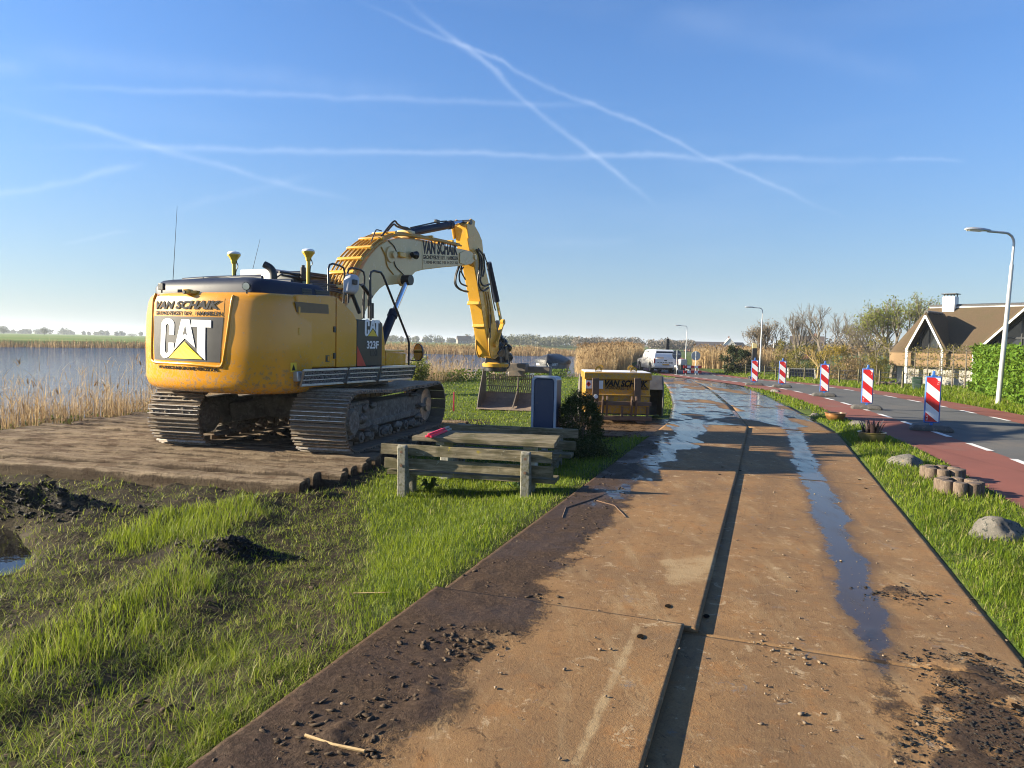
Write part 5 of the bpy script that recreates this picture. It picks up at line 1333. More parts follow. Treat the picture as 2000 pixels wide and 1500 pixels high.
mb = MB(); mb.prism([(cxy[0] - .012, cxy[1] - .01), (cxy[0] + .012, cxy[1] - .01), (cxy[0] + .016, cxy[1] + .012), (cxy[0], cxy[1] + .036), (cxy[0] - .014, cxy[1] + .012)], -.0115, -.0095, 'y'); mb.build('flame_symbol', 'letter_black', hz_)
a = T(1181, 755); b = T(1265, 744); put_text('vs', (a[0], -.001, a[1]), (1, 0, 0), (0, 0, 1), b[0] - a[0], b[1] - a[1], 'letter_black', tk, .004)
a = T(1181, 760.5); b = T(1266, 756); put_text('gh', (a[0], -.001, a[1]), (1, 0, 0), (0, 0, 1), b[0] - a[0], b[1] - a[1], 'letter_black', tk, .004)
fk = thing('fork_frame', 'rusty pallet fork frame with upright hooks gripping the yellow fuel tank', 'fork frame', (TK.o[0], TK.o[1], .005), TK.rot)
for (xa, xb) in ((1157, 1168), (1238.5, 1249.5)):
    a = T(xa, 785); b = T(xb, 738.5); mb = MB(); mb.box(((a[0] + b[0]) / 2, -.075, (a[1] + b[1]) / 2), ((b[0] - a[0]) * 1.35, .06, b[1] - a[1])); mb.build('upright', 'rusty_steel', fk, bevel=.006)
a = T(1160, 792, -.14); b = T(1272, 785, -.14); mb = MB(); mb.box(((a[0] + b[0]) / 2, -.13, (a[1] + b[1]) / 2), (b[0] - a[0], .09, .085)); mb.build('crossbar', 'rusty_steel', fk, bevel=.006)
mb = MB(); mb.box(((x0 + x1) / 2 + .08, -.09, .115), (x1 - x0 - .12, .16, .09)); mb.build('crossbar', 'rusty_steel', fk, bevel=.008)
for px_ in (1180, 1236):
    xx_ = T(px_, 790)[0]; prof_ = [(-.10, .10), (-.20, .30), (-.24, .52), (-.17, .60), (-.14, .50), (-.16, .32), (-.06, .16)]
    for dx in (-.045, .045):
        mb = MB(); mb.prism(prof_, xx_ + dx - .022, xx_ + dx + .022, 'x'); mb.build('hook', 'rusty_steel', fk, bevel=.004)
for px_ in (1214, 1263):
    xx_ = T(px_, 800)[0]; mb = MB(); mb.box((xx_, -.10, .25), (.05, .05, .24)); mb.build('strut', 'rusty_steel', fk)
for sx, xx_ in ((-1, x0 + .22), (1, x1 - .22)):
    mb = MB(); mb.box((xx_, .40, .03), (.13, 1.1, .05)); mb.box((xx_, -.1, .06), (.2, .06, .10)); mb.build('fork_tine', 'rusty_steel', fk, bevel=.006)
mb = MB(); a = T(1163, 774); mb.cyl((a[0], -.10, a[1]), (a[0], -.13, a[1]), .045, n=14); mb.build('end_cap', 'gps_white', fk, smooth=40)
# spare bucket behind the tank
sb_x0, sb_x1 = T(1132, 770, 1.5)[0], T(1293, 770, 1.5)[0]
sb = thing('spare_bucket', 'weathered grey digging bucket lying behind the yellow fuel tank', 'bucket', (TK.o[0], TK.o[1], .0), TK.rot)
pf = [(1.42, .02), (1.30, .30), (1.36, .70), (1.50, 1.00), (1.62, .98), (1.95, .60), (2.15, .25), (2.05, .02)]
for xx_ in (sb_x0, sb_x1):
    mb = MB(); mb.prism(pf, xx_ - .018, xx_ + .018, 'x'); mb.build('side_plate', 'grey_steel', sb, bevel=.006)
mb = MB(); back = [(1.36, .70), (1.50, 1.00), (1.62, .98), (1.95, .60), (2.15, .25), (2.05, .02)]
mb.loft([[(x, a, b) for a, b in back + [(a - .03, b - .03) for a, b in back[::-1]]] for x in (sb_x0 + .02, sb_x1 - .02)]); mb.build('shell', 'grey_steel', sb)
sk = thing('survey_stake', 'thin pale wooden stake beside the spare bucket at the plate road', 'stake', tuple(G(1294, 772)[:2]) + (0,))
p = G(1294, 772); mb = MB(); mb.box((0, 0, .30), (.03, .03, .62)); mb.build('stake', 'pale_block', sk, bevel=.003); mb = MB(); mb.box((0, 0, .60), (.034, .034, .06)); mb.build('tip', 'gps_white', sk)

# ------------------------------------------------------------------ stones, log planters and pots on the right verge
m, nt, out = nmat('field_stone')
v = coord(nt); n1 = noi(nt, v, 4, 6); n2 = noi(nt, v, 30, 6, .8); n3 = noi(nt, v, 9, 6, .7)
c = mixc(nt, sstep(nt, n1, .3, .7), (.13, .12, .105), (.19, .175, .155))
c = mixc(nt, sstep(nt, n2, .53, .60), c, (.035, .042, .04)); c = mixc(nt, mth(nt, 'MULTIPLY', sstep(nt, n2, .40, .33), .7), c, (.36, .34, .30))
c = mixc(nt, mth(nt, 'MULTIPLY', sstep(nt, n3, .60, .68), .8), c, (.34, .20, .05))
prin(nt, out, c, .85, 0, bump(nt, n2, .8, .03), .15)
for k, (px_, py_, wpx, hh_, lab) in enumerate(((1948, 1052, 112, .24, 'large speckled boulder nearest in the right grass verge'), (1768, 907, 80, .20, 'dark rounded boulder in the verge above the log edging'), (1680, 832, 42, .17, 'pale boulder in the verge beside the planted bowl'), (1592, 812, 30, .12, 'small grey stone in the verge just before the empty bowl'), (1514, 766, 26, .16, 'small tan stone at the verge beside the second farthest striped beacon'))):
    g_ = G(px_, py_); w_ = wpx * g_[1] / F
    mb = MB(); mb.rock((0, 0, 0), (w_ * .52, w_ * .42, hh_), seed=k + 3, sub=4, amp=.22, fr=1.5)
    o = mb.build('boulder', 'field_stone', None, smooth=70, loc=(g_[0], g_[1], -.055), rz=k * 1.3); tag(o, lab, 'boulder', 'stones set in the verge')
simple('log_wood', (.13, .092, .066), (.085, .06, .045), .9, sc=10, bstr=.7, bsc=30, aniso=(6, 6, 1), dirt=(.28, .24, .19), dirt_amt=.3)
def log_ring(px_, py_, lab, n=8, r=.19):
    g_ = G(px_, py_); t = thing('log_planter', lab, 'planter', (g_[0], g_[1], 0), .3, 'log edging rings in the verge')
    for k in range(n):
        a = 2 * math.pi * k / n; rr_ = r * math.sin(math.pi / n) * 1.02
        mb = MB(); mb.lathe([(rr_, -.1), (rr_, .155 + .012 * random.random()), (rr_ * .9, .172)], (r * math.cos(a), r * math.sin(a), 0), 8); mb.build('log', 'log_wood', t, smooth=50)
    mb = MB(); mb.lathe([(r * .9, -.05), (r * .9, .12), (.02, .13)], (0, 0, 0), 16); mb.build('soil', 'ground_soil', t)
    return t
log_ring(1872, 965, 'ring of short upright logs holding grass, nearer of two')
log_ring(1840, 938, 'ring of short upright logs holding grass, farther of two')
simple('glazed_green', (.10, .085, .025), (.15, .12, .04), .35, sc=7, coat=.3); simple('glazed_brown', (.28, .13, .04), (.20, .09, .03), .35, sc=7, coat=.3)
simple('dark_leaf', (.030, .018, .020), (.055, .030, .030), .6, sc=20)
def bowl(px_, py_, r, h, mat, lab):
    g_ = G(px_, py_); t = thing('plant_bowl', lab, 'flower pot', (g_[0], g_[1], 0))
    mb = MB(); mb.lathe([(r * .62, 0), (r * .80, h * .25), (r * .96, h * .65), (r * .95, h * .88), (r * 1.04, h * .93), (r * 1.05, h), (r * .93, h), (r * .90, h * .8)], (0, 0, 0), 32); mb.build('bowl', mat, t, smooth=50)
    mb = MB(); mb.lathe([(r * .92, h * .82), (r * .5, h * .86), (.01, h * .88)], (0, 0, 0), 20, caps=False); mb.build('soil', 'ground_soil', t)
    return t
bowl(1631, 822, .235, .20, 'glazed_brown', 'empty brown glazed bowl standing in the verge')
pt = bowl(1702, 866, .235, .21, 'glazed_green', 'olive glazed bowl with dark spiky leaves in the verge')
for k in range(60):
    a = random.uniform(0, 2 * math.pi); r0 = random.uniform(0, .17); r1 = r0 + random.uniform(.03, .16); h1 = random.uniform(.08, .26)
    p0 = Vector((r0 * math.cos(a), r0 * math.sin(a), .18)); p1 = Vector((r1 * math.cos(a), r1 * math.sin(a), .19 + h1)); sd_ = Vector((-math.sin(a), math.cos(a), 0)) * .016
    mid_ = p0.lerp(p1, .6) + Vector((0, 0, .03)); mb = MB(); mb.add([p0 - sd_, p0 + sd_, mid_ + sd_ * 1.2, mid_ - sd_ * 1.2, p1], [(0, 1, 2, 3), (3, 2, 4)]); mb.build('leaf', 'dark_leaf', pt)

# ------------------------------------------------------------------ red-white beacons
simple('beacon_blue', (.035, .13, .42), (.03, .11, .36), .4, sc=6, dirt=(.2, .18, .15), dirt_amt=.08)
simple('refl_red', (.50, .018, .018), (.42, .015, .015), .35, sc=7, dirt=(.25, .15, .12), dirt_amt=.05)
simple('refl_white', (.72, .72, .72), (.64, .64, .65), .35, sc=7, dirt=(.4, .36, .3), dirt_amt=.08)
simple('rubber_base', (.055, .053, .05), (.085, .08, .075), .85, sc=7, bstr=.4, bsc=40, dirt=(.20, .17, .13), dirt_amt=.3)
def clip_band(w, h, c0, c1):
    """band c0 <= z + k x <= c1 clipped to the board"""
    k = .85
    poly = [(-w, 0.0), (w, 0.0), (w, h), (-w, h)]
    for sgn, c in ((1, c1), (-1, -c0)):
        out = []
        for (a, b), (p, q) in zip(poly, poly[1:] + poly[:1]):
            f0 = sgn * (b + k * (a + w)) - c; f1 = sgn * (q + k * (p + w)) - c
            if f0 <= 0: out.append((a, b))
            if (f0 < 0) != (f1 < 0):
                t = f0 / (f0 - f1); out.append((a + (p - a) * t, b + (q - b) * t))
        poly = out
        if len(poly) < 3: return None
    return poly
def beacon(loc, rz, lab):
    t = thing('traffic_beacon', lab, 'beacon', loc, rz, 'red-white beacons along the road')
    mb = MB(); rg = [[(x * s_, y * s_, z) for x, y in rbox(-.40, .40, -.20, .20, .06)] for z, s_ in ((0, 1), (.05, 1), (.10, .86), (.115, .80))]; mb.loft(rg); mb.build('foot', 'rubber_base', t, bevel=.006)
    mb = MB(); mb.box((0, 0, .14), (.05, .05, .10)); mb.build('stem', 'beacon_blue', t)
    w, h, z0 = .125, .94, .19
    mb = MB(); mb.box((0, 0, z0 + h / 2), (.30, .055, h + .06)); fr = mb.build('frame', 'beacon_blue', t, bevel=.018, bseg=3)
    mb = MB(); mb.box((0, 0, z0 + h + .075), (.055, .05, .13)); mb.box((0, 0, z0 + h + .03), (.10, .05, .05)); mb.build('handle', 'beacon_blue', t, bevel=.012)
    for sgn in (-1, 1):
        for k in range(6):
            c0 = -.02 + k * .218; pol = clip_band(w, h, c0 - (.3 if k == 0 else 0), c0 + .218)
            if not pol: continue
            yy = sgn * .0285
            mb = MB(); mb.prism([(x, z0 + z) for x, z in pol], yy - .0012, yy + .0012, 'y'); mb.build('stripe', 'refl_red' if k % 2 == 0 else 'refl_white', fr)
    put_text('tlr', (.105, -.0298, z0 + h - .15), (0, 0, 1), (-1, 0, 0), .11, .03, 'decal_white', fr, .001)
    put_text('tlr', (-.075, -.0298, z0 + .02), (0, 0, 1), (-1, 0, 0), .11, .03, 'decal_white', fr, .001)
    return t
labs = ['nearest red and white striped beacon in a blue frame at the red lane', 'second striped beacon from the camera, left of the nearest one', 'middle one of the five striped beacons along the cycle lane', 'second farthest striped beacon, beside the small tan stone', 'farthest striped beacon, in front of the portable traffic light']
for k, (px_, py_, yaw) in enumerate(((1818, 841, -22), (1692, 799, -20), (1609, 774, -16), (1527, 757, -14), (1473, 752, -14))):
    g_ = G(px_, py_, .02 + float(zroad(24 if k < 3 else 32)) * (k > 2)); beacon((g_[0], g_[1], .024 + float(zroad(g_[1]))), rad(yaw), labs[k])
# ------------------------------------------------------------------ street lamps
simple('lamp_grey', (.46, .47, .48), (.38, .39, .40), .42, metal=.4, sc=3, aniso=(6, 6, .6))
def street_lamp(base, h, arm, lab, lean=0.0):
    t = thing('street_lamp', lab, 'lamp', base, 0, 'street lamps along the road'); t.rotation_euler = (0, lean, 0)
    mb = MB(); mb.tube([(0, 0, -.3), (0, 0, h * .45), (0, 0, h * .82)], [.085, .07, .058], 14); mb.build('pole', 'lamp_grey', t, smooth=50)
    r = .32; pts = [(0, 0, h * .82), (0, 0, h - r)] + [(-r + r * math.cos(rad(a)), 0, h - r + r * math.sin(rad(a))) for a in (20, 45, 70, 90)] + [(-arm * .55, 0, h + .015)]
    mb = MB(); mb.tube(pts, .038, 10); mb.build('arm', 'lamp_grey', t, smooth=60)
    mb = MB(); rg = []
    for x, w, z in ((-arm * .50, .05, .05), (-arm * .58, .07, .07), (-arm * .66, .12, .085), (-arm * .85, .13, .09), (-arm * .97, .09, .06), (-arm, .03, .03)):
        rg.append([(x, w * math.cos(2 * math.pi * k / 12), h + .03 + (z if math.sin(2 * math.pi * k / 12) > 0 else z * .35) * math.sin(2 * math.pi * k / 12)) for k in range(12)])
    mb.loft(rg); hd_ = mb.build('lamp_head', 'lamp_grey', t, smooth=50)
    mb = MB(); mb.box((-arm * .80, 0, h + .005), (arm * .28, .17, .02)); mb.build('lens', 'gps_white', hd_)
    return t
p = (15.85, 23.3); street_lamp((p[0], p[1], zat(*p)), 5.55, 1.62, 'nearest grey street lamp in front of the green hedge', rad(2.2))
p = D(1484, 720, 66); street_lamp((p[0], p[1], zat(p[0], p[1])), 5.85, 1.65, 'slim street lamp beside the dark evergreen bush', rad(.5))
p = D(1339, 700, 104); street_lamp((p[0], p[1], zat(p[0], p[1])), 5.1, 1.8, 'small distant street lamp behind the round signs', rad(.8))
p = D(1510, 700, 125); street_lamp((p[0], p[1], zat(p[0], p[1])), 5.3, 1.0, 'faint distant street lamp among the bare trees')

# ------------------------------------------------------------------ white pickup with a load-bed hood
simple('car_white', (.75, .75, .75), (.70, .70, .70), .22, sc=2, coat=.5)
simple('car_black', (.015, .015, .016), (.02, .02, .02), .5, sc=6)
simple('tyre', (.022, .022, .023), (.035, .033, .03), .8, sc=12, dirt=(.14, .11, .08), dirt_amt=.3)
simple('tail_red', (.42, .012, .012), (.35, .01, .01), .2, sc=5)
simple('plate_orange', (.65, .33, .02), (.6, .3, .02), .4, sc=5)
pk0 = D(1299, 729, 54.2)
pk = thing('pickup_truck', 'white pickup with dark-windowed load bed hood parked beside the barrier', 'pickup', (pk0[0], pk0[1], zat(pk0[0], pk0[1]) + .05), rad(4))
# x right, y forward (away), rear bumper at y = 0
W = .91
body_prof = [(0.0, .62), (.02, 1.10), (.05, 1.14), (3.35, 1.14), (3.5, 1.12), (4.75, 1.03), (5.15, .92), (5.25, .70), (5.22, .45), (4.85, .40), (4.75, .40)]
body_prof += [(4.60 + .46 * math.cos(rad(a)), .40 + .46 * math.sin(rad(a))) for a in ()]
def arch(cx, r): return [(cx + r * math.cos(rad(a)), .38 + r * math.sin(rad(a))) for a in range(0, 181, 20)]
low = [(5.22, .42)] + arch(4.35, .47) + [(3.8, .36), (1.62, .36)] + arch(1.12, .47) + [(.10, .42), (0.0, .50)]
prof_ = [(0.0, .62), (.02, 1.10), (.05, 1.14), (3.45, 1.14), (4.75, 1.04), (5.12, .95), (5.25, .72)] + low
rg = [[(x, a, b) for a, b in prof_] for x in (-W, W)]
mb = MB(); mb.prism(prof_, -W, W, 'x'); bd = mb.build('body', 'car_white', pk, bevel=.05, bseg=3)
mb = MB(); rg = []
for z, ins, f0, f1 in ((1.13, .02, .06, 3.75), (1.40, .07, .10, 3.55), (1.72, .16, .28, 3.15), (1.80, .24, .42, 2.95)):
    rg.append([(x, y, z) for x, y in ((-W + ins, f0), (W - ins, f0), (W - ins, f1), (-W + ins, f1))])
mb.loft(rg); cn = mb.build('cabin', 'car_white', pk, bevel=.06, bseg=3)
mb = MB(); mb.add([(-W + .17, .085, 1.25), (W - .17, .085, 1.25), (W - .26, .225, 1.68), (-W + .26, .225, 1.68), (-W + .17, .12, 1.25), (W - .17, .12, 1.25), (W - .26, .26, 1.68), (-W + .26, .26, 1.68)], [(0, 1, 2, 3), (7, 6, 5, 4), (0, 4, 5, 1), (2, 6, 7, 3), (0, 3, 7, 4), (1, 5, 6, 2)]); mb.build('rear_window', 'dark_glass', cn)
for sx in (-1, 1):
    for (y0, y1, y2, y3) in ((1.75, 2.55, 2.50, 1.80), (2.62, 3.42, 3.05, 2.62)):
        pts = [(y0, 1.22), (y1, 1.22), (y2, 1.66), (y3, 1.66)]; mb = MB()
        vs = [(sx * (W - .035 - (z - 1.13) * .22 + d_), y, z) for d_ in (-.03, .012) for y, z in pts]
        mb.add(vs, [(0, 1, 2, 3), (7, 6, 5, 4), (0, 4, 5, 1), (1, 5, 6, 2), (2, 6, 7, 3), (3, 7, 4, 0)]); mb.build('side_window', 'dark_glass', cn)
    mb = MB(); mb.box((sx * (W - .06), -.008, .95), (.11, .04, .36)); mb.build('tail_light', 'tail_red', bd, bevel=.012)
    mb = MB(); mb.box((sx * (W + .12), 3.45, 1.25), (.22, .12, .17)); mb.build('wing_mirror', 'car_black', bd, bevel=.03)
    for y in (1.12, 4.35):
        mb = MB(); mb.cyl((sx * (W - .26), y, .37), (sx * (W - .01), y, .37), .37, n=24); wh = mb.build('wheel', 'tyre', pk, bevel=.03); mb = MB(); mb.cyl((sx * (W - .02), y, .37), (sx * (W + .0), y, .37), .23, n=18); mb.build('rim', 'galvanised', wh)
mb = MB(); mb.box((0, -.05, .52), (1.72, .16, .20)); mb.build('bumper', 'galvanised', bd, bevel=.03)
mb = MB(); mb.box((0, -.012, .90), (1.46, .03, .44)); tg = mb.build('tailgate', 'car_white', bd, bevel=.02)
mb = MB(); mb.box((0, -.032, .98), (.22, .02, .07)); mb.build('gate_handle', 'car_black', tg, bevel=.01)
mb = MB(); mb.box((0.02, -.045, .64), (.52, .02, .16)); npl = mb.build('number_plate', 'plate_orange', tg, bevel=.004)
put_text('ranger', (-.62, -.028, .775), (1, 0, 0), (0, 0, 1), 1.24, .085, 'letter_black', tg, .006)
put_text('plate', (-.20, -.0556, .60), (1, 0, 0), (0, 0, 1), .44, .08, 'letter_black', npl, .003)
mb = MB(); mb.box((-.40, -.0, 1.175), (.52, .03, .06)); mb.build('hood_sticker', 'plate_orange', cn)
mb = MB(); mb.box((0, 2.4, .40), (1.4, 4.2, .16)); mb.build('chassis', 'car_black', pk)

# ------------------------------------------------------------------ signs, barrier, trailer, lights at the road works
simple('sign_back', (.42, .44, .46), (.36, .38, .40), .45, metal=.4, sc=5); simple('sign_back_dark', (.13, .15, .18), (.11, .13, .15), .5, metal=.3, sc=5)
def round_sign(px_, py_, dep, dia, mat, lab, zc):
    p = D(px_, py_, dep); g0 = zat(p[0], p[1]); t = thing('round_sign', lab, 'sign', (p[0], p[1], g0), rad(6)); h = p[2] - g0
    mb = MB(); mb.cyl((0, 0, h), (0, .02, h), dia / 2, n=32); s_ = mb.build('sign_plate', mat, t, smooth=40)
    mb = MB(); mb.cyl((0, -.04, 0), (0, -.04, h + dia / 2 + .02), .028, n=10); mb.build('post', 'galvanised', t, smooth=40)
    mb = MB(); mb.box((0, -.015, h), (dia * .9, .02, .03)); mb.box((dia * .25, -.012, h + .06), (.16, .012, .08)); mb.build('sign_bracket', 'galvanised', s_)
    mb = MB(); mb.bar((-.35, -.04, .04), (.35, -.04, .04), .06, .05); mb.bar((0, -.4, .04), (0, .32, .04), .06, .05); mb.build('foot', 'galvanised', t)
    return t
round_sign(1322, 693, 53, .70, 'sign_back_dark', 'dark back of a round sign right of the pickup', 0)
round_sign(1359, 695, 52, .68, 'sign_back', 'pale back of a round sign on the red and white barrier', 0)
bp_ = D(1353, 712, 51.6); gb = zat(bp_[0], bp_[1]); ba = thing('road_barrier', 'red and white striped board barrier closing the road works', 'barrier', (bp_[0], bp_[1], gb), rad(8))
for zc in (.30, .66):
    for k in range(5):
        x = -.68 + .272 * k + .136; mb = MB(); mb.box((x, 0, zc), (.272, .03, .19)); mb.build('board_stripe', 'refl_red' if k % 2 == 0 else 'refl_white', ba)
for sx in (-.5, .45):
    mb = MB(); mb.bar((sx, 0, 0), (sx, .03, .82), .04, .04); mb.bar((sx - .02, -.3, .03), (sx - .02, .3, .03), .05, .05); mb.build('stand', 'galvanised', ba)
tp = D(1337, 722, 53.5); tr_ = thing('small_trailer', 'small dark trailer standing between the pickup and the barrier', 'trailer', (tp[0], tp[1], zat(tp[0], tp[1])), rad(10))
mb = MB(); mb.box((0, .5, .48), (.85, 1.5, .22)); mb.box((0, .5, .68), (.80, 1.4, .14)); mb.build('load_box', 'car_black', tr_, bevel=.02)
for sx in (-.48, .48):
    mb = MB(); mb.cyl((sx - .08, .5, .28), (sx + .08, .5, .28), .28, n=18); mb.build('wheel', 'tyre', tr_, bevel=.02); mb = MB(); mb.tube([(sx, .5 + .36 * math.cos(rad(a)), .28 + .36 * math.sin(rad(a))) for a in range(10, 171, 20)], .09, 6); mb.build('mudguard', 'gps_white', tr_, smooth=60)
mb = MB(); mb.bar((0, -.2, .42), (0, -.9, .40), .08, .06); mb.build('drawbar', 'galvanised', tr_)
mb = MB(); mb.box((0, .4, .95), (.5, .5, .42)); mb.build('generator', 'sign_back', tr_, bevel=.03)
def portable_light(px_, dep, ytop, lab, two):
    p = D(px_, ytop, dep); g0 = zat(p[0], p[1]); h = p[2] - g0; t = thing('portable_traffic_light', lab, 'traffic light', (p[0], p[1], g0), rad(-10 if two else 5))
    mb = MB(); mb.box((0, 0, .12), (.55, .7, .24)); mb.build('ballast_box', 'car_black', t, bevel=.03)
    mb = MB(); mb.box((0, 0, h * .40), (.12, .12, h * .75)); mb.build('mast', 'gps_white' if two else 'galvanised', t, bevel=.01)
    hb = .95 if two else 1.15
    mb = MB(); mb.box((0, 0, h - hb / 2 - (.30 if two else .05)), (.29, .22, hb)); hd_ = mb.build('lamp_housing', 'car_black', t, bevel=.02)
    for k in range(3):
        zc = h - .28 - k * .32 - (.30 if two else 0.0); mb = MB(); mb.cyl((0, .11, zc), (0, .17, zc), .10, n=16); mb.build('lamp_hood', 'car_black', hd_)
    if two: mb = MB(); mb.box((0, 0, h - .15), (.30, .24, .30)); mb.build('battery_case', 'plate_beige', t, bevel=.02)
    mb = MB(); mb.cyl((0, 0, h), (0, 0, h + .08), .05, n=10); mb.build('sensor', 'car_black', t, smooth=40)
    return t
simple('plate_beige', (.62, .50, .22), (.55, .45, .2), .5, sc=6)
portable_light(1304, 62, 660, 'black portable traffic light standing behind the pickup', False)
portable_light(1474, 45, 671, 'portable traffic light with beige top behind the farthest beacon', True)
# arrow markers far along the water
for (px_, py_, dep, lab) in ((1230, 691, 75, 'small red and white arrow sign in the reeds left of the pickup'), (1262, 687, 82, 'second small red and white arrow sign just above the pickup')):
    p = D(px_, py_, dep); g0 = zat(p[0], p[1]); t = thing('arrow_sign', lab, 'sign', (p[0], p[1], g0)); h = p[2] - g0
    mb = MB(); mb.cyl((0, .02, 0), (0, .02, h + .2), .03, n=8); mb.build('post', 'galvanised', t)
    mb = MB(); mb.box((0, 0, h), (.38, .02, .42)); b_ = mb.build('sign_plate', 'refl_white', t)
    mb = MB(); mb.prism([(-.12, h + .19), (.05, h + .19), (.17, h), (.05, h - .19), (-.12, h - .19), (.0, h)], -.014, -.0105, 'y'); mb.build('arrow', 'refl_red', b_)
for (px_, ytop, dep, lab, r) in ((1382, 672, 120, 'thin dark pole standing beyond the reeds', .12),):
    p = D(px_, ytop, dep); g0 = zat(p[0], p[1]); mb = MB(); mb.tube([(0, 0, -.3), (0, 0, p[2] - g0)], [r, r * .7], 8); tag(mb.build('wooden_pole', 'old_wood', None, loc=(p[0], p[1], g0)), lab, 'pole')

# ------------------------------------------------------------------ moored boat under a tarpaulin
simple('boat_grey', (.10, .105, .11), (.14, .14, .145), .45, sc=4, dirt=(.25, .2, .16), dirt_amt=.15); simple('tarp', (.016, .018, .022), (.035, .036, .04), .5, sc=5, bstr=.7, bsc=9, bdist=.05)
simple('boat_red', (.35, .09, .035), (.28, .08, .03), .6, sc=6)
b0 = D(1068, 734, 47.2); bt = thing('moored_boat', 'grey boat under a dark tarpaulin moored in the reeds', 'boat', (b0[0], b0[1], WATER_Z), rad(-14))
def hull(w, z, fl): # outline at one height: bow towards the viewer
    return [(-w * s_, y, z) for y, s_ in ((4.2, .75), (3.2, .95), (2.0, 1.0), (1.0, .92), (.35, .62), (0 - fl, .04))] + [(w * s_, y, z) for y, s_ in ((0 - fl, .04), (.35, .62), (1.0, .92), (2.0, 1.0), (3.2, .95), (4.2, .75))]
mb = MB(); mb.loft([hull(.62, -.25, -.15), hull(.80, .02, -.05), hull(.84, .10, 0)]); mb.build('bottom', 'boat_red', bt, smooth=40)
mb = MB(); mb.loft([hull(.845, .10, 0), hull(1.0, .55, .10), hull(1.08, .95, .22)]); hl = mb.build('hull', 'boat_grey', bt, smooth=40)
def wav(z0, f): return [(x * f, y * (1 - .06 * (1 - f)) + (.3 * (1 - f)), z0 + .05 * math.sin(x * 7 + y * 3)) for x, y, z in hull(1.10, 0, .24)]
mb = MB(); mb.loft([wav(.80, 1.0), wav(1.0, 1.02), wav(1.12, .85), wav(1.28, .5), wav(1.40, .15)]); mb.build('tarpaulin', 'tarp', bt, smooth=60)
for sx in (-1, 1):
    d_ = Vector((.62 * sx, .60, 0)).normalized() if sx > 0 else Vector((.62, -.60, 0)).normalized()
    o_ = Vector((.30, .10, .70)) if sx > 0 else Vector((-.80, .62, .70))
    put_text('boat', o_ + Vector((.02 * sx, -.10, 0)), d_, (0, 0, 1), .48, .13, 'decal_white', hl, .01)
mb = MB(); mb.tube(spline([(0, -.1, .9), (.6, -1.2, .35), (1.4, -2.0, .3)], 6), .018, 6); mb.build('mooring_rope', 'pale_block', bt)
# ------------------------------------------------------------------ thatched house
m, nt, out = nmat('thatch')
v = coord(nt, 'Object', (9, 9, 1.6)); g = noi(nt, v, 3.5, 8, .7); b_ = noi(nt, coord(nt), .8, 5)
c = mixc(nt, sstep(nt, g, .3, .7), (.070, .049, .030), (.115, .083, .052)); c = mixc(nt, mth(nt, 'MULTIPLY', sstep(nt, b_, .45, .7), .5), c, (.075, .065, .035))
prin(nt, out, c, .95, 0, bump(nt, g, .9, .05), .2)
m, nt, out = nmat('thatch_cut')
g = noi(nt, coord(nt, 'Object', (4, 4, 9)), 4, 8, .7); prin(nt, out, mixc(nt, sstep(nt, g, .3, .7), (.22, .148, .085), (.16, .108, .062)), .95, 0, bump(nt, g, .6, .03), .2)
simple('render_grey', (.28, .27, .25), (.24, .23, .21), .85, sc=4, bstr=.2, bsc=30); simple('white_wood', (.72, .72, .70), (.66, .66, .64), .5, sc=6)
simple('frame_dark', (.025, .027, .03), (.03, .03, .033), .4, sc=6); simple('ridge_tile', (.05, .05, .052), (.075, .072, .07), .6, sc=9)
ph = D(1810, 700, 50); HZ = -.95
HF = Frame((ph[0], ph[1], HZ), rad(-50))
hs = thing('thatched_house', 'thatched house with glazed white gables beyond the road', 'house', tuple(HF.o), HF.rot)
def h2(x, y, d=0.0): p = HF.on(x, y, 1, d); return (p[0], p[2])
xl, zl0 = h2(1728, 713); zl1 = h2(1728, 688)[1]; xr, zr0 = h2(1893, 722); xd0 = h2(1777, 680)[0]; xd1 = h2(1843, 680)[0]; zds = h2(1777, 681)[1]
xap, zap = h2(1812, 611); RY = 4.2; zr = h2(1860, 598, RY)[1]; XR2 = xr + 9.0
# walls
mb = MB(); mb.box(((xl + .5 + XR2) / 2, RY, zl0 / 2), (XR2 - xl - .9, 2 * RY - .9, zl0)); mb.build('wall', 'render_grey', hs)
# main roof: thick thatch, hipped and rounded at the left end
th = .32
def roof_ring(t):  # t = 0 eave .. 1 ridge
    z = zl1 + (zr - zl1) * t; y0 = 0.0 + (RY - .0) * t; y1 = 2 * RY - RY * t; xlft = xl + (h2(1815, 603, RY)[0] - xl) * (t ** 1.15)
    r = .9 * (1 - t * .7); n = 5
    pts = [(XR2, y0, z)] + [(xlft + r - r * math.sin(rad(90 * k / n)), y0 + r - r * math.cos(rad(90 * k / n)), z) for k in range(n + 1)] if y1 - y0 > 2 * r else [(XR2, y0, z)] + [(xlft + .05 * k, y0, z) for k in range(n + 1)]
    pts += [(xlft + r - r * math.cos(rad(90 * k / n)), y1 - r + r * math.sin(rad(90 * k / n)), z) for k in range(n + 1)] if y1 - y0 > 2 * r else [(xlft + .05 * (n - k), y1, z) for k in range(n + 1)]
    pts += [(XR2, y1, z)]
    return pts
rg = [[(x, y, zl0) for x, y, z in roof_ring(0)], roof_ring(0)] + [roof_ring(t) for t in (.08, .25, .45, .65, .85, .97)]
sk = MB(); sk.loft(rg[:2]); sk.build('thatch_skirt', 'thatch_cut', hs, smooth=60)
mb = MB(); mb.loft(rg[1:]); roof = mb.build('roof', 'thatch', hs, smooth=60)
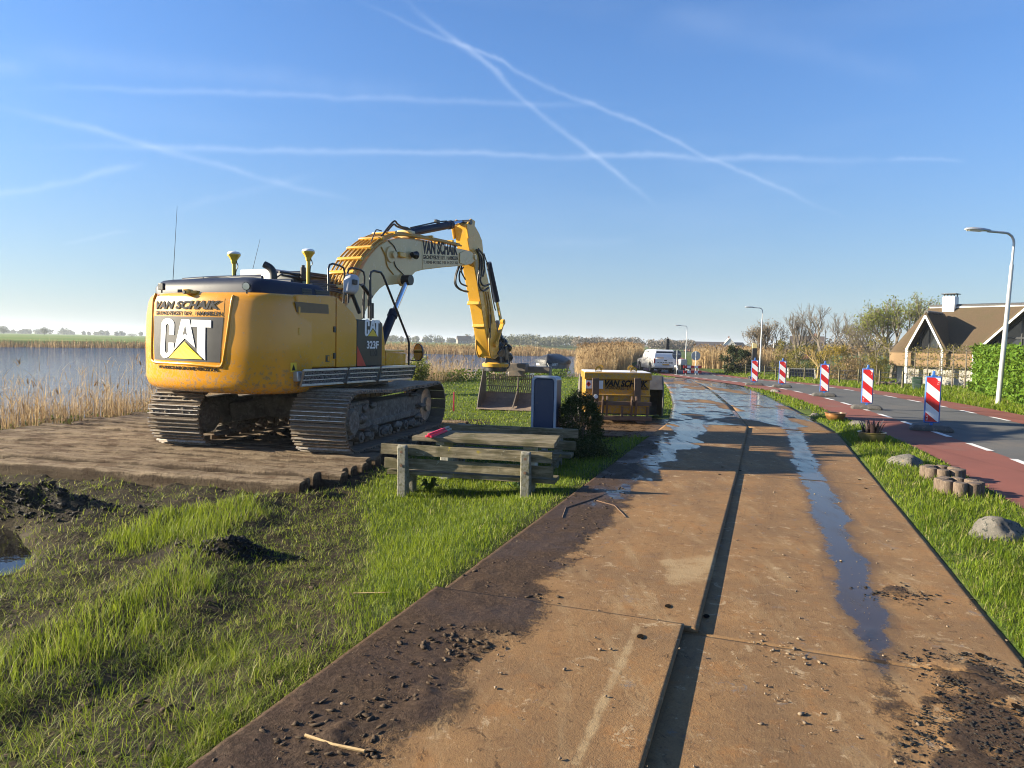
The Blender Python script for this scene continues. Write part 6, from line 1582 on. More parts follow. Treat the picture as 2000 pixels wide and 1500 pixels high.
# ridge tiles
xrl = h2(1818, 603, RY)[0]
for k in range(34):
    x = xrl + .30 * k; mb = MB(); mb.tube([(x, RY, zr - .02), (x + .32, RY, zr + .0)], [.17, .14], 8); mb.build('ridge_tile', 'ridge_tile', roof, smooth=50)
mb = MB(); mb.box(((xrl + XR2) / 2, RY - .17, zr - .09), (XR2 - xrl, .10, .07)); mb.build('ridge_mortar', 'white_wood', roof)
# chimney with a flat cowl
xc = h2(1857, 600, RY)[0]; zc1 = h2(1857, 580, RY)[1]
mb = MB(); mb.box((xc, RY - .1, (zr - .6 + zc1) / 2), (.80, .80, zc1 - zr + .6)); ch = mb.build('chimney', 'white_wood', hs, bevel=.015)
for sx in (-.32, -.1, .12, .32):
    for sy in (-.32, .32): mb = MB(); mb.box((xc + sx, RY - .1 + sy, zc1 + .09), (.06, .06, .18)); mb.build('cowl_post', 'frame_dark', ch)
mb = MB(); mb.box((xc, RY - .1, zc1 + .20), (1.0, 1.0, .05)); mb.build('cowl_plate', 'frame_dark', ch)
# dormer with white verges and tall glazing; a larger one farther right of the same build
def gable(x0, x1, xa, za, zs, zwin, depth, name, posts, mull):
    g_ = MB(); y0 = -.35
    A = [(x0 - .35, zs - .25), (xa, za + .18), (x1 + .35, zs - .25), (x1 + .08, zs - .25), (xa, za - .12), (x0 - .08, zs - .25)]
    for (p, q, r_, s_) in (((x0 - .35, zs - .3), (xa, za + .22), (xa, za - .10), (x0 - .05, zs - .3)), ((x1 + .35, zs - .3), (x1 + .05, zs - .3), (xa, za - .10), (xa, za + .22))):
        mb = MB(); mb.prism([p, q, r_, s_], y0 - .02, depth, 'y'); mb.build('dormer_roof', 'thatch', hs, bevel=.04)
    for (p, q) in (((x0 - .06, zs - .28), (xa, za - .06)), ((x1 + .06, zs - .28), (xa, za - .06))):
        mb = MB(); mb.bar((p[0], y0 - .05, p[1]), (q[0], y0 - .05, q[1]), .07, .20, (0, 1, 0)) if False else mb.bar((p[0], y0 - .05, p[1]), (q[0], y0 - .05, q[1]), .07, .12)
        mb.build('verge_board', 'white_wood', hs)
    mb = MB(); mb.prism([(x0, zwin), (x1, zwin), (x1, zs - .3), (xa, za - .25), (x0, zs - .3)], .45, .50, 'y'); gl = mb.build('gable_window', 'window_glass', hs)
    for k in range(1, mull):
        x = x0 + (x1 - x0) * k / mull; zt_ = np.interp(x, [x0, xa, x1], [zs - .3, za - .25, zs - .3]); mb = MB(); mb.box((x, .42, (zwin + zt_) / 2), (.07, .08, zt_ - zwin)); mb.build('mullion', 'frame_dark', gl)
    mb = MB(); mb.box(((x0 + x1) / 2, .35, zwin - .05), (x1 - x0 + .1, .24, .09)); mb.build('sill', 'white_wood', gl)
    for (p, q) in (((x0 + .02, zs - .32), (xa, za - .27)), ((x1 - .02, zs - .32), (xa, za - .27))):
        mb = MB(); mb.bar((p[0], .40, p[1]), (q[0], .40, q[1]), .10, .10); mb.build('window_frame', 'frame_dark', gl)
    for x in posts:
        mb = MB(); mb.box((x, y0 + .02, zs / 2 - .15), (.16, .16, zs - .1)); mb.build('gable_post', 'white_wood', hs, bevel=.01)
    for k in range(11):
        if name == 'big': break
        mb = MB(); mb.tube([(xa, -.30 + .26 * k, za + .17), (xa, -.30 + .26 * k + .27, za + .19)], [.15, .12], 8); mb.build('dormer_ridge_tile', 'ridge_tile', hs, smooth=50)
    mb = MB(); mb.box(((x0 + x1) / 2, .62, (zwin - .1) / 2), (x1 - x0 + .2, .1, zwin - .1)); mb.build('gable_wall', 'render_grey', hs)
gable(xd0, xd1, xap, zap - .15, zds + .25, h2(1800, 703)[1], 3.1, 'small', (xd0 - .05, xd1 + .03), 4)
xg0 = h2(1906, 694)[0]; e_ = h2(2000, 612); slope = (e_[1] - h2(1906, 692)[1]) / (e_[0] - xg0); half = 3.6
gable(xg0, xg0 + 2 * half, xg0 + half, h2(1906, 692)[1] + slope * half + .2, h2(1906, 692)[1] + .3, 1.2, 4.0, 'big', (xg0, xg0 + 2 * half), 6)
mb = MB(); mb.box((xg0 + half, .40, h2(1990, 660)[1]), (2 * half * .62, .08, .09)); mb.build('transom', 'frame_dark', hs)
# ------------------------------------------------------------------ foliage helpers
def leafmat(name, c1, c2, trans=.35, rough=.55):
    m, nt, out = nmat(name)
    r = attr(nt, 'rnd'); c = mixc(nt, r, c1, c2)
    d = prin(nt, None, c, rough, 0, None, .15)
    t = nd(nt, 'ShaderNodeBsdfTranslucent'); nt.links.new(mixc(nt, .35, c, (.30, .34, .03)), t.inputs['Color'])
    mx = nd(nt, 'ShaderNodeMixShader', {'Fac': trans}); nt.links.new(d.outputs[0], mx.inputs[1]); nt.links.new(t.outputs[0], mx.inputs[2])
    nt.links.new(mx.outputs[0], out.inputs['Surface'])
leafmat('leaf_spring', (.13, .16, .030), (.19, .20, .05)); leafmat('leaf_olive', (.13, .115, .030), (.20, .165, .05)); leafmat('leaf_dark', (.012, .022, .010), (.030, .045, .015), .1)
leafmat('leaf_hedge', (.065, .14, .012), (.12, .20, .022), .3); leafmat('leaf_willow', (.24, .17, .03), (.30, .22, .05)); leafmat('leaf_box', (.012, .022, .006), (.035, .055, .012), .12)
leafmat('leaf_brown', (.15, .10, .055), (.22, .15, .08), .2); leafmat('leaf_far', (.10, .105, .07), (.15, .15, .10), .1); leafmat('twig_far', (.12, .10, .085), (.17, .14, .11), .1)
simple('bark', (.16, .135, .105), (.10, .085, .065), .9, sc=9, bstr=.6, bsc=30); simple('bark_yellow', (.30, .22, .09), (.22, .16, .07), .85, sc=9, bstr=.4, bsc=30)
def leaf_quads(P, size, flat=0.0):
    """leaf-shaped quads at the points P with random attitude"""
    n = len(P); a = rng.normal(size=(n, 3)); a /= np.linalg.norm(a, axis=1)[:, None]
    b = rng.normal(size=(n, 3)); b -= a * (a * b).sum(1)[:, None]; b /= np.linalg.norm(b, axis=1)[:, None]
    s = (size * (.6 + .8 * rng.random(n)))[:, None]
    V = np.stack([P - a * s, P + b * s * .45, P + a * s, P - b * s * .45], 1).reshape(-1, 3)
    T = np.arange(n * 4).reshape(n, 4); r = np.repeat(rng.random(n), 4)
    return V, T, r
def leaf_obj(name, P, size, mat, parent=None):
    V, T, r = leaf_quads(np.asarray(P), size); o = np_mesh(name, V, T, mat, {'rnd': r})
    if parent is not None: o.parent = parent
    return o
def make_tree(base, h, spread, lab, leaves, bark='bark', leafm='leaf_spring', lsize=.10, levels=5, seed=0, up=.35, trunk_h=.25, r0=None, group='trees beyond the road', cat='tree', name='deciduous_tree', nk=3, stems=1):
    rr = random.Random(seed); t = thing(name, lab, cat, base, 0, group)
    mb = MB(); tips = []
    r0 = r0 or h * .022
    def grow(p, d, L, r, lev):
        n = 3; pts = [p]; q = p.copy(); dd = d.copy()
        for k in range(n):
            dd = (dd + Vector((rr.uniform(-.16, .16), rr.uniform(-.16, .16), rr.uniform(-.05, .16) + .05 * up))).normalized(); q = q + dd * (L / n); pts.append(q.copy())
        mb.tube(pts, [r, r * .88, r * .76, r * .62], 6 if lev < 2 else (4 if lev < 4 else 3), caps=False)
        if lev >= levels: tips.extend([pts[1], pts[2], pts[3]]); return
        if lev >= levels - 2: tips.extend([pts[2], pts[3]])
        for k in range(nk if lev < levels - 1 else nk + 1):
            a = rr.uniform(0, 2 * math.pi); an = rr.uniform(.35, .95)
            o = dd.orthogonal().normalized(); o.rotate(Matrix.Rotation(a, 3, dd)); nd_ = (dd * math.cos(an) + o * math.sin(an) * spread + Vector((0, 0, up * .5))).normalized()
            st = pts[3] if k < 2 else pts[2]
            grow(st, nd_, L * rr.uniform(.62, .86), r * .60, lev + 1)
    for s_ in range(stems):
        off = Vector((rr.uniform(-.3, .3), rr.uniform(-.3, .3), 0)) * (stems > 1) * h * .12
        grow(off + Vector((0, 0, -.2)), Vector((rr.uniform(-.12, .12) * (1 + stems), rr.uniform(-.1, .1), 1)).normalized(), h * trunk_h, r0, 1)
    zmax = max(p.z for p in tips); f = h / zmax; mb.v = [(x * (f if spread > .01 else 1), y * f, z * f) for x, y, z in mb.v]
    mb.build('trunk', bark, t, smooth=60)
    if leaves > 0:
        T_ = np.array([tuple(p * f) for p in tips]); idx = rng.integers(0, len(T_), leaves); P = T_[idx] + rng.normal(size=(leaves, 3)) * h * .030
        o = leaf_obj('crown', P, lsize, leafm, t)
    return t
def base_at(px_, dep): p = D(px_, 715, dep); return (p[0], p[1], zat(p[0], p[1]))
make_tree(base_at(1748, 62), 7.4, .95, 'tall spreading tree with thin fresh leaves left of the thatched house', 5200, seed=3, leafm='leaf_spring', lsize=.085, levels=6, trunk_h=.22, stems=2)
make_tree(base_at(1700, 66), 6.2, .9, 'thin twiggy tree between the tall leafy tree and the bare one', 900, seed=8, leafm='leaf_olive', lsize=.07, levels=6, trunk_h=.25, stems=2)
make_tree(base_at(1600, 60), 6.3, .85, 'bare spreading tree behind the middle striped beacon', 300, seed=5, leafm='leaf_brown', lsize=.05, levels=6, trunk_h=.26)
make_tree(base_at(1552, 72), 6.2, .6, 'slender bare tree standing behind the fence between lamp and pollard', 150, seed=11, leafm='leaf_brown', lsize=.05, levels=6, up=.6, trunk_h=.25, stems=2)
make_tree(base_at(1502, 76), 5.6, .9, 'dark budded round tree behind the slim street lamp', 2600, seed=21, leafm='leaf_brown', lsize=.06, levels=6, trunk_h=.22, stems=3)
make_tree(base_at(1655, 70), 5.7, .8, 'bare tree right of the spreading bare one', 200, seed=31, leafm='leaf_brown', lsize=.05, levels=6, trunk_h=.25)
make_tree(base_at(1598, 50), 2.7, .9, 'yellow-barked pollard with stubby limbs by the cold frame', 260, bark='bark_yellow', seed=14, leafm='leaf_willow', lsize=.06, levels=4, trunk_h=.42, r0=.12)
# bushes
def bush(px_, dep, h, w, n, leafm, lab, ls=.07, seed=0, name='shrub', dk=.8):
    b = base_at(px_, dep); t = thing(name, lab, 'shrub', b, 0, 'shrubs beyond the road'); rr = random.Random(seed)
    mb = MB()
    cl = []
    for k in range(9):
        a = rr.uniform(0, 6.28); r = w * .5 * math.sqrt(rr.random()) * .8; top = Vector((r * math.cos(a), r * math.sin(a) * dk, h * rr.uniform(.5, .92))); mb.tube([(0, 0, -.1), (top.x * .4, top.y * .4, top.z * .5), top], [.035, .025, .008], 4, caps=False); cl.append(top)
    mb.build('stem', 'bark', t)
    C_ = []
    for k in range(46):
        a = rr.uniform(0, 6.28); zz = rr.random(); r = w * .5 * math.sqrt(rr.random()) * math.sqrt(max(.12, 1 - (abs(zz - .45) / .6) ** 2)); C_.append((r * math.cos(a), r * math.sin(a) * dk, h * (.06 + .88 * zz)))
    C_ = np.array(C_); idx = rng.integers(0, len(C_), n); P = C_[idx] + rng.normal(size=(n, 3)) * np.array([w, w * dk, h]) * .060
    P[:, 2] = np.maximum(P[:, 2], .02); leaf_obj('crown', P, ls, leafm, t); return t
bush(1440, 57, 2.15, 2.4, 5200, 'leaf_dark', 'dark evergreen bush left of the slim street lamp', .075, 2)
bush(1565, 60, 2.6, 2.6, 2200, 'leaf_olive', 'olive green shrub right of the slim street lamp', .07, 3); bush(1528, 63, 3.0, 2.0, 1500, 'leaf_olive', 'tall loose shrub close behind the slim street lamp', .07, 4)
bush(1632, 52, 2.5, 3.4, 3800, 'leaf_willow', 'yellowish drooping shrub behind the middle beacon', .06, 5); bush(1680, 49, 2.5, 2.6, 2400, 'leaf_brown', 'brownish shrub left of the second beacon', .06, 6)
bush(1716, 47, 3.2, 2.2, 2600, 'leaf_olive', 'olive shrub directly left of the thatched house', .06, 7); bush(1650, 46, 1.5, 2.4, 1600, 'leaf_brown', 'low brown shrub between the middle beacon and its neighbour', .06, 8); bush(1590, 66, 3.0, 2.2, 1600, 'leaf_dark', 'dark conifer behind the yellow-barked pollard', .07, 9)
# boxwood by the bin
bx = D(1128, 850, 11.6); bt_ = thing('boxwood', 'dense dark green boxwood bush beside the blue bin', 'shrub', (bx[0], bx[1], zat(bx[0], bx[1])))
C_ = rng.normal(size=(700, 3)); C_ /= np.linalg.norm(C_, axis=1)[:, None]; rrn = .55 + .45 * rng.random(700) ** .4
lump = 1 + .16 * np.array([mnoise.noise(Vector(c * 2.2)) for c in C_])
C_ = C_ * (rrn * lump)[:, None] * np.array([.34, .32, .52]) + np.array([0, 0, .50]); C_[:, 0] += .10 * (1 - C_[:, 2]) ; idx = rng.integers(0, 700, 15000)
P = C_[idx] + rng.normal(size=(15000, 3)) * .028; P[:, 2] = np.maximum(P[:, 2], .0); leaf_obj('crown', P, .017, 'leaf_box', bt_)
mb = MB()
for k in range(8): a = k * .8; mb.tube([(0, 0, -.1), (.1 * math.cos(a), .1 * math.sin(a), .4), (.22 * math.cos(a), .2 * math.sin(a), .8)], [.02, .015, .006], 5)
mb.build('stem', 'bark', bt_)
b2 = D(1150, 868, 10.9); o_ = thing('low_shrub', 'low dark shrub at the foot of the boxwood', 'shrub', (b2[0], b2[1], zat(b2[0], b2[1])))
P = rng.normal(size=(2600, 3)) * np.array([.17, .14, .09]) + np.array([0, 0, .12]); P[:, 2] = np.abs(P[:, 2]); leaf_obj('crown', P, .022, 'leaf_box', o_)
mb = MB(); mb.tube([(0, 0, -.05), (0, 0, .2)], [.02, .01], 5); mb.build('stem', 'bark', o_)
# dock plants under the bench
for (px_, py_, lab) in ((838, 962, 'broad-leaved dock plant at the left bench post'), (1010, 962, 'broad-leaved dock plant at the right bench post')):
    g_ = G(px_, py_, -.14); t = thing('dock_plant', lab, 'plant', (g_[0], g_[1], -.13))
    for k in range(14):
        a = random.uniform(0, 6.28); L = random.uniform(.12, .24); h = random.uniform(.06, .20); d_ = Vector((math.cos(a), math.sin(a), 0)); s_ = Vector((-math.sin(a), math.cos(a), 0)) * .028
        p0 = Vector((0, 0, 0)); p1 = d_ * L * .5 + Vector((0, 0, h)); p2 = d_ * L + Vector((0, 0, h * .8)); mb = MB(); mb.add([p0 - s_ * .2, p0 + s_ * .2, p1 + s_, p1 - s_, p2], [(0, 1, 2, 3), (3, 2, 4)]); mb.build('leaf', 'dock_leaf', t) if 'dock_leaf' in MATS else (simple('dock_leaf', (.035, .075, .012), (.06, .10, .02), .45, sc=9), mb.build('leaf', 'dock_leaf', t))
# hedge
A_, B_ = np.array([18.9, 30.2]), np.array([12.6, 14.5]); tdir = (B_ - A_) / np.linalg.norm(B_ - A_); ndir = np.array([-tdir[1], tdir[0]])
if ndir[0] < 0: ndir = -ndir
Lh = np.linalg.norm(B_ - A_); A_ = A_ + ndir * .45
hg = thing('hedge', 'tall bright green clipped conifer hedge behind the nearest street lamp', 'hedge', (A_[0], A_[1], -.05), math.atan2(tdir[1], tdir[0]))
loc_n = 1 if (Matrix.Rotation(-math.atan2(tdir[1], tdir[0]), 3, 'Z') @ Vector((ndir[0], ndir[1], 0))).y > 0 else -1
HH = 1.86; HT = 1.1
mb = MB(); mb.box((Lh / 2, loc_n * HT / 2, HH * .47), (Lh - .2, HT - .35, HH * .9)); mb.build('dark_core', 'leaf_box', hg)  # solid dark box that paints the shade inside the hedge
n = 26000; u = rng.random(n) * Lh; fz = rng.random(n); face = rng.random(n)
yy = np.where(face < .55, 0.0, np.where(face < .85, rng.random(n) * HT, HT)); zz = np.where((face >= .55) & (face < .85), HH, fz * HH)
uu = np.where(rng.random(n) < .12, 0.0, u); yy = np.where(uu == 0, rng.random(n) * HT, yy)
lumpf = (vnoise(uu * 1.0, zz * 2.2 + yy, .45, 3, 31) - .5) * .85
P = np.stack([uu + rng.normal(size=n) * .06, loc_n * (yy - .18 * (yy == 0) * 0) + rng.normal(size=n) * .05 - loc_n * lumpf * .5 * (yy < .01), zz + rng.normal(size=n) * .06 + lumpf * .5 * (zz >= HH)], 1); P[:, 2] = np.maximum(P[:, 2], .02)
leaf_obj('foliage', P, .075, 'leaf_hedge', hg)
# trained fruit trees on wires in front of the house
for k in range(5):
    px_ = 1786 + 25 * k; b = base_at(px_, 41 - 1.2 * k)
    t = thing('espalier_tree', ['leftmost', 'second', 'middle', 'fourth', 'rightmost'][k] + ' of five flat trained fruit trees before the thatched house', 'tree', b, rad(-40), 'espalier trees before the house')
    mb = MB(); mb.tube([(0, 0, -.1), (.02, 0, 1.2), (0, 0, 2.3)], [.045, .035, .015], 6)
    pts_ = []
    for zz_ in (.7, 1.15, 1.6, 2.05):
        for sx in (-1, 1):
            mb.tube([(0, 0, zz_ - .08), (sx * .25, .02, zz_), (sx * .62, 0, zz_ + .04)], [.02, .016, .008], 4, caps=False)
            for q in range(9): pts_.append((sx * (.08 + .065 * q), 0, zz_ + .03)); mb.tube([(sx * (.08 + .065 * q), 0, zz_), (sx * (.08 + .065 * q) + random.uniform(-.05, .05), random.uniform(-.06, .06), zz_ + random.uniform(.1, .35))], [.007, .003], 3, caps=False)
    mb.build('trunk', 'bark', t); pts_ = np.array(pts_); idx = rng.integers(0, len(pts_), 420); leaf_obj('crown', pts_[idx] + rng.normal(size=(420, 3)) * np.array([.07, .05, .13]), .045, 'leaf_olive', t)
# low wire fence on the far side of the road
fx = [tuple(side_of(ROADC, 4.6)[i]) for i in range(0, len(ROADC))]
FLn = arclen(fx); fxx = np.array([p[0] for p in fx]); fyy = np.array([p[1] for p in fx])
fence = thing('wire_fence', 'low dark wire fence along the far verge of the road', 'fence', (0, 0, 0)); s0 = float(np.interp(30, fyy, FLn)); prev = None
for k in range(15):
    s = s0 + 2.3 * k; x, y = float(np.interp(s, FLn, fxx)) , float(np.interp(s, FLn, fyy)); z = zat(x, y); mb = MB(); mb.box((x, y, z + .38), (.07, .07, .9)); mb.build('fence_post', 'old_wood', fence)
    if prev is not None:
        for hz2 in (.3, .52, .74): mb = MB(); mb.tube([(prev[0], prev[1], prev[2] + hz2), ((x + prev[0]) / 2, (y + prev[1]) / 2, (z + prev[2]) / 2 + hz2 - .02), (x, y, z + hz2)], .010, 4); mb.build('fence_wire', 'frame_dark', fence)
    prev = (x, y, z)
# cold frame of black slats, dark compost bin, log pile
cf = base_at(1566, 48); t = thing('cold_frame', 'slanting cold frame with dark panes by the far verge', 'cold frame', cf, rad(-12))
for k in range(9): mb = MB(); mb.box((-.72 + .18 * k, 0, .42), (.155, .03, .62), M=Matrix.Rotation(rad(-38), 3, 'X')); mb.build('pane', 'dark_glass', t)
for sx in (-.84, .84): mb = MB(); mb.prism([(-.30, -.1), (.30, -.1), (.30, .75), (.22, .75), (-.30, .15)], sx - .03, sx + .03, 'x'); mb.build('side_board', 'pale_block', t)
mb = MB(); mb.box((0, .21, .70), (1.74, .08, .06)); mb.build('top_rail', 'pale_block', t)
cb = base_at(1793, 33); cb = tuple(G(1790, 765, -.1)); t = thing('compost_bin', 'leaning dark green plastic bin left of the nearest beacon', 'bin', (cb[0], cb[1], zat(cb[0], cb[1])), rad(-25)); t.rotation_euler = (rad(-14), 0, rad(-25))
mb = MB(); mb.loft([[(x * s_, y * s_, z) for x, y in rbox(-.2, .2, -.16, .16, .05)] for z, s_ in ((0, .8), (.5, 1), (.52, 1.06), (.56, 1.06))]); mb.build('bin_body', 'compost_green', t, bevel=.01) if 'compost_green' in MATS else (simple('compost_green', (.02, .045, .03), (.03, .06, .04), .5, sc=6), mb.build('bin_body', 'compost_green', t, bevel=.01))
mb = MB(); mb.box((0, 0, .575), (.36, .28, .03)); mb.build('lid', 'frame_dark', t, bevel=.01)
lp = tuple(G(1735, 756, -.12)); t = thing('log_pile', 'heap of cut branches and logs on the far verge', 'log pile', (lp[0], lp[1], zat(lp[0], lp[1])))
for k in range(26):
    a = random.uniform(-.6, .6); x = random.uniform(-.75, .75); z = random.uniform(.03, .30) * (1 - abs(x)); L = random.uniform(.2, .45); y = random.uniform(-.2, .2)
    mb = MB(); mb.cyl((x - L / 2 * math.cos(a), y - L / 2 * math.sin(a), z), (x + L / 2 * math.cos(a), y + L / 2 * math.sin(a), z + random.uniform(-.05, .08)), random.uniform(.025, .06), n=7); mb.build('log', 'log_wood', t)
# small farmhouse and sheds between the trees
simple('brick_red', (.20, .075, .05), (.15, .06, .04), .9, sc=8); simple('roof_dark', (.055, .045, .045), (.08, .06, .055), .8, sc=6); simple('wall_white', (.62, .60, .56), (.55, .53, .5), .8, sc=5)
def farmhouse(px_, dep, w, hw, hr, dpt, wall, roofm, lab, rz, nwin=2):
    b = base_at(px_, dep); t = thing('farmhouse', lab, 'house', b, rad(rz), 'houses far behind the trees')
    mb = MB(); mb.prism([(-dpt / 2, -.5), (dpt / 2, -.5), (dpt / 2, hw), (0, hw + hr * .95), (-dpt / 2, hw)], -w / 2, w / 2, 'x'); mb.build('wall', wall, t)
    for s_ in (-1, 1):
        mb = MB(); mb.add([(-w / 2 - .2, s_ * (dpt / 2 + .3), hw - .25), (w / 2 + .2, s_ * (dpt / 2 + .3), hw - .25), (w / 2 + .2, 0, hw + hr), (-w / 2 - .2, 0, hw + hr), (-w / 2 - .2, s_ * (dpt / 2 + .3), hw - .10), (w / 2 + .2, s_ * (dpt / 2 + .3), hw - .10), (w / 2 + .2, 0, hw + hr + .15), (-w / 2 - .2, 0, hw + hr + .15)], [(0, 1, 2, 3), (7, 6, 5, 4), (0, 4, 5, 1), (1, 5, 6, 2), (3, 2, 6, 7), (0, 3, 7, 4)]); rf = mb.build('roof', roofm, t)
    mb = MB(); mb.box((w * .25, 0, hw + hr + .3), (.6, .6, 1.0)); mb.build('chimney', 'brick_red', rf)
    for k in range(nwin):
        x = -w / 2 + w * (k + .7) / (nwin + .4); mb = MB(); mb.box((x, -dpt / 2 - .02, hw * .55), (w * .14, .08, hw * .4)); wn_ = mb.build('window', 'white_wood', t); mb = MB(); mb.box((x, -dpt / 2 - .07, hw * .55), (w * .11, .03, hw * .32)); mb.build('pane', 'window_glass', wn_)
    return t
farmhouse(1574, 165, 7, 2.2, 3.0, 6, 'brick_red', 'roof_dark', 'dark roofed farmhouse half hidden behind the bare trees', -20)
# ------------------------------------------------------------------ grass, reeds and litter
m, nt, out = nmat('grass_blade')
r = attr(nt, 'rnd'); dry = attr(nt, 'dry')
c = mixc(nt, r, (.060, .112, .006), (.165, .220, .014)); c = mixc(nt, dry, c, (.34, .29, .14))
d = prin(nt, None, c, .5, 0, None, .14)
t = nd(nt, 'ShaderNodeBsdfTranslucent'); nt.links.new(mixc(nt, .45, c, (.30, .36, .03)), t.inputs['Color'])
mx = nd(nt, 'ShaderNodeMixShader', {'Fac': .42}); nt.links.new(d.outputs[0], mx.inputs[1]); nt.links.new(t.outputs[0], mx.inputs[2]); nt.links.new(mx.outputs[0], out.inputs['Surface'])
m, nt, out = nmat('reed_stem')
r = attr(nt, 'rnd'); dry = attr(nt, 'dry')
c = mixc(nt, r, (.36, .25, .125), (.58, .44, .25)); c = mixc(nt, dry, c, (.15, .088, .045))
d = prin(nt, None, c, .7, 0, None, .1)
t = nd(nt, 'ShaderNodeBsdfTranslucent'); nt.links.new(c, t.inputs['Color'])
mx = nd(nt, 'ShaderNodeMixShader', {'Fac': .3}); nt.links.new(d.outputs[0], mx.inputs[1]); nt.links.new(t.outputs[0], mx.inputs[2]); nt.links.new(mx.outputs[0], out.inputs['Surface'])

def blades(P, h, w, lean, dirx=None, curl=.5):
    """three-sided tapering blades: P n x 3 roots, h height, w width, lean = horizontal reach / height"""
    n = len(P); a = rng.random(n) * 2 * np.pi if dirx is None else dirx
    dx, dy = np.cos(a), np.sin(a); b = a + np.pi / 2 + rng.normal(size=n) * .5; sx, sy = np.cos(b) * w / 2, np.sin(b) * w / 2
    k = 1 / np.sqrt(1 + lean ** 2); hz = h * k; hr = h * lean * k
    mid = P + np.stack([dx * hr * (.5 - .25 * curl), dy * hr * (.5 - .25 * curl), hz * (.5 + .12 * curl)], 1)
    tip = P + np.stack([dx * hr, dy * hr, hz * (1 - .12 * curl)], 1)
    S = np.stack([sx, sy, np.zeros(n)], 1)
    V = np.stack([P - S, P + S, mid - S * .8, mid + S * .8, tip], 1).reshape(-1, 3)
    o = np.arange(n)[:, None] * 5
    T = np.concatenate([o + np.array([0, 1, 3]), o + np.array([0, 3, 2]), o + np.array([2, 3, 4])], 1).reshape(-1, 3)
    return V, T
def blade_obj(name, parts, mat, lab, cat):
    V = []; T = []; R = []; Dd = []; o = 0
    for v, t, r, d in parts: V.append(v); T.append(t + o); R.append(np.repeat(r, 5)); Dd.append(np.repeat(d, 5)); o += len(v)
    ob = np_mesh(name, np.concatenate(V), np.concatenate(T), mat, {'rnd': np.concatenate(R), 'dry': np.concatenate(Dd)})
    return tag(ob, lab, cat, kind='stuff')
def gmap(x, y):
    """density, height, dryness of the turf"""
    n = x.shape; dens = np.zeros(n); h = np.full(n, .07); dry = np.full(n, .06)
    dp = poly_sd(x, y, PLATES_POLY); dr = poly_sd(x, y, ROAD_POLY); dm = poly_sd(x, y, P_MAT); sdv = poly_sd(x, y, RIVER); dd = poly_sd(x, y, DITCH)
    seamx = np.interp(y, [p[1] for p in SEAM], [p[0] for p in SEAM]); left = x < seamx
    cl = vnoise(x, y, .45, 4, 51); cf = vnoise(x, y, .14, 3, 52)
    # churned ground
    mudz = left & (y < 16)
    dens = np.where(mudz, .12 + .45 * ss(cl, .42, .62), dens); h = np.where(mudz, .075, h); dry = np.where(mudz, .45, dry)
    def put(poly, D_, H_, Y_, soft=.15):
        nonlocal dens, h, dry
        f = 1 - ss(poly_sd(x, y, poly) + (cl - .5) * .35, -soft, soft)
        dens = dens * (1 - f) + D_ * f; h = h * (1 - f) + H_ * f; dry = dry * (1 - f) + Y_ * f
    put(P_TRAMP, .48 + .5 * ss(cf, .35, .6), .062, .36)
    put(P_BOTTOM, .22 + .78 * ss(cl + .3 * (cf - .5), .46, .56), .115 + .11 * (cf - .5), .28)
    put(P_RIDGE, .30 + .70 * ss(cf, .40, .58), .14 + .10 * (cl - .5), .20)
    put(P_PATCH, .9, .135, .06)
    put(P_LAWN, .75 + .25 * ss(cl, .3, .5), .066 + .05 * (cl - .45), .05)
    back = left & (y >= 14) ; dens = np.where(back, .9, dens); h = np.where(back, .055 + .05 * (cl - .4), h); dry = np.where(back, .08, dry)
    verge = (~left) & (dp > 0) & (dr > 0); dens = np.where(verge, .95, dens); h = np.where(verge, .085 + .09 * (cl - .45), h); dry = np.where(verge, .08 + .25 * ss(cf, .55, .7), dry)
    rightv = (~left) & (dr > 0) & (x > np.interp(y, ry_, rx_)); dens = np.where(rightv, .95, dens); h = np.where(rightv, .13 + .12 * (cl - .45), h)
    rank = (sdv > -.1) & (sdv < 2.4) & (y > 9); h = np.where(rank, .20, h); dens = np.where(rank, .45, dens); dry = np.where(rank, .5, dry)
    bad = (dp < np.where(left, -.01, -.05)) | (dr < .03) | (dm < .05) | (sdv < 0) | (dd < .12)
    bad |= poly_sd(x, y, [tuple(TK.w(q)[:2]) for q in ((-1.3, -2.2, 0), (1.5, -2.3, 0), (1.5, 1.9, 0), (-1.3, 1.9, 0))]) < 0
    edge = ss(np.minimum(dp, dr), .02, .16); h = h * (.75 + .25 * edge)
    return np.where(bad, 0, dens), h, dry
def turf(N, y0, y1, u0, u1, wk, wmin, wmax, hk=1.0):
    y = y0 * (y1 / y0) ** rng.random(N); u = u0 + (u1 - u0) * rng.random(N); x = u * y
    de, h, dr_ = gmap(x, y); keep = rng.random(N) < de; x, y, h, dr_ = x[keep], y[keep], h[keep], dr_[keep]; n = len(x)
    z = base_z(x, y) - .008
    w = np.clip(wk * y, wmin, wmax) * (.7 + .6 * rng.random(n)); hh_ = h * hk * (.45 + .9 * rng.random(n)); lean = np.abs(rng.normal(size=n)) * .45 + .15 + 2.4 * (dr_ > .25) * rng.random(n) ** 1.3
    v, t = blades(np.stack([x, y, z], 1), hh_, w, lean)
    return v, t, np.clip(.45 + .4 * rng.normal(size=n) + 1.0 * (vnoise(x, y, .5, 4, 61) - .5), 0, 1), np.where(rng.random(n) < dr_, .35 + .6 * rng.random(n), .05 * rng.random(n))
blade_obj('grass', [turf(320000, 2.0, 15, -1.0, .52, .00085, .0032, .013)], 'grass_blade', 'green grass, long and trampled in places, left of the steel plates', 'grass')
blade_obj('grass', [turf(210000, 2.0, 30, .42, 1.2, .0010, .0035, .02), turf(60000, 20, 60, .15, .80, .0012, .02, .07, 1.3)], 'grass_blade', 'sunlit grass of the verges along the road', 'grass')
